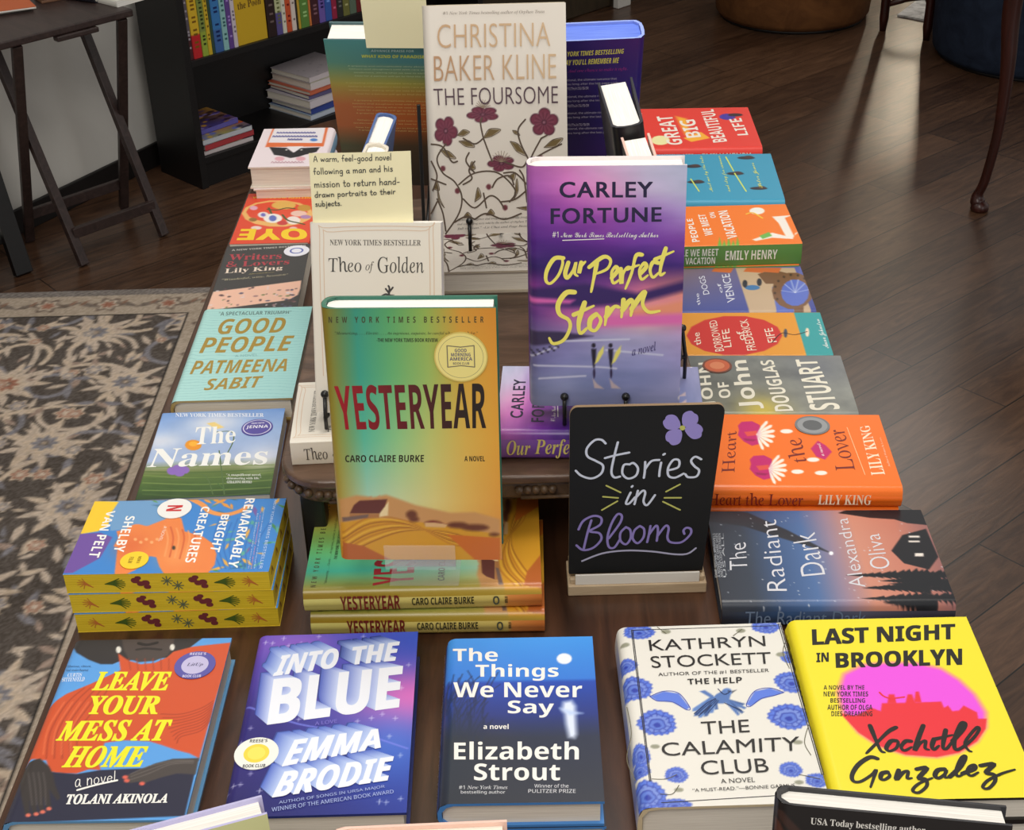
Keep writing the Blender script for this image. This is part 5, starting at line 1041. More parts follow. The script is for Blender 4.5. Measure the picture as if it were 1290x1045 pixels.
 ('S',(120,120,170),1.6,[(.376,.148),(.372,.107),(.352,.153),(.349,.119)]),
 ('S',(120,120,170),1.6,[(.334,.15),(.33,.109),(.31,.154),(.307,.121)]),
 ('S',(120,120,170),1.6,[(.292,.151),(.288,.11),(.268,.156),(.265,.123)]),
 ('S',(120,120,170),1.6,[(.832,.229),(.829,.189),(.808,.234),(.806,.201)]),
 ('S',(120,120,170),1.6,[(.79,.231),(.787,.19),(.766,.235),(.764,.202)]),
 ('S',(120,120,170),1.6,[(.748,.232),(.745,.192),(.725,.237),(.722,.204)]),
 ('S',(120,120,170),1.6,[(.707,.234),(.703,.194),(.683,.239),(.68,.206)]),
 ('S',(120,120,170),1.6,[(.665,.236),(.661,.195),(.641,.241),(.638,.207)]),
 ('S',(120,120,170),1.6,[(.623,.238),(.62,.197),(.6,.242),(.597,.209)]),
 ('S',(120,120,170),1.6,[(.581,.239),(.578,.199),(.558,.244),(.555,.211)]),
 ('S',(120,120,170),1.6,[(.54,.241),(.536,.201),(.516,.246),(.513,.213)]),
 ('S',(120,120,170),1.6,[(.498,.243),(.494,.202),(.475,.247),(.471,.214)]),
 ('S',(120,120,170),1.6,[(.456,.244),(.452,.204),(.433,.249),(.43,.216)]),
 ('S',(120,120,170),1.6,[(.415,.246),(.411,.206),(.391,.251),(.388,.218)]),
 ('S',(120,120,170),1.6,[(.373,.248),(.369,.207),(.35,.253),(.346,.22)]),
 ('S',(120,120,170),1.6,[(.331,.25),(.327,.209),(.308,.254),(.304,.221)]),
 ('S',(120,120,170),1.6,[(.29,.251),(.285,.211),(.267,.256),(.263,.223)]),
 ('S',(120,120,170),1.6,[(.248,.253),(.244,.213),(.225,.258),(.221,.225)]),
 ('S',(120,120,170),1.6,[(.607,.323),(.603,.282),(.583,.327),(.58,.294)]),
 ('S',(120,120,170),1.6,[(.565,.324),(.562,.284),(.542,.329),(.539,.296)]),
 ('S',(120,120,170),1.6,[(.524,.326),(.52,.286),(.501,.331),(.497,.298)]),
 ('S',(120,120,170),1.6,[(.482,.328),(.479,.288),(.459,.332),(.456,.299)]),
 ('S',(120,120,170),1.6,[(.441,.329),(.437,.289),(.418,.334),(.414,.301)]),
 ('P',(80,130,200),[(.198,.328),(.2,.346),(.213,.359),(.232,.366),(.256,.365),(.278,.356),(.295,.342),(.304,.324),(.301,.307),(.289,.293),(.269,.286),(.246,.287),(.223,.296),(.206,.311)]),
 ('S',(206,170,180),1.4,[(.711,.905),(.704,.871),(.678,.906)]),
 ('S',(206,170,180),1.4,[(.667,.907),(.66,.873),(.635,.908)]),
 ('S',(206,170,180),1.4,[(.624,.908),(.616,.875),(.591,.91)]),
 ('S',(206,170,180),1.4,[(.58,.91),(.572,.876),(.548,.911)]),
 ('S',(206,170,180),1.4,[(.537,.912),(.529,.878),(.504,.913)]),
 ('S',(206,170,180),1.4,[(.493,.913),(.485,.88),(.46,.915)]),
 ('S',(206,170,180),1.4,[(.449,.915),(.441,.881),(.417,.916)]),
 ('S',(206,170,180),1.4,[(.406,.917),(.398,.883),(.373,.918)]),
 ('S',(206,170,180),1.4,[(.362,.918),(.354,.885),(.33,.92)]),
 ('S',(206,170,180),1.4,[(.319,.92),(.31,.887),(.286,.921)]),
],
'remark':[
 ('bg',(60,132,206)),
 ('P',(110,156,200),[(-.002,-.002),(.003,.365),(.271,.465),(.312,.406),(.382,.33),(.431,.145),(.196,.11)]),
 ('P',(244,200,44),[(-.002,-.006),(.022,.127),(.196,.11),(.373,.126),(.434,.082),(.476,-.017)]),
 ('P',(110,78,158),[(.468,-.008),(.452,.096),(.518,.169),(.795,.149),(.978,.045),(.982,0),(.87,-.004)]),
 ('leaves',(0,.66,1,1),[(70,140,70),(50,110,130),(226,170,70),(120,90,160),(90,170,150)],46),
 ('leaves',(0,.3,.12,.8),[(90,150,90),(70,120,160),(226,150,60)],18),
 ('L',(44,108,186),.01,[(.28,.68),(.652,.69),(.955,.765)]),
 ('L',(44,108,186),.01,[(.311,.715),(.654,.717),(.955,.787)]),
 ('L',(44,108,186),.01,[(.342,.751),(.655,.744),(.956,.81)]),
 ('L',(44,108,186),.01,[(.285,.777),(.656,.772),(.957,.832)]),
 ('L',(44,108,186),.01,[(.316,.812),(.657,.799),(.958,.855)]),
 ('L',(44,108,186),.01,[(.346,.847),(.658,.826),(.959,.877)]),
 ('L',(44,108,186),.01,[(.289,.873),(.659,.853),(.96,.9)]),
 ('L',(44,108,186),.01,[(.32,.908),(.66,.88),(.961,.922)]),
 ('L',(44,108,186),.01,[(.351,.943),(.662,.908),(.962,.945)]),
 ('P',(232,130,66),[(.548,.205),(.438,.178),(.379,.265),(.37,.328),(.283,.402),(.21,.425),(.272,.486),(.453,.525),(.523,.623),(.624,.687),(.764,.721),(.9,.728),(1.031,.703),(1.023,.499),(.915,.459),(.793,.427),(.778,.394),(.885,.373),(.951,.347),(1.015,.305),(1.013,.254),(.771,.228)]),
 ('G',(240,156,90),(.783,.529),.163,.094,.6),
 ('G',(214,96,50),(.635,.281),.166,.084,.6),
 ('L',(240,158,96),.012,[(.371,.413),(.558,.454),(.781,.467)]),
 ('L',(206,92,46),.012,[(.39,.446),(.56,.481),(.793,.493)]),
 ('L',(240,158,96),.012,[(.408,.478),(.561,.509),(.805,.52)]),
 ('L',(206,92,46),.012,[(.427,.51),(.562,.536),(.817,.546)]),
 ('L',(240,158,96),.012,[(.446,.542),(.563,.563),(.829,.572)]),
 ('L',(206,92,46),.012,[(.464,.574),(.564,.591),(.841,.598)]),
 ('L',(240,158,96),.012,[(.483,.605),(.565,.618),(.852,.624)]),
 ('P',(240,170,110),[(.552,.298),(.56,.299),(.567,.297),(.571,.294),(.571,.291),(.567,.287),(.56,.283),(.551,.281),(.542,.281),(.536,.282),(.532,.285),(.532,.289),(.536,.293),(.543,.296)]),
 ('P',(240,170,110),[(.592,.331),(.601,.332),(.608,.33),(.611,.327),(.611,.324),(.607,.32),(.6,.316),(.592,.314),(.583,.314),(.576,.315),(.573,.318),(.573,.322),(.577,.326),(.584,.329)]),
 ('P',(240,170,110),[(.554,.353),(.563,.354),(.569,.352),(.573,.349),(.573,.346),(.569,.342),(.562,.338),(.553,.336),(.545,.336),(.538,.337),(.534,.34),(.534,.344),(.538,.348),(.545,.351)]),
 ('P',(240,170,110),[(.595,.386),(.603,.386),(.61,.385),(.614,.382),(.614,.378),(.61,.375),(.603,.371),(.594,.369),(.586,.369),(.579,.37),(.575,.373),(.575,.377),(.579,.381),(.586,.384)]),
 ('P',(240,170,110),[(.556,.408),(.565,.409),(.572,.407),(.575,.404),(.575,.401),(.571,.397),(.564,.393),(.556,.391),(.547,.391),(.54,.392),(.537,.395),(.537,.399),(.541,.403),(.548,.406)]),
 ('L',(232,150,78),.05,[(-.013,.494),(.082,.571),(.183,.621),(.229,.706),(.181,.777),(.108,.813)]),
 ('P',(60,50,40),[(.672,.506),(.684,.507),(.694,.506),(.699,.503),(.699,.499),(.694,.495),(.684,.492),(.672,.489),(.66,.489),(.65,.49),(.645,.492),(.645,.496),(.65,.5),(.66,.504)]),
 ('L',(232,130,66),.04,[(.411,.334),(.364,.263),(.463,.224),(.632,.207)]),
 ('T','REMARKABLY','sb',(242,240,236),[(.003,.837),(.95,.844),(.929,.795),(.001,.789)]),
 ('T','BRIGHT','sb',(242,240,236),[(.23,.728),(.743,.733),(.721,.682),(.228,.687)]),
 ('T','CREATURES','sb',(242,240,236),[(.114,.615),(.874,.629),(.867,.576),(.112,.571)]),
 ('T','SHELBY','sb',(242,240,236),[(.232,.244),(.723,.257),(.715,.202),(.229,.196)]),
 ('T','VAN PELT','sb',(242,240,236),[(.152,.13),(.789,.143),(.779,.089),(.15,.087)]),
 ('T','A NOVEL','s',(246,226,210),[(.38,.427),(.585,.426),(.585,.41),(.379,.41)]),
 ('T','NEW YORK TIMES BESTSELLER','s',(206,220,240),[(.03,.953),(.963,.965),(.962,.949),(.029,.94)]),
 ('T','Remarkably bright creatures','s',(206,220,240),[(.142,.902),(.961,.931),(.961,.922),(.142,.894)]),
 ('T','is an ultimately feel-good','s',(226,140,160),[(.183,.889),(.961,.916),(.96,.908),(.183,.88)]),
 ('T','but deceptively sensitive','s',(206,220,240),[(.224,.876),(.96,.902),(.96,.894),(.224,.867)]),
 ('seal',(.139,.434),.14,'N'),
 ('seal',(.835,.326),.11,'yellow'),
],
'yest':[
 ('grid',[[(150,120,30),(58,150,126),(92,168,104),(150,180,84),(214,152,56),(216,140,44)],[(160,130,36),(64,164,140),(110,184,118),(160,190,100),(216,170,66),(226,158,56)],[(170,140,44),(96,192,160),(150,206,140),(200,204,116),(224,184,84),(230,166,62)],[(176,146,50),(176,214,184),(206,216,160),(224,208,130),(230,184,92),(230,160,66)],[(180,150,60),(214,196,130),(224,190,110),(226,180,96),(222,160,80),(214,140,66)]]),
 ('P',(204,150,92),[(.021,.254),(.132,.272),(.237,.264),(.311,.274),(.384,.257),(.487,.231),(.696,.199),(.843,.202),(.994,.172),(.991,.096),(.018,.096)],.01),
 ('P',(214,154,44),[(.009,.155),(.228,.179),(.439,.167),(.692,.14),(.992,.108),(.987,-.009),(.006,-.009)]),
 ('L',(160,96,34),.008,[(.018,.006),(.197,.074),(.436,.125),(.733,.108),(.984,.021)]),
 ('L',(232,180,60),.008,[(.02,.02),(.198,.087),(.436,.13),(.732,.102),(.985,.03)]),
 ('L',(190,120,40),.008,[(.021,.033),(.2,.1),(.437,.134),(.732,.096),(.985,.039)]),
 ('L',(160,96,34),.008,[(.023,.047),(.201,.114),(.437,.139),(.732,.09),(.985,.048)]),
 ('L',(232,180,60),.008,[(.024,.06),(.202,.127),(.438,.143),(.731,.084),(.986,.057)]),
 ('L',(190,120,40),.008,[(.026,.074),(.204,.14),(.438,.148),(.731,.078),(.986,.066)]),
 ('L',(160,96,34),.008,[(.027,.087),(.205,.154),(.438,.152),(.731,.072),(.986,.075)]),
 ('L',(232,180,60),.008,[(.029,.1),(.206,.167),(.439,.156),(.73,.066),(.987,.084)]),
 ('L',(190,120,40),.008,[(.03,.114),(.207,.18),(.439,.161),(.73,.06),(.987,.093)]),
 ('P',(206,110,40),[(.669,.108),(.991,.093),(.987,-.009),(.834,-.001)]),
 ('P',(184,100,44),[(.026,.074),(.153,.059),(.319,-.001),(.013,-.006)]),
 ('P',(240,214,160),[(.262,.199),(.324,.246),(.314,.187),(.261,.181)]),
 ('P',(104,56,48),[(.082,.196),(.111,.231),(.147,.25),(.316,.256),(.301,.228),(.264,.196)]),
 ('P',(176,120,70),[(.082,.193),(.262,.193),(.26,.178),(.079,.173)]),
 ('P',(120,96,86),[(.033,.179),(.198,.193),(.19,.179),(.036,.161)]),
 ('P',(206,150,110),[(.207,.263),(.22,.269),(.228,.256)]),
 ('P',(206,150,110),[(.258,.266),(.271,.272),(.278,.256)]),
 ('P',(110,62,40),[(.492,.192),(.488,.184),(.478,.178),(.465,.174),(.449,.174),(.436,.178),(.427,.184),(.425,.192),(.428,.199),(.438,.205),(.452,.209),(.467,.209),(.481,.205),(.489,.199)],.012),
 ('P',(110,62,40),[(.501,.172),(.498,.167),(.489,.163),(.477,.161),(.464,.161),(.452,.163),(.445,.167),(.442,.173),(.445,.178),(.454,.182),(.466,.184),(.479,.184),(.491,.182),(.499,.178)],.012),
 ('P',(110,62,40),[(.798,.147),(.792,.142),(.774,.137),(.748,.134),(.72,.135),(.695,.137),(.677,.142),(.671,.147),(.678,.153),(.696,.158),(.721,.16),(.75,.16),(.775,.158),(.792,.153)],.012),
 ('P',(110,62,40),[(.925,.137),(.916,.131),(.893,.126),(.858,.123),(.821,.123),(.787,.126),(.764,.131),(.755,.137),(.764,.143),(.788,.149),(.822,.151),(.86,.151),(.894,.149),(.917,.143)],.012),
 ('P',(110,62,40),[(.638,.155),(.632,.15),(.618,.147),(.598,.145),(.575,.145),(.555,.147),(.541,.15),(.536,.155),(.541,.159),(.556,.163),(.576,.165),(.599,.165),(.619,.163),(.633,.159)],.012),
 ('P',(110,62,40),[(.985,.108),(.982,.104),(.974,.102),(.962,.1),(.949,.1),(.937,.102),(.929,.104),(.926,.108),(.929,.111),(.937,.113),(.949,.115),(.963,.115),(.974,.113),(.983,.111)],.012),
 ('P',(220,176,120),[(.534,.158),(.598,.164),(.671,.149),(.66,.137),(.539,.14)]),
 ('P',(130,60,44),[(.534,.158),(.588,.167),(.667,.152),(.598,.158)]),
 ('T','NEW YORK TIMES BESTSELLER','sbw',(70,66,40),[(.046,.971),(.93,.969),(.929,.946),(.044,.948)]),
 ('T','“Mesmerizing. . . . Electric. . . . An ingenious, exquisite, be careful what you wish for.”','it',(50,60,40),[(.076,.916),(.894,.913),(.893,.899),(.074,.901)]),
 ('T','—THE NEW YORK TIMES BOOK REVIEW','sb',(40,44,34),[(.313,.89),(.665,.889),(.664,.875),(.312,.876)]),
 ('T','YESTERYEAR','sb',(166,30,42),[(.046,.711),(.935,.72),(.926,.541),(.061,.536)],(44,36,32)),
 ('T','CARO CLAIRE BURKE','sb',(52,46,34),[(.081,.436),(.552,.437),(.548,.408),(.08,.408)]),
 ('T','A NOVEL','sb',(52,46,34),[(.792,.432),(.913,.432),(.912,.411),(.791,.411)]),
 ('seal',(.793,.819),.155,'gma'),
],
'storm':[
 ('grid',[[(180,96,178),(214,130,196),(206,168,206),(190,186,214),(182,190,218)],[(150,76,168),(206,110,196),(226,150,204),(190,176,212),(186,186,216)],[(112,50,156),(140,60,166),(160,80,180),(150,96,190),(168,140,206)],[(84,34,136),(90,36,140),(106,44,150),(104,50,156),(120,60,160)],[(54,32,110),(60,34,114),(66,36,120),(60,36,120),(70,40,126)],[(150,60,150),(96,50,140),(140,70,150),(216,120,150),(230,150,130)],[(96,60,140),(190,100,170),(224,130,176),(236,160,150),(226,130,160)],[(120,110,160),(150,140,196),(176,170,214),(186,176,216),(180,160,206)],[(96,96,150),(140,140,196),(156,156,206),(146,150,200),(150,146,196)],[(130,136,184),(150,156,200),(132,140,190),(140,146,196),(160,160,204)],[(120,126,160),(116,122,160),(124,130,168),(128,134,172),(132,138,176)]]),
 ('streaks',.1),
 ('P',(56,36,100),[(0,.509),(.368,.53),(.702,.487),(1.016,.54),(1.018,.497),(.703,.443),(.284,.428),(-.001,.444)],.02),
 ('P',(214,100,180),[(-.001,.472),(.301,.46),(.267,.444),(-.001,.447)],.012),
 ('P',(236,150,120),[(.654,.411),(1.02,.459),(1.024,.4),(.672,.373)],.02),
 ('P',(224,110,180),[(.368,.395),(1.024,.4),(1.026,.356),(.419,.345)],.02),
 ('P',(60,50,84),[(-.004,.329),(.2,.326),(.42,.306),(.267,.29),(.148,.273),(-.005,.263)],.01),
 ('L',(206,206,232),.012,[(-.006,.212),(.114,.246),(.182,.257)]),
 ('L',(206,206,232),.012,[(.027,.179),(.421,.173),(.575,.165)]),
 ('L',(206,206,232),.012,[(.505,.246),(.88,.223)]),
 ('L',(206,206,232),.012,[(.061,.122),(.37,.133)]),
 ('L',(206,206,232),.012,[(.233,.285),(.657,.292)]),
 ('P',(50,44,70),[(.02,.24),(.019,.238),(.017,.237),(.013,.236),(.009,.236),(.006,.237),(.004,.238),(.003,.24),(.004,.242),(.006,.244),(.01,.245),(.013,.245),(.017,.244),(.019,.242)]),
 ('P',(50,44,70),[(.033,.233),(.033,.231),(.03,.229),(.027,.228),(.023,.228),(.02,.229),(.017,.231),(.016,.233),(.017,.235),(.02,.236),(.023,.237),(.027,.237),(.03,.236),(.033,.234)]),
 ('P',(50,44,70),[(.047,.225),(.046,.223),(.044,.221),(.04,.22),(.036,.22),(.033,.221),(.031,.223),(.03,.225),(.031,.227),(.033,.228),(.037,.229),(.04,.229),(.044,.228),(.046,.227)]),
 ('P',(50,44,70),[(.061,.247),(.06,.245),(.058,.244),(.054,.243),(.051,.243),(.047,.244),(.045,.245),(.044,.247),(.045,.249),(.047,.251),(.051,.251),(.054,.251),(.058,.251),(.06,.249)]),
 ('P',(50,44,70),[(.075,.239),(.074,.237),(.071,.236),(.068,.235),(.064,.235),(.061,.236),(.058,.237),(.057,.239),(.058,.241),(.061,.243),(.064,.244),(.068,.244),(.071,.243),(.074,.241)]),
 ('P',(50,44,70),[(.088,.231),(.087,.229),(.085,.228),(.081,.227),(.078,.227),(.074,.228),(.072,.229),(.071,.231),(.072,.233),(.074,.235),(.078,.236),(.081,.236),(.085,.235),(.087,.233)]),
 ('P',(50,44,70),[(.102,.254),(.101,.252),(.099,.25),(.095,.249),(.092,.249),(.088,.25),(.086,.252),(.085,.254),(.086,.256),(.088,.257),(.092,.258),(.095,.258),(.099,.257),(.101,.256)]),
 ('P',(50,44,70),[(.116,.246),(.115,.244),(.112,.242),(.109,.242),(.105,.242),(.102,.242),(.099,.244),(.098,.246),(.099,.248),(.102,.249),(.105,.25),(.109,.25),(.112,.249),(.115,.248)]),
 ('P',(50,44,70),[(.129,.238),(.128,.236),(.126,.235),(.122,.234),(.119,.234),(.115,.235),(.113,.236),(.112,.238),(.113,.24),(.115,.242),(.119,.242),(.123,.242),(.126,.242),(.128,.24)]),
 ('P',(50,44,70),[(.143,.26),(.142,.258),(.14,.257),(.136,.256),(.132,.256),(.129,.257),(.127,.258),(.126,.26),(.127,.262),(.129,.264),(.133,.265),(.136,.265),(.14,.264),(.142,.262)]),
 ('P',(50,44,70),[(.156,.253),(.156,.251),(.153,.249),(.15,.248),(.146,.248),(.143,.249),(.14,.251),(.139,.253),(.14,.255),(.143,.256),(.146,.257),(.15,.257),(.153,.256),(.156,.255)]),
 ('P',(50,44,70),[(.17,.245),(.169,.243),(.167,.241),(.163,.24),(.16,.24),(.156,.241),(.154,.243),(.153,.245),(.154,.247),(.156,.248),(.16,.249),(.163,.249),(.167,.248),(.169,.247)]),
 ('P',(50,44,70),[(.184,.267),(.183,.265),(.181,.264),(.177,.263),(.173,.263),(.17,.264),(.168,.265),(.167,.267),(.168,.269),(.17,.271),(.173,.271),(.177,.271),(.181,.271),(.183,.269)]),
 ('P',(50,44,70),[(.197,.259),(.197,.257),(.194,.256),(.191,.255),(.187,.255),(.184,.256),(.181,.257),(.18,.259),(.181,.261),(.184,.263),(.187,.264),(.191,.264),(.194,.263),(.197,.261)]),
 ('T','CARLEY','bfb',(36,30,66),[(.203,.939),(.789,.937),(.791,.874),(.203,.876)]),
 ('T','FORTUNE','bfb',(36,30,66),[(.146,.835),(.848,.837),(.85,.778),(.145,.771)]),
 ('T','#1 New York Times Bestselling Author','bs',(240,238,232),[(.156,.741),(.831,.739),(.832,.707),(.156,.709)]),
 ('S',(240,238,232),1.2,[(.222,.706),(.485,.711)]),
 ('S',(246,234,112),4.9,[(.226,.634),(.168,.632),(.121,.586),(.112,.543),(.142,.53),(.193,.563),(.221,.61),(.215,.637)],1),
 ('S',(246,234,112),4.9,[(.258,.616),(.238,.573),(.251,.552),(.288,.582),(.307,.616),(.298,.573),(.318,.56)],1),
 ('S',(246,234,112),4.9,[(.341,.616),(.327,.571),(.341,.6),(.367,.619)],1),
 ('S',(246,234,112),4.9,[(.442,.615),(.421,.546),(.405,.493)],1),
 ('S',(246,234,112),4.9,[(.392,.596),(.483,.638),(.529,.624),(.508,.589),(.434,.568)],1),
 ('S',(246,234,112),4.9,[(.537,.551),(.575,.581),(.563,.598),(.537,.573),(.548,.53),(.591,.546)],1),
 ('S',(246,234,112),4.9,[(.596,.589),(.601,.528),(.61,.567),(.636,.594),(.659,.594)],1),
 ('S',(246,234,112),4.9,[(.73,.646),(.691,.641),(.666,.572),(.627,.506)],1),
 ('S',(246,234,112),4.9,[(.636,.588),(.712,.604)],1),
 ('S',(246,234,112),4.9,[(.72,.567),(.758,.596),(.745,.612),(.716,.583),(.73,.545),(.77,.562)],1),
 ('S',(246,234,112),4.9,[(.837,.612),(.801,.615),(.784,.583),(.803,.553),(.839,.572)],1),
 ('S',(246,234,112),4.9,[(.881,.672),(.857,.615),(.849,.564),(.879,.572)],1),
 ('S',(246,234,112),4.9,[(.814,.627),(.931,.659)],1),
 ('S',(246,234,112),6,[(.298,.493),(.242,.49),(.192,.444),(.2,.401),(.259,.376),(.267,.34),(.225,.29),(.157,.275),(.131,.299)],1),
 ('S',(246,234,112),6,[(.363,.449),(.326,.368),(.335,.319),(.382,.343)],1),
 ('S',(246,234,112),6,[(.293,.398),(.422,.435)],1),
 ('S',(246,234,112),6,[(.439,.4),(.402,.378),(.399,.34),(.436,.332),(.47,.373),(.444,.402)],1),
 ('S',(246,234,112),6,[(.513,.427),(.497,.354)],1),
 ('S',(246,234,112),6,[(.503,.389),(.556,.431),(.59,.428)],1),
 ('S',(246,234,112),6,[(.616,.46),(.604,.387)],1),
 ('S',(246,234,112),6,[(.61,.416),(.661,.459),(.677,.443),(.665,.393)],1),
 ('S',(246,234,112),6,[(.67,.422),(.727,.476),(.755,.492),(.74,.443),(.78,.409),(.852,.413)],1),
 ('T','a novel','it',(64,50,110),[(.675,.259),(.83,.283),(.838,.245),(.679,.221)]),
 ('P',(40,34,50),[(.437,.266),(.436,.261),(.432,.258),(.427,.256),(.421,.256),(.415,.258),(.411,.261),(.41,.266),(.411,.27),(.415,.274),(.42,.276),(.426,.276),(.432,.274),(.436,.27)]),
 ('P',(40,34,50),[(.407,.251),(.441,.251),(.438,.206),(.431,.169),(.421,.169),(.414,.207)]),
 ('P',(236,226,120),[(.431,.184),(.454,.234),(.491,.266),(.489,.234),(.455,.195)]),
 ('P',(200,180,186),[(.418,.122),(.447,.099),(.494,.076),(.431,.079)]),
 ('P',(60,50,80),[(.437,.144),(.436,.135),(.434,.127),(.43,.122),(.426,.122),(.423,.127),(.421,.135),(.42,.144),(.42,.154),(.423,.162),(.426,.167),(.43,.167),(.433,.162),(.436,.154)]),
 ('P',(40,34,50),[(.549,.266),(.548,.261),(.544,.258),(.539,.256),(.533,.256),(.527,.258),(.523,.261),(.522,.266),(.523,.27),(.527,.273),(.532,.275),(.538,.275),(.544,.273),(.548,.27)]),
 ('P',(40,34,50),[(.519,.251),(.553,.251),(.55,.206),(.544,.169),(.534,.169),(.526,.206)]),
 ('P',(236,226,120),[(.544,.184),(.567,.234),(.604,.266),(.601,.234),(.568,.195)]),
 ('P',(200,180,186),[(.531,.122),(.561,.099),(.608,.076),(.544,.078)]),
 ('P',(60,50,80),[(.55,.144),(.549,.135),(.547,.127),(.543,.122),(.54,.122),(.536,.127),(.534,.135),(.533,.144),(.533,.154),(.536,.162),(.539,.166),(.543,.166),(.546,.162),(.549,.154)]),
 ('P',(236,226,226),[(1.034,.074),(1.032,.068),(1.028,.063),(1.021,.06),(1.013,.06),(1.006,.063),(1.001,.068),(.999,.074),(1.001,.08),(1.005,.085),(1.012,.087),(1.02,.087),(1.027,.085),(1.032,.08)]),
 ('P',(236,226,226),[(1.032,.035),(1.031,.03),(1.025,.026),(1.017,.024),(1.008,.024),(.999,.026),(.993,.03),(.991,.035),(.993,.04),(.998,.044),(1.007,.046),(1.016,.046),(1.024,.044),(1.03,.04)]),
],
'four':[
 ('bg',(226,218,206)),
 ('S',(92,76,62),2.6,[(.104,.004),(.205,.095),(.23,.173),(.181,.239),(.1,.279),(.062,.344),(.129,.407)]),
 ('S',(92,76,62),2.6,[(.105,.017),(.089,.097),(.051,.163)]),
 ('S',(92,76,62),2.6,[(.212,.225),(.33,.275),(.496,.273),(.619,.193),(.575,.142)]),
 ('S',(92,76,62),2.6,[(.399,.428),(.382,.492),(.393,.517)]),
 ('S',(92,76,62),2.6,[(.399,.428),(.336,.404),(.255,.43)]),
 ('S',(92,76,62),2.6,[(.399,.428),(.457,.325)]),
 ('S',(92,76,62),2.6,[(.24,.16),(.322,.119),(.429,.17),(.491,.156),(.532,.116)]),
 ('S',(92,76,62),2.6,[(.703,.218),(.727,.321),(.813,.422)]),
 ('S',(92,76,62),2.6,[(.727,.321),(.667,.398),(.649,.462),(.702,.506)]),
 ('S',(92,76,62),2.6,[(.727,.321),(.832,.358),(.957,.394)]),
 ('S',(92,76,62),2.6,[(.025,.408),(.107,.394),(.166,.329),(.207,.329)]),
 ('S',(92,76,62),2.6,[(.703,.218),(.621,.271),(.538,.272)]),
 ('S',(92,76,62),2.6,[(.33,.275),(.27,.328),(.293,.366)]),
 ('S',(92,76,62),2.6,[(.406,.118),(.388,.184)]),
 ('S',(92,76,62),2.6,[(.701,.14),(.683,.244),(.653,.283)]),
 ('S',(92,76,62),2.6,[(.118,.227),(.015,.254)]),
 ('S',(92,76,62),2.6,[(.02,.332),(.057,.267),(.022,.202)]),
 ('S',(92,76,62),2.6,[(.243,.225),(.307,.25),(.289,.289),(.332,.327)]),
 ('S',(92,76,62),2.6,[(.452,.209),(.495,.247),(.579,.259),(.609,.219)]),
 ('S',(92,76,62),2.6,[(.319,.067),(.404,.092),(.53,.064),(.657,.088)]),
 ('S',(92,76,62),2.6,[(.171,.056),(.256,.081),(.319,.067)]),
 ('S',(92,76,62),2.6,[(.852,.319),(.913,.279),(.87,.216),(.931,.136)]),
 ('S',(92,76,62),2.6,[(.724,.205),(.806,.164),(.846,.085),(.782,.034)]),
 ('S',(92,76,62),2.6,[(.813,.422),(.854,.434)]),
 ('S',(92,76,62),2.6,[(.54,.324),(.664,.296),(.706,.321)]),
 ('S',(92,76,62),2.6,[(.05,.15),(.004,.098)]),
 ('S',(92,76,62),2.6,[(.512,.143),(.617,.154),(.724,.205)]),
 ('P',(112,92,52),[(.214,.444),(.257,.468),(.302,.457),(.255,.44)]),
 ('S',(92,76,62),1,[(.214,.444),(.257,.468),(.302,.457),(.255,.44),(.214,.444)]),
 ('P',(112,92,52),[(.289,.289),(.311,.327),(.335,.295)]),
 ('S',(92,76,62),1,[(.289,.289),(.311,.327),(.335,.295),(.289,.289)]),
 ('P',(112,92,52),[(.569,.256),(.621,.271),(.61,.239)]),
 ('S',(92,76,62),1,[(.569,.256),(.621,.271),(.61,.239),(.569,.256)]),
 ('P',(112,92,52),[(.404,.085),(.437,.111),(.463,.088)]),
 ('S',(92,76,62),1,[(.404,.085),(.437,.111),(.463,.088),(.404,.085)]),
 ('P',(112,92,52),[(.87,.216),(.913,.254),(.922,.215)]),
 ('S',(92,76,62),1,[(.87,.216),(.913,.254),(.922,.215),(.87,.216)]),
 ('P',(112,92,52),[(.846,.092),(.893,.117),(.884,.078)]),
 ('S',(92,76,62),1,[(.846,.092),(.893,.117),(.884,.078),(.846,.092)]),
 ('P',(112,92,52),[(.029,.209),(.056,.241),(.07,.202)]),
 ('S',(92,76,62),1,[(.029,.209),(.056,.241),(.07,.202),(.029,.209)]),
 ('P',(112,92,52),[(.235,.075),(.268,.1),(.294,.078)]),
 ('S',(92,76,62),1,[(.235,.075),(.268,.1),(.294,.078),(.235,.075)]),
 ('P',(112,92,52),[(.223,.418),(.295,.419),(.335,.391),(.273,.394)]),
 ('S',(92,76,62),1,[(.223,.418),(.295,.419),(.335,.391),(.273,.394),(.223,.418)]),
 ('P',(112,92,52),[(.399,.428),(.443,.468),(.525,.464),(.462,.437)]),
 ('S',(92,76,62),1,[(.399,.428),(.443,.468),(.525,.464),(.462,.437),(.399,.428)]),
 ('P',(112,92,52),[(.086,.382),(.148,.375),(.198,.342),(.136,.349)]),
 ('S',(92,76,62),1,[(.086,.382),(.148,.375),(.198,.342),(.136,.349),(.086,.382)]),
 ('P',(112,92,52),[(.589,.412),(.647,.399),(.707,.347),(.635,.367)]),
 ('S',(92,76,62),1,[(.589,.412),(.647,.399),(.707,.347),(.635,.367),(.589,.412)]),
 ('P',(112,92,52),[(.832,.381),(.895,.414),(.968,.419),(.915,.385)]),
 ('S',(92,76,62),1,[(.832,.381),(.895,.414),(.968,.419),(.915,.385),(.832,.381)]),
 ('P',(112,92,52),[(.607,.154),(.631,.245),(.639,.193)]),
 ('S',(92,76,62),1,[(.607,.154),(.631,.245),(.639,.193),(.607,.154)]),
 ('P',(112,92,52),[(.323,.146),(.347,.21),(.37,.171)]),
 ('S',(92,76,62),1,[(.323,.146),(.347,.21),(.37,.171),(.323,.146)]),
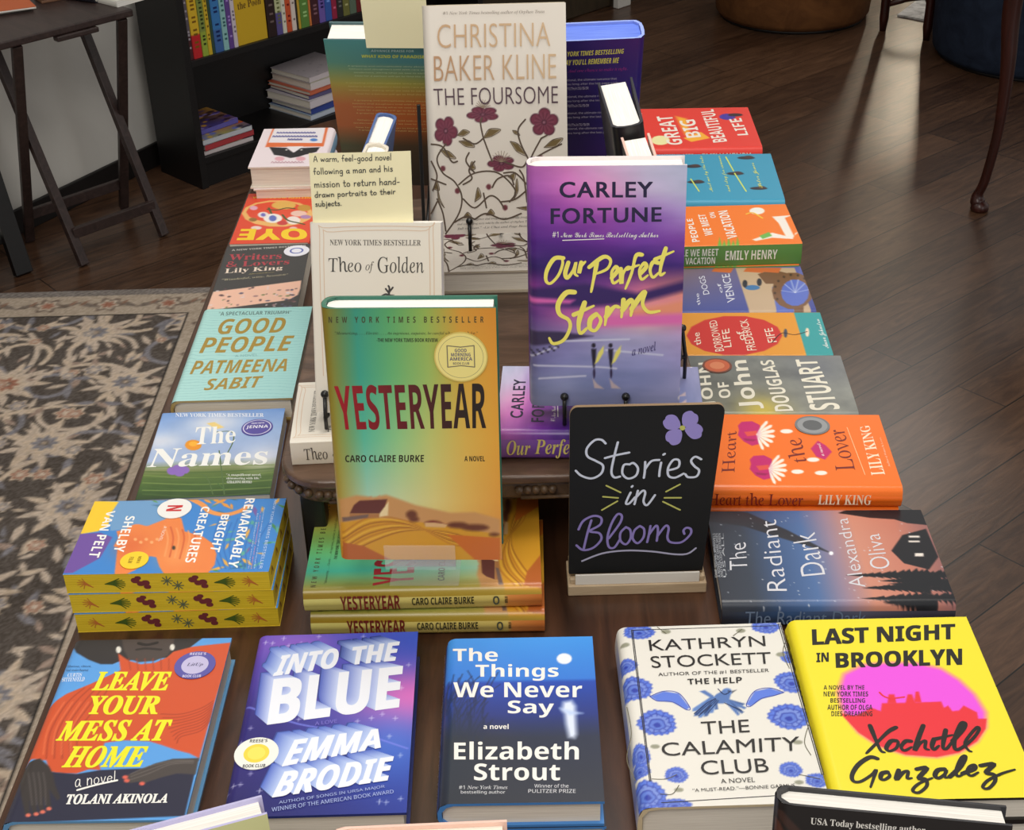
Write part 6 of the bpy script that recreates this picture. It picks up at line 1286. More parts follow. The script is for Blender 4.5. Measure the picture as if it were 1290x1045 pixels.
 ('P',(112,92,52),[(.055,.228),(.072,.162),(.101,.123),(.061,.163)]),
 ('S',(92,76,62),1,[(.055,.228),(.072,.162),(.101,.123),(.061,.163),(.055,.228)]),
 ('P',(112,92,52),[(.626,.115),(.721,.119),(.699,.103)]),
 ('S',(92,76,62),1,[(.626,.115),(.721,.119),(.699,.103),(.626,.115)]),
 ('P',(112,92,52),[(.608,.46),(.638,.456),(.66,.437),(.623,.445)]),
 ('S',(92,76,62),1,[(.608,.46),(.638,.456),(.66,.437),(.623,.445),(.608,.46)]),
 ('flower',(.132,.464),.079,.061,(116,44,66),(72,24,44)),
 ('flower',(.4,.532),.107,.033,(116,44,66),(72,24,44)),
 ('flower',(.835,.491),.095,.058,(116,44,66),(72,24,44)),
 ('flower',(.523,.314),.092,.034,(116,44,66),(72,24,44)),
 ('S',(150,130,110),.8,[(.523,.321),(.595,.336)]),
 ('S',(150,130,110),.8,[(.523,.321),(.585,.35)]),
 ('S',(150,130,110),.8,[(.523,.321),(.569,.361)]),
 ('S',(150,130,110),.8,[(.523,.321),(.548,.369)]),
 ('S',(150,130,110),.8,[(.523,.321),(.525,.371)]),
 ('S',(150,130,110),.8,[(.523,.321),(.502,.369)]),
 ('S',(150,130,110),.8,[(.523,.321),(.481,.362)]),
 ('S',(150,130,110),.8,[(.523,.321),(.464,.352)]),
 ('S',(150,130,110),.8,[(.523,.321),(.453,.338)]),
 ('S',(150,130,110),.8,[(.402,.561),(.454,.571)]),
 ('S',(150,130,110),.8,[(.402,.561),(.446,.581)]),
 ('S',(150,130,110),.8,[(.402,.561),(.435,.589)]),
 ('S',(150,130,110),.8,[(.402,.561),(.42,.595)]),
 ('S',(150,130,110),.8,[(.402,.561),(.403,.597)]),
 ('S',(150,130,110),.8,[(.402,.561),(.386,.595)]),
 ('S',(150,130,110),.8,[(.402,.561),(.371,.59)]),
 ('S',(150,130,110),.8,[(.402,.561),(.359,.583)]),
 ('S',(150,130,110),.8,[(.402,.561),(.351,.573)]),
 ('P',(112,50,60),[(.12,.298),(.118,.292),(.112,.288),(.105,.286),(.096,.286),(.089,.288),(.084,.293),(.082,.298),(.085,.304),(.09,.308),(.098,.311),(.106,.311),(.114,.308),(.119,.304)]),
 ('P',(112,50,60),[(.446,.211),(.444,.206),(.438,.201),(.43,.199),(.422,.199),(.415,.202),(.41,.206),(.408,.212),(.41,.218),(.416,.222),(.423,.224),(.432,.224),(.439,.222),(.444,.217)]),
 ('P',(112,50,60),[(.825,.335),(.823,.329),(.818,.325),(.81,.322),(.802,.323),(.794,.325),(.789,.33),(.788,.335),(.79,.341),(.795,.345),(.803,.348),(.811,.347),(.818,.345),(.823,.34)]),
 ('P',(112,50,60),[(.219,.197),(.216,.191),(.211,.187),(.203,.184),(.195,.184),(.187,.187),(.182,.192),(.181,.197),(.183,.203),(.189,.207),(.196,.21),(.205,.21),(.212,.207),(.217,.202)]),
 ('P',(112,50,60),[(.561,.116),(.559,.11),(.554,.106),(.546,.103),(.538,.103),(.53,.106),(.525,.111),(.523,.116),(.525,.122),(.531,.127),(.539,.129),(.547,.129),(.554,.126),(.56,.122)]),
 ('T','#1 New York Times bestselling author of Orphan Train','it',(150,140,130),[(.144,.976),(.852,.973),(.851,.955),(.142,.958)]),
 ('T','CHRISTINA','bfl',(196,160,122),[(.1,.922),(.89,.92),(.888,.819),(.097,.822)],(206,176,140)),
 ('T','BAKER KLINE','bfl',(180,140,104),[(.067,.789),(.928,.786),(.926,.681),(.064,.682)],(206,176,140)),
 ('T','THE FOURSOME','bfl',(84,62,72),[(.055,.65),(.937,.648),(.936,.573),(.057,.577)]),
 ('T','“A novel of elegance and imagination, a vividly imagined','it',(90,84,76),[(.193,.073),(.741,.078),(.74,.066),(.192,.059)]),
 ('T','and compelling story told by the author of Orphan Train,','it',(90,84,76),[(.192,.053),(.74,.058),(.74,.046),(.191,.04)]),
 ('T','full of heart.” —Lit Chat and Page Readers','it',(90,84,76),[(.19,.033),(.739,.038),(.739,.026),(.19,.02)]),
],
'theo':[
 ('bg',(226,220,208)),
 ('S',(214,186,160),1,[(.068,.199),(.073,.914),(.149,.974),(.877,.978),(.941,.934),(.933,.204)]),
 ('S',(214,186,160),1,[(.1,.199),(.103,.893),(.179,.953),(.846,.958),(.91,.913),(.902,.204)]),
 ('T','NEW YORK TIMES BESTSELLER','ru',(100,96,90),[(.151,.914),(.847,.912),(.846,.882),(.149,.884)]),
 ('T','Theo','itu',(60,58,56),[(.136,.824),(.389,.824),(.386,.746),(.132,.746)]),
 ('T','of','it',(60,58,56),[(.42,.801),(.484,.801),(.482,.741),(.417,.741)]),
 ('T','Golden','itu',(60,58,56),[(.514,.827),(.868,.826),(.866,.741),(.51,.741)]),
 ('S',(60,58,60),2.5,[(.59,.598),(.598,.659),(.592,.674)]),
 ('S',(60,58,60),2.5,[(.598,.643),(.625,.666)]),
 ('S',(60,58,60),2.5,[(.595,.636),(.57,.659)]),
 ('S',(60,58,60),2.5,[(.524,.613),(.569,.631),(.617,.621)]),
 ('S',(60,58,60),2.5,[(.545,.601),(.581,.613)]),
 ('P',(60,58,60),[(.553,.507),(.568,.628),(.631,.628),(.635,.508)]),
],
'para':[
 ('grid',[[(74,140,136),(78,142,146),(86,140,160)],[(86,140,120),(70,124,124),(66,116,128)],[(170,150,60),(160,150,60),(130,130,70)],[(180,96,42),(176,92,40),(160,84,40)],[(176,90,40),(166,84,38),(150,76,36)],[(80,74,46),(70,54,36),(60,46,34)],[(96,70,40),(60,48,34),(46,38,32)],[(70,50,36),(50,40,32),(40,34,30)]]),
 ('T','ADVANCE PRAISE FOR','sb',(190,220,220),[(.371,.939),(.714,.938),(.712,.924),(.368,.924)]),
 ('T','WHAT KIND OF PARADISE','sb',(206,210,60),[(.288,.906),(.794,.905),(.791,.885),(.285,.886)]),
 ('T','A gripping and unforgettable story about belonging','s',(190,206,170),[(.164,.836),(.942,.834),(.941,.825),(.162,.827)]),
 ('T','fathers and daughters told with rare warmth and','s',(190,206,170),[(.17,.816),(.939,.814),(.938,.804),(.168,.807)]),
 ('T','tenderness, asking what we owe to each other and','s',(190,206,170),[(.206,.794),(.937,.791),(.936,.782),(.205,.784)]),
 ('T','how far a person will go to find the truth about','s',(190,206,170),[(.212,.771),(.935,.769),(.934,.759),(.211,.762)]),
 ('T','A gripping and unforgettable story about belonging','s',(206,190,120),[(.127,.725),(.93,.722),(.929,.713),(.125,.716)]),
 ('T','fathers and daughters told with rare warmth and','s',(206,190,120),[(.143,.701),(.927,.698),(.926,.688),(.141,.691)]),
 ('T','tenderness, asking what we owe to each other and','s',(206,190,120),[(.143,.677),(.924,.673),(.923,.663),(.141,.667)]),
 ('T','how far a person will go to find the truth about','s',(206,190,120),[(.201,.652),(.922,.649),(.921,.639),(.199,.642)]),
 ('T','A gripping and unforgettable story about belonging','s',(206,190,120),[(.172,.608),(.917,.604),(.916,.594),(.17,.598)]),
 ('T','fathers and daughters told with rare warmth and','s',(206,190,120),[(.157,.585),(.914,.581),(.913,.571),(.155,.575)]),
 ('T','tenderness, asking what we owe to each other and','s',(206,190,120),[(.158,.563),(.912,.559),(.911,.549),(.156,.553)]),
 ('T','how far a person will go to find the truth about','s',(206,190,120),[(.19,.542),(.91,.537),(.909,.527),(.189,.531)]),
 ('T','A gripping and unforgettable story about belonging','s',(206,190,120),[(.176,.52),(.907,.516),(.906,.505),(.174,.51)]),
 ('T','fathers and daughters told with rare warmth and','s',(206,190,120),[(.178,.473),(.902,.468),(.901,.458),(.176,.462)]),
 ('T','tenderness, asking what we owe to each other and','s',(206,190,120),[(.142,.451),(.9,.446),(.899,.436),(.14,.441)]),
 ('T','how far a person will go to find the truth about','s',(206,190,120),[(.158,.421),(.897,.416),(.896,.406),(.156,.411)]),
 ('T','A gripping and unforgettable story about belonging','s',(206,190,120),[(.175,.403),(.895,.398),(.894,.387),(.174,.392)]),
],
'purp':[
 ('grid',[[(36,34,120),(44,26,104),(66,30,110)],[(36,30,104),(34,22,88),(44,30,116)],[(30,24,84),(28,20,70),(40,36,130)],[(28,22,70),(40,24,80),(60,34,110)],[(60,26,84),(44,24,74),(80,40,120)]]),
 ('T','#1 NEW YORK TIMES BESTSELLING','sbi',(214,206,90),[(.243,.934),(.837,.937),(.836,.907),(.245,.903)]),
 ('T','AUTHOR OF SAY YOU’LL REMEMBER ME','sbi',(214,206,90),[(.158,.881),(.803,.883),(.802,.848),(.16,.847)]),
 ('T','Two hearts. And one chance to make it right.','it',(150,50,130),[(.227,.822),(.874,.82),(.875,.794),(.229,.795)]),
 ('T','wonderful, emotional, the ultimate romance that','s',(176,170,190),[(.208,.761),(.791,.755),(.793,.738),(.209,.745)]),
 ('T','will stay with you long after the last page ends','s',(176,170,190),[(.21,.733),(.805,.727),(.807,.71),(.211,.717)]),
 ('T','—EARLY READER','s',(176,170,190),[(.211,.706),(.57,.702),(.571,.685),(.413,.687)]),
 ('T','wonderful, emotional, the ultimate romance that','s',(176,170,190),[(.214,.652),(.802,.644),(.804,.627),(.215,.635)]),
 ('T','will stay with you long after the last page ends','s',(176,170,190),[(.215,.622),(.816,.614),(.818,.597),(.216,.605)]),
 ('T','—EARLY READER','s',(176,170,190),[(.217,.591),(.579,.586),(.581,.569),(.421,.571)]),
 ('T','wonderful, emotional, the ultimate romance that','s',(176,170,190),[(.219,.541),(.813,.532),(.815,.515),(.22,.524)]),
 ('T','will stay with you long after the last page ends','s',(176,170,190),[(.221,.512),(.827,.503),(.829,.485),(.222,.495)]),
 ('T','—EARLY READER','s',(176,170,190),[(.223,.462),(.59,.456),(.591,.439),(.43,.441)]),
 ('T','wonderful, emotional, the ultimate romance that','s',(176,170,190),[(.225,.435),(.824,.425),(.825,.408),(.226,.418)]),
 ('T','will stay with you long after the last page ends','s',(176,170,190),[(.226,.404),(.838,.394),(.84,.376),(.227,.387)]),
],
'sign':[
 ('S',(206,212,228),3,[(.238,.79),(.209,.812),(.163,.809),(.115,.763),(.121,.717),(.179,.689),(.226,.661),(.215,.614),(.153,.587),(.083,.604),(.043,.635)]),
 ('S',(206,212,228),3,[(.319,.795),(.299,.711),(.285,.625),(.306,.59),(.345,.594)]),
 ('S',(206,212,228),3,[(.238,.705),(.313,.721),(.398,.734)]),
 ('S',(206,212,228),3,[(.406,.665),(.367,.661),(.361,.611),(.401,.581),(.453,.597),(.464,.64),(.432,.672),(.404,.664)]),
 ('S',(206,212,228),3,[(.51,.677),(.512,.621),(.509,.583)]),
 ('S',(206,212,228),3,[(.511,.631),(.55,.68),(.604,.687)]),
 ('S',(206,212,228),3,[(.618,.671),(.613,.625),(.613,.591)]),
 ('S',(206,212,228),3,[(.628,.717),(.637,.722)]),
 ('S',(206,212,228),3,[(.671,.624),(.736,.641),(.737,.681),(.699,.685),(.669,.64),(.677,.592),(.723,.58),(.778,.603)]),
 ('S',(206,212,228),3,[(.886,.685),(.844,.701),(.819,.677),(.845,.646),(.881,.62),(.868,.584),(.813,.581),(.79,.599)]),
 ('S',(206,212,228),3,[(.425,.497),(.409,.466),(.397,.432),(.421,.432),(.457,.468)]),
 ('S',(206,212,228),3,[(.43,.531),(.435,.536)]),
 ('S',(206,212,228),3,[(.474,.507),(.457,.426)]),
 ('S',(206,212,228),3,[(.463,.465),(.507,.506),(.526,.493),(.519,.441),(.547,.419),(.595,.478)]),
 ('S',(140,126,190),3.2,[(.158,.334),(.133,.258),(.108,.159)]),
 ('S',(140,126,190),3.2,[(.068,.28),(.101,.332),(.172,.361),(.227,.347),(.22,.305),(.148,.268),(.217,.254),(.233,.214),(.179,.165),(.105,.151),(.055,.182)]),
 ('S',(140,126,190),3.2,[(.288,.22),(.36,.309),(.373,.356),(.341,.367),(.302,.31),(.278,.227),(.291,.167),(.331,.162),(.366,.208)]),
 ('S',(140,126,190),3.2,[(.407,.287),(.371,.253),(.374,.204),(.414,.18),(.445,.216),(.439,.268),(.407,.287)]),
 ('S',(140,126,190),3.2,[(.506,.292),(.47,.265),(.461,.216),(.499,.185),(.538,.221),(.538,.271),(.506,.292)]),
 ('S',(140,126,190),3.2,[(.582,.29),(.576,.235),(.568,.19)]),
 ('S',(140,126,190),3.2,[(.576,.235),(.62,.29),(.638,.268),(.637,.197)]),
 ('S',(140,126,190),3.2,[(.639,.226),(.689,.288),(.714,.274),(.712,.218),(.739,.186),(.817,.184),(.873,.228),(.876,.262),(.844,.274),(.823,.258),(.832,.236)]),
 ('S',(176,174,200),2.6,[(.098,.082),(.246,.127),(.417,.141),(.605,.131),(.779,.109),(.873,.111),(.928,.144)]),
 ('S',(190,190,104),2.2,[(.254,.543),(.355,.5)]),
 ('S',(190,190,104),2.2,[(.234,.477),(.34,.467)]),
 ('S',(190,190,104),2.2,[(.23,.396),(.336,.448)]),
 ('S',(190,190,104),2.2,[(.761,.54),(.67,.498)]),
 ('S',(190,190,104),2.2,[(.779,.459),(.663,.461)]),
 ('S',(190,190,104),2.2,[(.781,.385),(.655,.438)]),
 ('V',(150,138,204),[(.721,.876),(.723,.883),(.722,.89),(.719,.899),(.714,.91),(.706,.92),(.698,.931),(.687,.94),(.675,.946),(.662,.949),(.648,.949),(.636,.947),(.626,.942),(.62,.934),(.618,.924),(.61,.917),(.605,.909),(.607,.898),(.612,.888),(.62,.878),(.63,.87),(.643,.864),(.657,.862),(.672,.862),(.686,.862),(.699,.864),(.709,.867),(.717,.871)]),
 ('V',(150,138,204),[(.745,.88),(.753,.877),(.763,.876),(.774,.876),(.786,.878),(.799,.881),(.812,.886),(.824,.892),(.831,.901),(.834,.911),(.834,.922),(.831,.933),(.825,.943),(.815,.949),(.803,.953),(.794,.961),(.784,.967),(.771,.968),(.759,.966),(.747,.962),(.737,.956),(.73,.947),(.728,.935),(.727,.924),(.729,.912),(.731,.901),(.735,.892),(.739,.885)]),
 ('V',(150,138,204),[(.754,.865),(.754,.859),(.757,.851),(.764,.843),(.772,.833),(.783,.824),(.795,.815),(.808,.808),(.822,.805),(.835,.805),(.848,.808),(.859,.813),(.867,.82),(.869,.83),(.867,.841),(.872,.85),(.873,.859),(.868,.869),(.859,.879),(.848,.886),(.836,.892),(.822,.895),(.808,.894),(.794,.891),(.781,.887),(.77,.882),(.762,.877),(.756,.872)]),
 ('V',(150,138,204),[(.727,.859),(.719,.863),(.71,.865),(.699,.865),(.686,.865),(.672,.862),(.658,.859),(.646,.854),(.637,.846),(.632,.836),(.63,.825),(.632,.814),(.636,.803),(.645,.796),(.657,.791),(.666,.781),(.675,.775),(.688,.772),(.701,.773),(.714,.776),(.725,.782),(.733,.79),(.737,.802),(.739,.814),(.74,.826),(.739,.837),(.736,.846),(.732,.854)]),
 ('V',(190,190,104),[(.756,.871),(.752,.861),(.738,.856),(.724,.861),(.717,.872),(.721,.882),(.735,.886),(.749,.882)]),
],
'note':[
 ('H','A warm, feel-good novel',(70,72,70),1,[(.042,.962),(.816,.977),(.812,.853),(.043,.852)]),
 ('H','following a man and his',(70,72,70),1,[(.035,.797),(.822,.822),(.824,.705),(.036,.678)]),
 ('H','mission to return hand-',(70,72,70),1,[(.034,.63),(.89,.656),(.888,.563),(.035,.535)]),
 ('H','drawn portraits to their',(70,72,70),1,[(.033,.479),(.841,.509),(.838,.407),(.034,.367)]),
 ('H','subjects.',(70,72,70),1,[(.033,.351),(.301,.362),(.302,.258),(.035,.246)]),
],
}
ART['navyleaf'] = [('bg', (230, 228, 220)), ('P', (44, 58, 104), [(.1, .3), (.5, .2), (.8, .5), (.6, .9), (.2, .8)])]
ART['usa'] = [('bg', (30, 25, 24)), ('L', (84, 50, 40), .05, [(0, .9), (.1, .7), (.05, .5)]), ('L', (60, 40, 34), .04, [(.02, .95), (.16, .8), (.14, .6)]), ('T', 'USA Today bestselling author', 'b', (226, 222, 214), [(.15, .955), (.64, .962), (.64, .925), (.15, .918)])]

# ------------------------------------------------------------------ the rug
def make_rug():
    x1, y1, W_, H_ = -.665, 3.42, .90, 3.3; nu, nv = 180, 620; cv = Canvas(nu, nv, H_ / W_); c = cv
    dark, beige, rust, slate, tan = (94, 86, 80), (206, 188, 170), (166, 116, 96), (138, 135, 140), (210, 190, 168)
    c.C[:] = dark; r = np.random.default_rng(11)
    U = lambda x: 1 - (x1 - x) / W_ if x <= x1 else 1
    def fl(x, y, a, cols, n=8):
        u, v = x / W_, y / H_; k = H_ / W_
        for j, cc in enumerate(cols):
            q = a * (1 - j * .27) / W_; ph = r.uniform(0, 1)
            c.poly(cc, [(u + q * (1 + .22 * math.cos(n * t + ph)) * math.cos(t), v + q * (1 + .22 * math.cos(n * t + ph)) * math.sin(t) / k) for t in np.linspace(0, 2 * math.pi, 40)[:-1]])
    def leaf(x, y, a, L_, cc):
        d = np.array((math.cos(a) / W_, math.sin(a) / H_)) * L_; q = np.array((-math.sin(a) / W_, math.cos(a) / H_)) * L_ * .32; p = np.array((x / W_, y / H_))
        c.poly(cc, [p - d, p - d * .3 + q, p + d * .4 + q * .7, p + d, p + d * .4 - q * .7, p - d * .3 - q])
    for k in range(150):     # winding stems
        x, y, a = r.uniform(0, W_), r.uniform(0, H_), r.uniform(0, 6.28); pts = []
        tw = r.uniform(-.9, .9)
        for _ in range(7): pts.append((x / W_, y / H_)); a += tw; x += .045 * math.cos(a); y += .045 * math.sin(a)
        c.line((beige, tan, slate)[k % 3], .014 / W_, pts)
        leaf(x, y, a, .034, (beige, tan, slate)[(k + 1) % 3])
    for k in range(1500): leaf(r.uniform(0, W_), r.uniform(0, H_), r.uniform(0, 6.28), r.uniform(.016, .034), (beige, beige, tan, slate, (170, 148, 134))[k % 5])
    for i in range(4):
        for j in range(12):
            x, y = .13 + .27 * i + .13 * (j % 2) + r.uniform(-.03, .03), .12 + .27 * j + r.uniform(-.03, .03)
            for t in range(9): leaf(x + .075 * math.cos(t * .7), y + .075 * math.sin(t * .7), t * .7, .032, beige if t % 2 else tan)
            fl(x, y, .058, [beige, tan, rust if (i + j) % 2 else slate, (120, 108, 98), tan], 8)
    for k in range(260): fl(r.uniform(0, W_), r.uniform(0, H_), r.uniform(.012, .026), [tan, rust if k % 2 else slate, beige], 6)
    X, Y = c.U * W_, c.V * H_; dx = np.minimum(W_ - X, 9); dy = H_ - Y; d = np.minimum(dx, dy)
    a = np.clip((.146 - d) / .004, 0, 1); c.mix(a, (186, 170, 152))
    c.mix(((d > .141) & (d < .149)) * 1.0, (58, 54, 52))
    for k in range(70):
        t = .05 + k * .052
        for hor in (0, 1):
            x, y = (W_ - .085, H_ - t) if not hor else (W_ - t, H_ - .085)
            if (hor and t > W_) or t > H_: continue
            if k % 3 == 0: fl(x, y, .034, [(128, 112, 100), (196, 182, 164), rust], 6)
            else: leaf(x, y, 1.57 * (1 - hor) + .5 * (-1) ** k, .032, (128, 116, 106)); leaf(x + .012 * (-1) ** k, y + .012, hor * 1.57 - .5, .018, (150, 118, 100))
    c.mix(np.clip((.034 - d) / .004, 0, 1), (138, 130, 124))
    e = np.sin((X if True else Y) * 320) * np.sin(Y * 320); c.mix(((d < .034) & (e > .2)) * .5, (96, 90, 88))
    c.C += (c.rng.random((nv, nu)) - .5)[..., None] * 26 + (c.noise(5, 2) * 24)[..., None]
    sh = Sheet(); xs = np.linspace(x1 - W_, x1, nu); ys = np.linspace(y1 - H_, y1, nv); Xg, Yg = np.meshgrid(xs, ys)
    sh.grid(np.stack([Xg, Yg, np.full(Xg.shape, .009)], -1), c.C)
    for P in (((x1 - W_, y1), (x1, y1)), ((x1, y1 - H_), (x1, y1)), ((x1 - W_, y1 - H_), (x1, y1 - H_)), ((x1 - W_, y1 - H_), (x1 - W_, y1))):
        sh.grid(np.array([[(p[0], p[1], z) for p in P] for z in (.0005, .009)]), (120, 112, 104), False)
    def f(t, b):
        vcol(t, b); n = nd(t, 'ShaderNodeTexNoise', Scale=700., Detail=2.); tc = nd(t, 'ShaderNodeTexCoord'); t.links.new(tc.outputs['Object'], n.inputs['Vector'])
        bp = nd(t, 'ShaderNodeBump', Strength=.5, Distance=.004); t.links.new(n.outputs['Fac'], bp.inputs['Height']); t.links.new(bp.outputs[0], b.inputs['Normal'])
    M['rug'] = mat('woven_wool_rug', rough=.95, spec=.1, nodes=f)
    tag(put('area_rug', sh.mesh('area_rug', 'rug')), 'floral area rug in charcoal and beige with a pale border on the wood floor', 'rug')
make_rug()

# ------------------------------------------------------------------ the display table and the carved riser
def rounded(x0, x1, y0, y1, radii, n=10):
    out = []
    for (cx, cy, a0), rd in zip(((x1, y1, 0), (x0, y1, 90), (x0, y0, 180), (x1, y0, 270)), radii):
        sx, sy = (-1 if cx == x1 else 1), (-1 if cy == y1 else 1)
        for k in range(n + 1):
            a = math.radians(a0 + 90 * k / n); out.append((cx + sx * rd + rd * math.cos(a), cy + sy * rd + rd * math.sin(a)))
    return out
tb = tag(empty('display_table', (0, 1.55, 0)), 'long dark wooden table with rounded far corners, covered with books', 'table')
tp = MB(); tp.prism([(x + (.015 * (y + .4) if x < 0 else 0), y) for x, y in rounded(-.446, .420, -.99, 1.10, (.24, .24, .02, .02))], TZ - .032, TZ, .006); tp.put('tabletop', 'table_wood', tb)
MB().box(-.40, .385, -.94, .885, TZ - .12, TZ - .032).put('apron', 'table_wood', tb)
for sx in (-.37, .355):
    for sy in (-.90, .85): MB().lathe([(.028, .0), (.03, .05), (.026, .3), (.034, .58), (.034, TZ - .032)], 20, Matrix.Translation((sx, sy, 0))).put('leg', 'table_wood', tb)

RZ = .125
rs = tag(empty('carved_riser', (0, 1.56, TZ)), 'small carved wooden bench with beaded edge standing mid table under the upright books', 'riser')
r_ = MB(); r_.prism(rounded(-.236, .208, -.360, .36, (.05, .05, .05, .05)), RZ - .010, RZ, .003); r_.put('top', 'riser_wood', rs)
e_ = MB(); e_.prism(rounded(-.231, .203, -.355, .355, (.046,) * 4), RZ - .030, RZ - .010, .004)
for k in range(42):
    for sy in (-.356, .356):
        x = -.185 + .345 * k / 41
        if not (-.115 < x < .005) and not (.05 < x < .13): e_.ball((x, sy, RZ - .0185), .0048)
for a in range(6):
    t = math.radians(184 + a * 15); e_.ball((-.185 + .0475 * math.cos(t), -.309 + .0475 * math.sin(t), RZ - .0185), .0048)
e_.tube([(-.185, -.3555, RZ - .0275), (-.12, -.3565, RZ - .0275)], .0022); e_.tube([(.01, -.3565, RZ - .0275), (.155, -.3555, RZ - .0275)], .0022)
e_.put('carved_edge', 'riser_dark', rs)
MB().box(-.20, .172, -.325, .335, RZ - .05, RZ - .03).put('apron', 'riser_dark', rs)
for sx in (-.205, .178):
    for sy in (-.328, .33): MB().box(sx - .0125, sx + .0125, sy - .0125, sy + .0125, 0, RZ - .03, .003).put('leg', 'black_lam', rs)

# ------------------------------------------------------------------ books lying on the table
BK = 'hardcover_book'; PB = 'paperback_book'
G1 = 'books in the front row'; GL = 'books down the left side of the table'; GR = 'books down the right side of the table'; GU = 'books displayed upright on easels'
def deco_remark(pg, w, h, t):
    sh = Sheet(); r = random.Random(3); tk = [0.]
    def fore(st, wd, c, tw=0):
        V, F = ribbon(st, wd); tk[0] += 3e-6; sh.add(np.stack([w / 2 - .0002 + V[:, 2] + tk[0], V[:, 0], V[:, 1]], -1), F, c)
    zc = t / 2
    for f, k in ((.10, 'c'), (.24, 'f'), (.375, 'p'), (.50, 's'), (.55, 's'), (.655, 'p'), (.775, 'f'), (.905, 'c')):
        y = -h / 2 + f * h
        if k == 'f':
            for a in np.linspace(-.75, .75, 7): fore([(y - .009, zc - .001), (y + .0, zc + .004 * math.sin(a)), (y - .009 + .02 * math.cos(a), zc - .001 + .0095 * math.sin(a))], .0011, (70, 92, 30))
        elif k == 'c':
            for a in np.linspace(-.9, .9, 6): fore([(y + .007, zc - .005), (y + .0, zc + .002 * a), (y + .007 - .015 * math.cos(a), zc + .008 * math.sin(a))], .0009, (190, 112, 50))
        elif k == 'p':
            for (dy, dz, rr) in ((-.006, .003, .0045), (-.001, -.001, .004), (.004, .0, .0042), (.005, -.005, .0036), (-.003, .006, .003)): fore([(y + dy - .001, zc + dz), (y + dy + .001, zc + dz)], rr * 1.5, (112, 46, 50))
        else:
            for a in range(8): fore([(y, zc + (.002 if f < .52 else -.004)), (y + .0055 * math.cos(a * .785), zc + (.002 if f < .52 else -.004) + .0055 * math.sin(a * .785))], .0011, (92, 100, 76))
    for k in range(4):
        x = -w / 2 + w * (.14 + .24 * k); V, F = ribbon([(x - .004, zc - .003), (x, zc + .004), (x + .004, zc - .001)], .003); sh.add(np.stack([V[:, 0], h / 2 - .0002 + V[:, 2], V[:, 1]], -1), F, (132, 92, 40))
    put('edge_print', sh.mesh('edge_print', 'print_soft'), None, pg)
# front row
lying(BK, -.3528, .9633, 0, -1.1, .1539, .2303, .030, 'leave', 'book with an orange robed torso and big yellow italic title, leftmost of the front row', G1, spine=(42, 42, 62), back=(70, 130, 196), board=(104, 160, 206), m='print_gloss', pages='pages')
lying(BK, -.1706, .9588, 0, -.1, .1543, .23, .034, 'into', 'blue and purple starry book with white three-dimensional lettering in the front row', G1, spine=(60, 60, 170), back=(50, 80, 170), board=(36, 50, 120), m='print_gloss', pages='pages')
SPT = [('The Things We Never Say', 'sb', (236, 236, 240), .06, .6, .3, .7), ('Elizabeth Strout', 'sb', (236, 236, 240), .66, .95, .3, .7)]
lying(BK, .0026, .9323, .028, -.9, .1357, .2047, .028, 'things', 'deep blue book with a white moon, on top of its copy in the front row', G1, spine=(36, 62, 130), back=(50, 110, 190), board=(72, 136, 206), sptext=SPT, m='print_gloss')
lying(BK, .0036, .9310, 0, -.5, .1357, .2047, .028, 'things', 'blue book lying directly under the one with a white moon', G1, spine=(36, 62, 130), back=(50, 110, 190), board=(72, 136, 206), sptext=SPT, m='print_gloss')
lying(BK, .1745, .9416, 0, .2, .1556, .2263, .048, 'calamity', 'thick white book with blue flowers and a flying bird in the front row', G1, spine=[(0, (226, 222, 214)), (.2, (150, 164, 220)), (.35, (224, 220, 214)), (.55, (140, 156, 220)), (.75, (226, 222, 214)), (.9, (130, 146, 216)), (1, (220, 216, 210))], back=(226, 222, 214), board=(214, 196, 160), m='print_gloss')
SPL = [('LAST NIGHT', 'sbx', (34, 30, 24), .05, .26, .25, .72), ('IN', 'sbx', (34, 30, 24), .275, .31, .3, .62), ('BROOKLYN', 'sbx', (34, 30, 24), .32, .54, .25, .72), ('Xochitl Gonzalez', 'bs', (34, 30, 24), .58, .94, .2, .8)]
lying(BK, .3413, .9408, .022, -.7, .1694, .2278, .028, 'lastnight', 'bright yellow book with a magenta and red oval, rightmost of the front row', G1, spine=(244, 228, 44), back=(244, 228, 44), board=(30, 28, 26), sptext=SPL, m='print_gloss')
lying(BK, .3425, .9400, 0, -.3, .1675, .2270, .022, 'lastnight', 'yellow book lying underneath the one with a magenta and red oval', G1, spine=(244, 228, 44), back=(244, 228, 44), board=(30, 28, 26), sptext=SPL, m='print_gloss')
# the stack of yellow-edged paperbacks
for k, lb in enumerate(('lowest of the three paperbacks with yellow sprayed edges', 'middle one of the three paperbacks with yellow sprayed edges', 'topmost yellow-edged paperback, with an orange octopus on a blue cover')):
    lying(PB, (-.3385, -.3395, -.3404)[k], (1.1918, 1.1926, 1.1933)[k], .0234 * k, -90 - (-.4, .4, 1.2)[k], .1270, .2033, .0232, 'remark', lb, 'stack of yellow-edged paperbacks', False, (60, 120, 190), back=(60, 120, 190), board=(222, 192, 56), pages='pages_yellow', deco=deco_remark, pxm=.0008, seals=k == 2)
YS = [(0, (206, 196, 112)), (.84, (214, 190, 104)), (.86, (218, 140, 70)), (1, (196, 112, 50))]
YT = [('YESTERYEAR', 'sb', (120, 40, 36), .155, .405, .2, .82, (44, 36, 32)), ('CARO CLAIRE BURKE', 'sb', (60, 56, 34), .455, .715, .36, .68), ('●', 's', (80, 84, 70), .805, .835, .3, .7), ('aa', 'sb', (60, 56, 34), .845, .856, .36, .66), ('MM', 'sb', (150, 70, 40), .90, .95, .15, .55)]
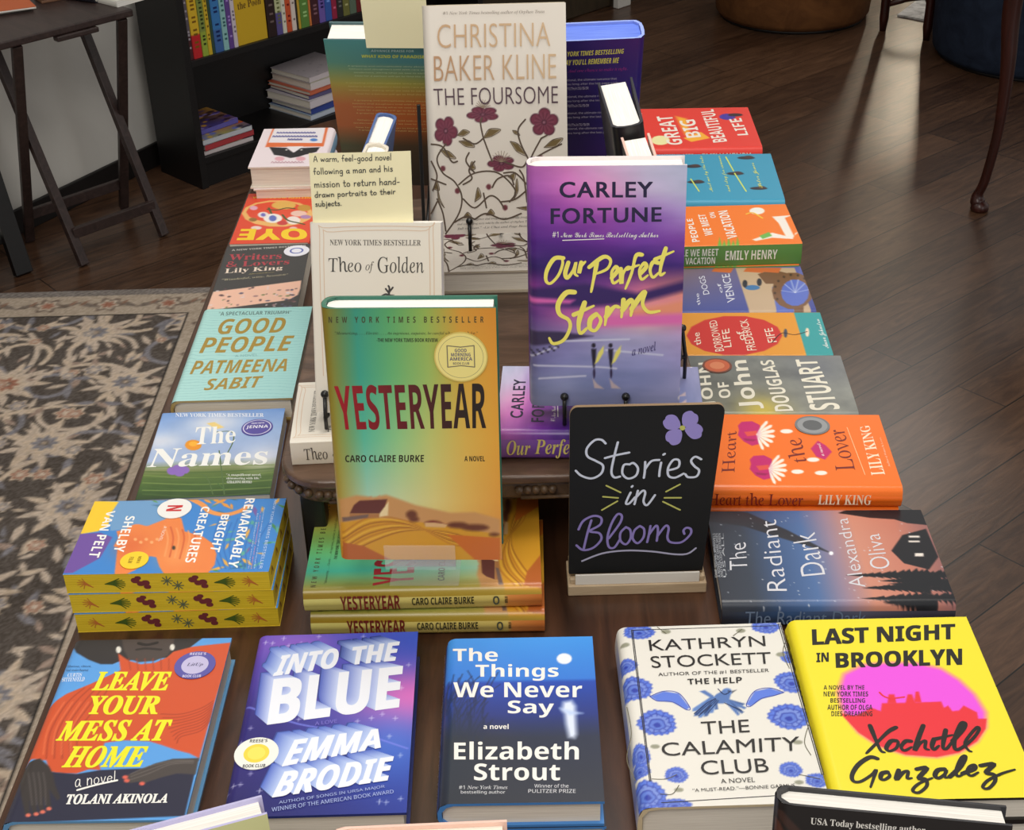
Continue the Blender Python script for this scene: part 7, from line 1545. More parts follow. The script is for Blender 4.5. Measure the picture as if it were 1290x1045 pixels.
YT = [y[:7] for y in YT if y[0] not in ('●', 'MM')] + [('O', 'sb', (80, 84, 70), .795, .822, .3, .68)]
lying(BK, -.0842, 1.1847, 0, 88.7, .157, .2316, .028, 'yest', 'green to orange landscape book, lower of the two lying flat below the upright copy', 'copies of the green to orange landscape book', True, YS, YT, (206, 190, 110), (46, 120, 96), m='print_gloss', seals=False)
lying(BK, -.0889, 1.1923, .028, 89.5, .1636, .234, .028, 'yest', 'green to orange landscape book lying flat, upper of two, under the clear stand', 'copies of the green to orange landscape book', True, YS, YT, (206, 190, 110), (46, 120, 96), m='print_gloss', seals=False)
# left side
lying(PB, -.3479, 1.4231, 0, 1.5, .1507, .1868, .022, 'names', 'paperback with a meadow, blue sky and big white title at the left edge', GL, False, (90, 130, 90), back=(120, 150, 200), pxm=.0008)
lying(BK, -.3417, 1.6489, 0, .1, .1513, .2464, .032, 'goodp', 'pale aqua book with wavy lines and gold capitals at the left edge', GL, True, (166, 212, 208), back=(166, 212, 208), board=(176, 150, 90), m='print_gloss', pxm=.0009)
lying(PB, -.3528, 1.8809, 0, 1.0, .1259, .2117, .028, 'writ', 'dark grey paperback with red lettering and a pink beach scene', GL, False, (70, 66, 64), back=(70, 66, 64), res=.0014, pxm=.001)
lying(PB, -.3566, 2.1092, 0, 179.2, .1214, .1961, .020, 'oye', 'red and orange paperback with yellow title turned upside down', GL, False, (214, 70, 44), back=(214, 70, 44), res=.0015, pxm=.0011)
lying(BK, -.3430, 2.2715, 0, 180.6, .1225, .1740, .037, 'dogp', 'white book lying under the one with a dog face at the far left corner', GL, True, (120, 160, 190), back=(232, 222, 222), board=(226, 214, 200), res=.0016, pxm=.0011)
lying(BK, -.3454, 2.2733, .037, 178.9, .1229, .1751, .037, 'dogp', 'white book with a black dog face in an orange frame at far left', GL, True, (120, 160, 190), back=(232, 222, 222), board=(226, 214, 200), res=.0016, pxm=.0011)
# right side
lying(BK, .3222, 1.1811, 0, 88.0, .1585, .2289, .030, 'radiant', 'dark blue to salmon book with black pines and thin white lettering', GR, True, [(0, (44, 48, 60)), (.3, (54, 84, 128)), (.6, (90, 90, 110)), (1, (40, 40, 50))], [('The Radiant Dark', 'bf', (120, 140, 170), .1, .62, .2, .75)], (50, 56, 70), (30, 34, 44), m='print_gloss', pxm=.0008)
HS = [('Heart the Lover', 'itu', (130, 30, 24), .12, .55, .2, .82), ('LILY KING', 'ru', (250, 226, 196), .62, .86, .26, .76), ('●', 's', (190, 28, 108), .575, .6, .3, .7)][:2]
lying(BK, .3060, 1.3460, 0, 86.3, .1529, .235, .026, 'heart', 'orange book underneath the one with pink lips and white petals', GR, True, (238, 108, 26), HS, (238, 108, 26), (226, 226, 220), m='print_gloss', seals=False)
lying(BK, .3073, 1.3468, .026, 86.5, .1529, .235, .026, 'heart', 'orange book with pink lips and white petals, behind the dark blue one', GR, True, (238, 108, 26), HS, (238, 108, 26), (226, 226, 220), m='print_gloss', pxm=.0008)
lying(BK, .3089, 1.5318, 0, 86.9, .1429, .225, .030, 'john', 'grey green book with large cream condensed letters on the right side', GR, True, (96, 96, 88), [('John of John', 'sb', (220, 216, 200), .1, .5, .25, .75)], (96, 96, 88), m='print_gloss', pxm=.0009)
lying(PB, .3148, 1.6635, 0, 87.1, .1168, .21, .030, 'borrow', 'amber paperback with a red disc and a teal end on the right side', GR, False, (200, 120, 40), back=(200, 120, 40), res=.0013, pxm=.001)
lying(BK, .3161, 1.7935, 0, 88.5, .1394, .21, .030, 'dogs', 'violet blue book with a tan arch on the right side', GR, True, (70, 76, 140), [('STEVEN ROWLEY', 'sb', (224, 224, 236), .12, .45, .25, .8), ('THE DOGS OF VENICE', 'sb', (224, 224, 236), .5, .92, .25, .8)], (70, 76, 140), res=.0013, pxm=.001)
PS = [('PEOPLE WE MEET', 'sb', (236, 236, 220), .05, .42, .52, .86), ('ON VACATION', 'sb', (236, 236, 220), .12, .40, .14, .46), ('EMILY HENRY', 'sb', (236, 236, 220), .47, .83, .3, .74)]
lying(PB, .3195, 1.9300, 0, 89.2, .1388, .205, .033, 'people', 'orange and green paperback, lower copy of the pair on the right side', GR, False, (92, 140, 64), PS, (92, 140, 64), res=.0014, pxm=.0011)
lying(PB, .3211, 1.9304, .033, 89.8, .1388, .205, .033, 'people', 'orange paperback with a green spine and a reclining white figure, upper of its pair', GR, False, (92, 140, 64), PS, (92, 140, 64), res=.0014, pxm=.0011)
lying(BK, .3120, 2.1040, 0, 87.2, .1915, .234, .035, 'blue', 'teal blue book hidden under its copy, between the red and orange books', GR, True, (54, 140, 172), back=(54, 140, 172), res=.0016, pxm=.0011)
lying(BK, .3120, 2.1046, .035, 86.9, .1922, .235, .035, 'blue', 'teal blue book with yellow green script, in front of the red one', GR, True, (54, 140, 172), back=(54, 140, 172), res=.0016, pxm=.0011)
RS = [('GREAT BIG BEAUTIFUL LIFE', 'sb', (240, 226, 214), .02, .52, .24, .78), ('EMILY HENRY', 'sb', (240, 226, 214), .58, .92, .24, .78)]
lying(BK, .3118, 2.3215, 0, 88.0, .193, .234, .035, 'red', 'red book under the one with white block letters at the far right', GR, True, (196, 44, 38), RS, (196, 44, 38), res=.0016, pxm=.0012)
lying(BK, .3118, 2.3221, .035, 88.3, .1939, .235, .035, 'red', 'red book with white block letters at the far right corner', GR, True, (206, 48, 40), RS, (206, 48, 40), res=.0016, pxm=.0012)
# lying on the riser
lying(PB, -.1225, 1.2961, RZ, 91.9, .1204, .205, .028, 'theo', 'cream paperback lying on the riser at its front left corner', 'copies lying flat on the riser', False, (226, 218, 202), [('Theo', 'itu', (80, 74, 66), .065, .18, .24, .76), ('of', 'it', (80, 74, 66), .205, .245, .25, .6), ('Golden', 'itu', (80, 74, 66), .27, .45, .24, .76)], (226, 218, 202))
lying(BK, .0961, 1.2905, RZ, 86.3, .1348, .2114, .035, 'storm', 'purple book lying on the riser below the upright purple one', 'copies lying flat on the riser', True, [(0, (150, 100, 170)), (.25, (120, 70, 170)), (.6, (74, 40, 130)), (1, (130, 130, 180))], [('Our', 'bi', (232, 214, 120), .05, .165, .24, .74), ('Perfect', 'bi', (232, 214, 120), .185, .41, .14, .8), ('Storm', 'bi', (232, 214, 120), .44, .64, .22, .76)], (110, 70, 150), m='print_gloss')
lying(BK, -.0039, 1.7326, RZ, -.5, .1639, .24, .030, 'four', 'cream book with brown vines lying flat beneath the upright one', 'copies lying flat on the riser', True, (222, 214, 202), back=(222, 214, 202), board=(196, 184, 164), res=.0014)

# ------------------------------------------------------------------ upright books
standing(BK, -.0881, 1.103, .0981, -.0487, .1154, .1558, .2563, .033, 'yest', 'upright green to orange landscape book with big dark red capitals on a clear stand', GU, True, [(0, (150, 120, 40)), (.6, (180, 150, 60)), (1, (176, 130, 60))], (), (200, 180, 90), (46, 110, 92), 'pages_white', 'print_gloss')
standing(BK, .0967, 1.2384, .1824, -.0515, .1092, .1495, .2471, .034, 'storm', 'upright purple and pink beach book with yellow brush lettering', GU, True, (110, 60, 150), (), (110, 70, 150), (236, 226, 226), 'pages_white', 'print_gloss')
standing(BK, -.0044, 1.5693, .2252, -.0066, .2478, .1628, .2615, .034, 'four', 'upright cream book with burgundy flowers and tan capitals, tallest in the centre', GU, True, (222, 214, 202), (), (222, 214, 202), (196, 184, 164), 'pages_white', 'print')
standing(PB, -.1317, 1.2539, .1719, -.0663, .3447, .1309, .1927, .026, 'theo', 'upright plain cream book with a thin title, below the handwritten note', GU, False, (222, 214, 200), (), (222, 214, 200), None, 'pages_white', 'print')
cz = .19; 
standing(BK, -.132, 1.812, cz, -.115, -.26, .157, .222, .042, 'para', 'book showing its teal and orange back cover, behind at the left', GU, True, (150, 110, 60), (), (90, 130, 130), (70, 100, 104), 'pages_white', 'print_gloss', side=1)
standing(BK, .098, 1.788, cz, .06, -.26, .157, .222, .042, 'purp', 'navy and violet book showing its back cover, behind at the right', GU, True, (50, 30, 110), (), (60, 60, 160), (150, 170, 236), 'pages_blue', 'print_gloss', side=1)
standing(BK, -.184, 1.535, .155, math.radians(-95), .17, .128, .218, .024, (150, 176, 206), 'slim blue book seen from above, facing left behind the note', GU, True, (70, 100, 150), (), (70, 104, 156), (60, 92, 150), 'pages_white', 'print_gloss', splay=-.02)
standing(BK, -.182, 1.402, .175, math.radians(-95), .17, .098, .218, .024, (226, 218, 200), 'cream book seen from above, next to the slim blue one facing left', GU, True, (226, 218, 200), (), (226, 218, 200), (220, 212, 196), 'pages_white', 'print_gloss', splay=.02)
standing(BK, .176, 1.520, .186, math.radians(92), .13, .150, .218, .034, (30, 28, 30), 'thick black book seen from above, its covers splayed, facing right', GU, True, (24, 23, 25), (), (30, 28, 30), (52, 52, 58), 'pages_white', 'print_gloss', splay=.04)
standing(BK, .182, 1.374, .190, math.radians(92), .13, .128, .206, .028, (30, 28, 30), 'black book with pale pink board edges, nearer one of the two facing right', GU, True, (24, 23, 25), (), (30, 28, 30), (226, 190, 176), 'pages_white', 'print_gloss', splay=.02)
# in front of the front row
standing(BK, .2475, .645, .0070, -.165, .26, .157, .1805, .026, 'usa', 'black book standing at the front edge, only its head showing lower right', 'books standing at the front edge', True, (30, 26, 26), (), (30, 26, 26), (44, 44, 48), 'pages_white', 'print_gloss')
standing(BK, -.238, .650, .0065, .32, .24, .157, .1735, .026, (206, 206, 150), 'lavender edged book standing at the front edge, only its head showing lower left', 'books standing at the front edge', True, (196, 192, 226), (), (150, 176, 110), (190, 186, 224), 'pages_white', 'print_gloss')
standing(BK, -.068, .640, .0048, .02, .2, .120, .182, .022, (232, 190, 174), 'pale pink book standing at the front edge, a sliver showing at bottom centre', 'books standing at the front edge', True, (232, 190, 174), (), (232, 190, 174), (238, 200, 184), 'pages', 'print_gloss')

# ------------------------------------------------------------------ easels, notes, the blackboard
def easel(label, x, y, z, yaw, tilt, w, h, t, zs, hooks=(-.28, .28), hh=.012, zr=None, drop=None, rear=.07, group='black wire book easels'):
    X_ = Vector((math.cos(yaw), math.sin(yaw), 0)); Fw = Vector((math.sin(yaw), -math.cos(yaw), 0)); N_ = Fw * math.cos(tilt) + Vector((0, 0, math.sin(tilt))); U = -Fw * math.sin(tilt) + Vector((0, 0, math.cos(tilt)))
    b = Vector((x, y, z + TZ)); root = tag(empty('book_easel', (x, y, zs + TZ)), label, 'easel', group); o = Vector((x, y, zs + TZ))
    r = .0021; ap = b + U * (h * .62) - N_ * (t + .006) - o; base = zs + TZ + r
    for hx in hooks:
        lip = b + X_ * (hx * w) + N_ * .0045 - U * .0045 - o
        back = b + X_ * (hx * w) - N_ * (t + .006) - U * .0045 - o
        foot = Vector((lip.x, lip.y, lip.z - drop if drop else base - o.z))
        hk = MB(); tip = lip + U * (hh + .0045); hk.tube([foot, lip, tip], r); hk.ball(tip, .0042); hk.tube([lip, back], r); hk.put('hook', 'black_wire', root)
        MB().tube([back, back + (ap - back) * .5, ap], r).put('side_rod', 'black_wire', root)
    bl = b - N_ * (t + .006) - o; rf = Vector((bl.x, bl.y, 0)) - Fw * (rear + .62 * h * math.sin(max(tilt, 0))); rf.z = base - o.z + ((zr - zs) if zr else 0)
    MB().tube([ap, rf], r).put('rear_leg', 'black_wire', root)
    return root
def post_easel(label, px_, y0, y1, zt, cx, yb):
    root = tag(empty('book_easel', (px_, y0, RZ + TZ)), label, 'easel', 'black easels at the back of the riser'); h = zt - RZ
    m = MB(); a, b = Vector((0, 0, .002)), Vector((0, y1 - y0, h)); M_ = Matrix.Translation(a) @ (b - a).to_track_quat('Z', 'X').to_matrix().to_4x4()
    m.box(-.003, .003, -.0022, .0022, 0, (b - a).length, .0008, M_); m.put('post', 'black_wire', root)
    for sx in (-.035, .035): MB().tube([(0, .006, .012), (cx - px_ + sx, yb - y0 - .045, .05), (cx - px_ + sx, yb - y0, .058), (cx - px_ + sx, yb - y0 + .008, .075)], .002).put('support_arm', 'black_wire', root)
    MB().box(-.03, .03, -.004, .01, 0, .003, .001).put('foot', 'black_wire', root)
easel('black wire easel holding the upright purple book', .0967, 1.2384, .1824, -.0515, .1092, .1495, .2471, .034, RZ + .036, (-.27, .14))
easel('black wire easel holding the tall cream flowered book', -.0044, 1.5693, .2252, -.0066, .2478, .1628, .2615, .034, RZ + .001, (-.22, .28), .016, RZ + .031, .016)
easel('black wire easel holding the plain cream book with the note', -.1317, 1.2539, .1719, -.0663, .3447, .1309, .1927, .026, RZ + .029, (-.42, .3), .02)
post_easel('black easel with a single post at the back of the teal and orange book', -.1025, 1.705, 1.745, .325, -.1345, 1.845)
post_easel('black easel with a single post at the back of the navy and violet book', .135, 1.68, 1.722, .33, .0985, 1.815)
easel('black wire easel under the slim blue book facing left', -.184, 1.535, .155, math.radians(-95), .17, .128, .218, .024, RZ + .001, (-.25, .25), rear=.02)
easel('black wire easel under the cream book facing left', -.182, 1.402, .175, math.radians(-95), .17, .098, .218, .024, RZ + .001, (-.3, .2), rear=.01)
easel('black wire easel under the thick black book facing right', .176, 1.520, .186, math.radians(92), .13, .150, .218, .034, RZ + .001, (-.25, .25), rear=.02)
easel('black wire easel under the black book with pink edges facing right', .182, 1.374, .190, math.radians(92), .13, .128, .206, .028, RZ + .001, (-.36, .2), .03, rear=.02)
# clear acrylic stand under the landscape book
def acrylic():
    yaw, tilt = -.0487, .1154; o = Vector((-.0881, 1.103, .0565 + TZ)); mb = MB(); R_ = Matrix.Rotation(yaw, 4, 'Z')
    mb.box(-.034, .034, .012, .056, .0, .003, .0006, R_); mb.box(-.034, .034, -.0065, -.0040, .034, .062, .0006, R_)
    mb.box(-.034, .034, -.006, .044, .0375, .0405, .0006, R_); mb.box(-.034, .034, .0385, .0415, .0, .13, .0006, R_ @ Matrix.Translation((0, .0065, 0)) @ Matrix.Rotation(-tilt, 4, 'X'))
    tag(mb.put('acrylic_stand', 'acrylic', None, o), 'clear acrylic stand under the upright landscape book', 'book stand')
acrylic()
def note(name, c, label, ops):
    tl, tr, br, bl = [Vector(p) for p in c]; o = (bl + br) / 2; sh = Sheet(); n_ = (br - bl).cross(tl - bl).normalized()
    def place(x, y, l):
        x, y = np.asarray(x, float), np.asarray(y, float); P = np.array([tl, tr, br, bl]) - np.array(o)
        a = x[..., None]; b = y[..., None]
        return ((P[0] * (1 - a) + P[1] * a) * b + (P[3] * (1 - a) + P[2] * a) * (1 - b)) + np.array(n_) * (np.asarray(l)[..., None] + .0022 * np.sin(math.pi * a) * b)
    X, Y = np.meshgrid(np.linspace(0, 1, 12), np.linspace(0, 1, 12)); yc = (238, 230, 190)
    sh.grid(place(X, Y, 0 * X), yc); sh.grid(place(X, Y, 0 * X - .0003), yc, flip=True)
    w, h = (br - bl).length, (tl - bl).length
    print_ops(sh, ops, w, h, lambda x, y, l: place(x / w, y / h, l), .00078)
    return tag(put(name, sh.mesh(name, 'print_soft'), None, None, o + Vector((0, 0, TZ))), label, 'note', 'pale yellow sticky notes')
note('sticky_note', [(-.1891, 1.3402, .4196), (-.0891, 1.3401, .4192), (-.0899, 1.3246, .3466), (-.19, 1.3251, .3486)], 'handwritten pale yellow note above the plain cream book', ART['note'])
note('sticky_note', [(-.1663, 1.745, .478), (-.0863, 1.738, .477), (-.0843, 1.738, .398), (-.1622, 1.745, .3985)], 'blank yellow note on the book with the teal and orange back cover', [])
def blackboard():
    t = math.radians(3); root = tag(empty('blackboard_sign', (.1258, 1.180, TZ)), 'small blackboard with chalk lettering and a lavender flower in a pale wood base', 'sign')
    o = Vector((.1258, 1.180, 0))
    tl, tr, br, bl = [Vector(p) - o for p in ((.0590, 1.1848, .2141), (.2095, 1.1848, .2130), (.1945, 1.1748, .0200), (.0570, 1.1748, .0200))]
    n_ = (br - bl).cross(tl - bl).normalized()
    place = lambda u, v, l: np.array([tuple((tl * (1 - a) + tr * a) * b + (bl * (1 - a) + br * a) * (1 - b) + n_ * float(c)) for a, b, c in zip(np.ravel(u), np.ravel(v), np.broadcast_to(l, np.shape(np.ravel(u))))])
    sh = Sheet(); pts = [(p[0], p[1]) for p in rounded(0, 1, 0, 1, (.05, .05, .01, .01), 6)]
    u, v = np.array(pts).T; v = v.copy(); 
    F0, B0 = place(u, v, 0), place(u, v, -.0045); n = len(u); sh.add(F0, [tuple(range(n))], (22, 23, 25)); sh.add(B0, [tuple(range(n))[::-1]], (22, 23, 25))
    sh.add(np.concatenate([F0, B0]), [(i, (i + 1) % n, n + (i + 1) % n, n + i) for i in range(n)], (150, 126, 96))
    w, h = .144, .194; print_ops(sh, ART['sign'], w, h, lambda x, y, l: place(x / w, y / h, l), .00078)
    put('board', sh.mesh('board', 'print_soft'), None, root)
    x0, x1 = -.0700, .0722
    b = MB(); b.box(x0, x1, -.0165, .028, 0, .0125, .001); b.box(x0 + .002, x1 - .002, -.0125, -.0068, .0125, .0185, .001); b.box(x0 + .002, x1 - .002, .0015, .024, .0125, .0225, .001); b.put('base', 'pale_wood', root)
    MB().box(x0 + .0075, x1 - .0075, -.0147, -.0126, .0126, .0252, .0005).put('front_strip', 'white_wood', root)
blackboard()

# ------------------------------------------------------------------ bookcase against the wall
bc = tag(empty('bookcase', at45(2.262, 3.552), (0, 0, A45)), 'black bookcase standing against the white wall at the far left', 'bookcase')
WB, DB = 1.22, .222; ZB = TZ
MB().box(0, .023, 0, DB, 0, 1.25, .001).put('side_panel', 'black_lam', bc); MB().box(WB - .023, WB, 0, DB, 0, 1.25, .001).put('side_panel', 'black_lam', bc)
MB().box(.023, WB - .023, DB - .008, DB, 0, 1.25).put('back_panel', 'black_lam', bc)
for z in (.095, TZ - .357, .74, 1.25): MB().box(.023, WB - .023, 0, DB - .008, z - .02, z, .001).put('shelf', 'black_lam', bc)
MB().box(.023, WB - .023, .012, .027, 0, .075).put('kick_board', 'black_lam', bc)
def shelfbook(s0, s1, h, d, col, label, col2=None, z=TZ - .357, dep=.010, tall=True, face=False, spl=()):
    t = s1 - s0 - .0006; root = tag(empty('picture_book', at45((s0 + s1) / 2, 3.552 + dep, z), (0, 0, A45)), label, 'book', 'picture books on the bookcase shelf'); c2 = col2 or col
    sh = Sheet(); zs = [0, h * .24, h * .26, h]; cs = [c2, c2, col, col]
    ring = [(-t / 2, d), (-t / 2, .002), (-t / 2 + .002, 0), (t / 2 - .002, 0), (t / 2, .002), (t / 2, d)]
    sh.grid(np.array([[(x, y, z_) for x, y in ring] for z_ in zs]), np.array([[c] * len(ring) for c in cs]), False)
    inn = [(-t / 2 + .0012, d), (-t / 2 + .0012, .0022), (t / 2 - .0012, .0022), (t / 2 - .0012, d)]
    sh.grid(np.array([[(x, y, z_) for x, y in inn] for z_ in (0, h)]), col, False)
    for z_ in (0, h): sh.add([(x, y, z_) for x, y in ring] + [(x, y, z_) for x, y in inn], [(0, 1, 7, 6), (1, 2, 3, 4), (1, 4, 8, 7), (4, 5, 9, 8)], col)
    r = random.Random(int(s0 * 1000))
    if not face:
        for k in range(int(h / .012)):
            zz = .03 + k * .012 + r.uniform(0, .004)
            if zz < h - .03 and r.random() < .6 and t > .012: sh.add([(-t * .22, -.0003, zz), (t * .22, -.0003, zz), (t * .22, -.0003, zz + .006), (-t * .22, -.0003, zz + .006)], [(0, 1, 2, 3)], [min(255, c + 70) if sum(col) < 330 else max(0, c - 90) for c in col])
    for tx, f, c, x0, x1, z0, z1 in spl:
        P, F, _ = glyphs(tx, f); sh.add(np.stack([x0 + P[:, 0] * (x1 - x0), np.full(len(P), -.0003), z0 + P[:, 1] * (z1 - z0)], -1), F, c)
    put('cover', sh.mesh('cover', 'print'), None, root); MB().box(-t / 2 + .0014, t / 2 - .0014, .003, d - .003, .002, h - .003).put('page_block', 'pages', root)
SB = [(2.288, 2.302, (92, 84, 92), 'dull mauve spine', (70, 30, 34)), (2.303, 2.334, (214, 176, 40), 'yellow spine with a red foot', (190, 34, 40)), (2.335, 2.356, (126, 142, 66), 'olive green spine', (150, 170, 60)), (2.3565, 2.370, (206, 176, 44), 'thin golden yellow spine', None), (2.3705, 2.380, (46, 74, 60), 'narrow dark green spine', None),
      (2.3805, 2.411, (56, 120, 182), 'sky blue spine', (60, 100, 160)), (2.4115, 2.431, (140, 190, 190), 'pale teal spine', None), (2.4315, 2.449, (96, 66, 140), 'purple spine beside the teal one', None), (2.4495, 2.464, (206, 196, 206), 'whitish lilac spine', None),
      (2.578, 2.610, (40, 22, 20), 'broad dark brown spine', None), (2.6105, 2.633, (190, 196, 150), 'pale yellow green spine', (90, 80, 140)), (2.6335, 2.649, (216, 214, 196), 'cream white spine', None), (2.6495, 2.669, (202, 84, 46), 'orange red spine', None), (2.6695, 2.687, (220, 206, 196), 'white spine beside the orange red one', None),
      (2.6875, 2.694, (40, 34, 30), 'very thin black spine', None), (2.6945, 2.704, (196, 160, 50), 'very thin ochre spine', None), (2.7045, 2.737, (92, 134, 60), 'leaf green spine', None), (2.7375, 2.746, (206, 120, 60), 'thin pale orange spine', None), (2.7465, 2.777, (64, 26, 34), 'dark maroon spine', None), (2.7775, 2.802, (110, 90, 170), 'violet spine', None),
      (2.8025, 2.828, (50, 90, 170), 'bright blue spine', None), (2.8285, 2.849, (150, 34, 66), 'crimson spine', None), (2.8495, 2.874, (40, 40, 40), 'charcoal spine near the right end', None), (2.8745, 2.901, (112, 112, 56), 'khaki spine near the right end', None), (2.9015, 2.929, (92, 110, 92), 'grey green spine near the right end', None), (2.9295, 2.949, (110, 26, 30), 'dark red spine at the right end', None)]
for i, (a, b, c, lb, c2) in enumerate(SB): shelfbook(a, b, .27 + .02 * ((i * 7) % 5) / 5, .185, c, 'picture book with ' + ('a ' if lb[0] not in 'aeiou' else 'an ') + lb + ' on the bookcase shelf', c2)
shelfbook(2.465, 2.577, .235, .016, (206, 168, 36), 'yellow picture book facing outward on the bookcase shelf', None, face=True, dep=.014, spl=[('the Pooh', 'b', (90, 60, 20), -.043, .043, .105, .126)])
def flat(s, n, z, rot, w, d, t, col, edge, label, group, art=None):
    root = tag(empty('picture_book', at45(s, n, z), (0, 0, A45 + math.radians(rot))), label, 'book', group); sh = Sheet()
    cv = Canvas(40, 50, d / w); [cv.op(o) for o in (art or [('bg', col)])]; xs = np.linspace(-w / 2, w / 2, 40); ys = np.linspace(-d / 2, d / 2, 50); X, Y = np.meshgrid(xs, ys)
    sh.grid(np.stack([X, Y, np.full(X.shape, t)], -1), np.clip(cv.C, 0, 255)); th = .0015
    for z0, z1 in ((0, th), (t - th, t)):
        for P in (((-w / 2, -d / 2), (w / 2, -d / 2)), ((w / 2, -d / 2), (w / 2, d / 2)), ((w / 2, d / 2), (-w / 2, d / 2)), ((-w / 2, d / 2), (-w / 2, -d / 2))): sh.grid(np.array([[(p[0], p[1], q) for p in P] for q in (z0, z1)]), edge, False)
    sh.grid(np.array([[(x, y, 0) for x in (-w / 2, w / 2)] for y in (-d / 2, d / 2)]), edge, False, True); sh.grid(np.array([[(x, y, t - th) for x in (-w / 2, w / 2)] for y in (-d / 2, d / 2)]), edge, False, True)
    sh.grid(np.array([[(x, -d / 2, q) for x in (-w / 2, w / 2)] for q in (0, t)]), edge, False)
    put('cover', sh.mesh('cover', 'print'), None, root); MB().box(-w / 2 + .003, w / 2 - .003, -d / 2 + .002, d / 2 - .003, th, t - th).put('page_block', 'pages', root)
GA, GB = 'magazines lying on the bottom shelf at the left', 'books piled on the bottom shelf at the right'
A1 = [('grid', [[(150, 70, 50), (206, 110, 60), (196, 150, 90)], [(90, 110, 170), (206, 96, 50), (226, 140, 80)], [(120, 130, 190), (170, 170, 90), (90, 90, 130)]]), ('specks', (0, 0, 1, 1), 46, [(206, 90, 40), (110, 120, 190), (236, 226, 190), (60, 50, 70), (206, 170, 60)], 4.)]
A2 = [('grid', [[(90, 40, 90), (120, 60, 70), (206, 160, 60)], [(80, 60, 140), (60, 40, 50), (160, 110, 60)], [(110, 80, 170), (80, 70, 150), (90, 70, 130)]]), ('specks', (0, 0, 1, 1), 40, [(70, 50, 130), (206, 150, 60), (60, 34, 40), (150, 130, 200)], 4.)]
zb = .0955
flat(2.385, 3.665, zb, -2, .185, .20, .014, (200, 190, 190), (206, 196, 196), 'white edged magazine, lowest of the left pile on the bottom shelf', GA, A1)
flat(2.388, 3.665, zb + .0145, 1, .185, .20, .018, (170, 40, 50), (176, 60, 66), 'red edged magazine, second from the bottom of the left pile', GA, A1)
flat(2.384, 3.664, zb + .033, -1, .185, .20, .016, (206, 110, 60), (196, 200, 206), 'magazine with an orange picture, third of the left pile', GA, A1)
flat(2.374, 3.69, zb + .0495, 2, .165, .165, .016, (90, 60, 140), (96, 90, 170), 'purple magazine on top of the left pile on the bottom shelf', GA, A2)
for i, (w, d, t, c, e, lb, r_) in enumerate(((.23, .20, .016, (170, 190, 206), (190, 200, 214), 'pale blue edged book, lowest of the right pile', 4), (.22, .195, .022, (50, 70, 150), (54, 74, 150), 'navy blue book, second from the bottom of the right pile', 3), (.24, .20, .026, (206, 200, 206), (214, 206, 212), 'white book, third from the bottom of the right pile', 6), (.22, .195, .014, (60, 80, 140), (96, 90, 130), 'slate blue book, fourth from the bottom of the right pile', 2), (.22, .195, .012, (206, 100, 70), (206, 110, 80), 'coral edged book, third from the top of the right pile', 5), (.20, .19, .024, (206, 206, 170), (214, 206, 206), 'pale green edged book, second from the top of the right pile', 3), (.20, .18, .018, (196, 186, 190), (206, 196, 200), 'grey speckled book on top of the right pile', 5))):
    flat(2.81 + .004 * (i % 2), 3.668, zb + [0, .0165, .039, .0655, .08, .0925, .117][i], r_, w, d, t, c, e, lb, GB, [('bg', c), ('specks', (0, 0, 1, 1), 40, [(140, 134, 140), (180, 172, 176)])] if i == 6 else None)

# ------------------------------------------------------------------ folding tray table and what lies on it
tt = tag(empty('tray_table', at45(1.80, 3.33), (0, 0, A45)), 'dark folding tray table with crossed legs in front of the white wall', 'table')
ZT = TZ - .097
MB().box(-.20, .185, -.005, .31, ZT - .02, ZT, .004).put('top', 'espresso', tt)
MB().box(-.045, .075, -.012, .012, ZT - .034, ZT - .0205, .003).put('clip', 'espresso', tt)
def bar(p, q, a=.026, b=.018):
    p, q = Vector(p), Vector(q); d = q - p; m = MB(); M_ = Matrix.Translation(p) @ d.to_track_quat('Z', 'X').to_matrix().to_4x4()
    m.box(-b / 2, b / 2, -a / 2, a / 2, 0, d.length, .002, M_); return m
for a, b in ((-.105, -.075), (.158, .185)): bar((a, .25, ZT - .022), (b, .022, .004)).put('leg', 'espresso', tt)
for a, b in ((-.145, -.09), (.158, .222)): bar((a, .012, ZT - .022), (b, .285, .004)).put('leg', 'espresso', tt)
MB().box(-.078, .183, .04, .056, .075, .105, .002).put('stretcher', 'espresso', tt); MB().box(-.093, .215, .250, .264, .075, .105, .002).put('stretcher', 'espresso', tt)
bk = tag(empty('booklet', (-1.33, 3.80, ZT), (0, 0, .5)), 'orange booklet lying on the left of the tray table', 'booklet', 'booklets on the tray table')
MB().box(-.09, .10, -.08, .07, 0.0005, .006, .001).put('pages', 'pages', bk); put('cover', MB().box(-.09, .10, -.08, .07, .0062, .0072).mesh('cover'), mat('orange_card', (200, 96, 44), .5), bk)
bk = tag(empty('booklet', (-1.325, 3.785, ZT + .0078), (0, 0, .42)), 'cream edged orange booklet lying on another booklet on the tray table', 'booklet', 'booklets on the tray table')
MB().box(-.09, .10, -.08, .07, 0.0, .004, .001).put('pages', 'pages_white', bk); put('cover', MB().box(-.09, .10, -.08, .07, .0042, .0052).mesh('cover'), bpy.data.materials['orange_card'], bk)
wb = MB(); wb.box(-.035, .035, -.03, .03, 0, .008, .002); wb.box(-.035, .035, -.03, -.022, .008, .03, .002); wb.box(-.035, .035, .022, .03, .008, .03, .002); wb.box(-.035, -.027, -.022, .022, .008, .03, .002); wb.box(.027, .035, -.022, .022, .008, .03, .002)
tag(wb.put('wooden_tray', 'pale_wood', None, (-1.19, 3.868, ZT), (0, 0, .6)), 'small brown wooden box standing on the tray table', 'box').data.materials[0] = mat('brown_box_wood', (120, 84, 60), .6)
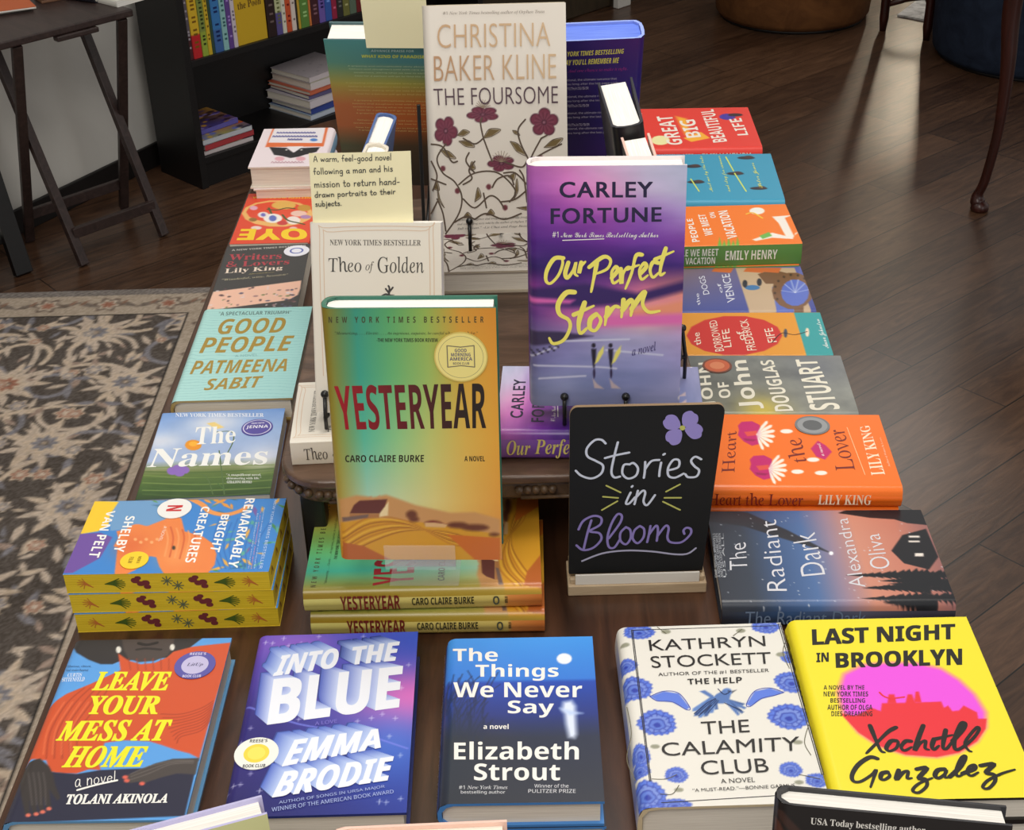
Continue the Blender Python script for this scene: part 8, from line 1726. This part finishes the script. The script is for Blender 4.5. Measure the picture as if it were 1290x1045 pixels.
book('picture_book', (-1.10, 3.895, ZT), (0, 0, math.radians(62)), .11, .15, .02, (52, 50, 62), 'dark slate book lying at the back of the tray table', 'books on the tray table', True, (40, 40, 50), back=(40, 40, 50), res=.004)
book('picture_book', (-1.012, 3.845, ZT), (0, 0, math.radians(50)), .09, .13, .016, 'navyleaf', 'white book with a navy shape at the right of the tray table', 'books on the tray table', False, (226, 224, 216), back=(226, 224, 216), pages='pages_white', res=.004)

# ------------------------------------------------------------------ black rack at the far left
rk = tag(empty('magazine_rack', at45(1.585, 3.43), (0, 0, A45)), 'black slanted magazine rack at the left edge of the frame', 'rack')
for s in (0, -.42): bar((s, 0, .004), (s, .15, .62), .05, .022).put('side_panel', 'black_lam', rk)
MB().box(-.41, -.012, .03, .22, .09, .108, .002).put('shelf', 'black_lam', rk); MB().box(-.41, -.012, .09, .27, .40, .418, .002).put('shelf', 'black_lam', rk)
pp = MB()
for k in range(5): pp.box(-.09, .09, -.075 + .002 * (k % 2), .075, .004 * k, .004 * k + .0034, .0008)
tag(pp.put('pamphlet_stack', 'pages_white', None, at45(1.475, 3.555, .1085), (0, 0, A45)), 'cream pamphlets stacked in the black rack at the left edge', 'pamphlets')

# ------------------------------------------------------------------ seats and side furniture on the right
def pouf(name, x, y, r, h, m, label):
    root = tag(empty(name, (x, y, 0)), label, 'ottoman', 'round velvet ottomans')
    MB().lathe([(r * .95, .012), (r * .985, .03), (r, .08), (r * 1.01, h * .5), (r, h - .06), (r * .97, h - .015), (r * .9, h), (.01, h + .004)], 56).put('cushion', m, root)
    MB().lathe([(r * .93, .0), (r * .93, .013), (.01, .013)], 48).put('base', 'base_black', root)
    pi = [(r * 1.004 * math.cos(a), r * 1.004 * math.sin(a), h - .055) for a in np.linspace(0, 2 * math.pi, 49)]; MB().tube(pi, .004, 8, False).put('piping', m, root)
pouf('ottoman', 1.19, 5.80, .31, .42, 'brown_velvet', 'brown round ottoman on the wood floor at the back')
pouf('ottoman', 1.97, 5.20, .365, .44, 'navy_velvet', 'navy blue round ottoman at the upper right')
st = tag(empty('side_table', (1.565, 5.47, 0), (0, 0, math.radians(-45))), 'small dark wooden side table between the two ottomans', 'table')
for sx, sy in ((-.095, 0), (.095, 0), (-.015, .24), (.10, .26)):
    MB().lathe([(.012, 0), (.018, .05), (.016, .3), (.02, .55)], 14, Matrix.Translation((sx, sy, 0))).put('leg', 'cherry', st)
MB().tube([(-.095, 0, .10), (-.04, .06, .12), (0, .1, .125), (.06, .18, .12), (.10, .26, .10)], .012).put('stretcher', 'cherry', st); MB().tube([(.095, 0, .13), (.04, .06, .15), (.05, .1, .155), (.02, .17, .15), (-.015, .24, .13)], .012).put('stretcher', 'cherry', st)
MB().lathe([(.15, .55), (.16, .56), (.16, .572), (.01, .575)], 40, Matrix.Translation((.03, .1, 0))).put('top', 'cherry', st)
rg = MB(); rg.prism([(1.60, 5.72), (1.78, 5.56), (2.6, 6.5), (2.3, 6.8)], .0005, .008); tag(rg.put('woven_mat', 'pale_rug'), 'pale woven mat on the floor behind the two ottomans', 'rug')
ct = tag(empty('console_table', (1.463, 3.60, 0), (0, 0, math.radians(-50))), 'dark cherry table with a curved cabriole leg at the right edge', 'table')
def cab(x, y, s):
    P = smooth([(x, y, .012), (x - .012 * s, y, .04), (x + .004 * s, y, .10), (x + .020 * s, y, .25), (x + .018 * s, y, .42), (x + .004 * s, y, .56), (x + .005 * s, y, .68)], 6)
    n = len(P); R_ = np.interp(np.linspace(0, 1, n), [0, .1, .22, .5, .8, 1], [.014, .022, .013, .014, .024, .028]); m = MB(); m.tube([tuple(p) for p in P], list(R_), 14); m.lathe([(.02, 0), (.026, .006), (.024, .02), (.012, .03)], 20, Matrix.Translation((x, y, 0))); return m
for x, y, s in ((-.215, .05, 1), (-.215, .55, 1), (.42, .05, -1), (.42, .55, -1)): cab(x, y, s).put('leg', 'cherry', ct)
MB().box(-.20, .43, .04, .56, .66, .74, .004).put('apron', 'cherry', ct); MB().box(-.235, .46, .0, .60, .741, .765, .008).put('top', 'cherry', ct)
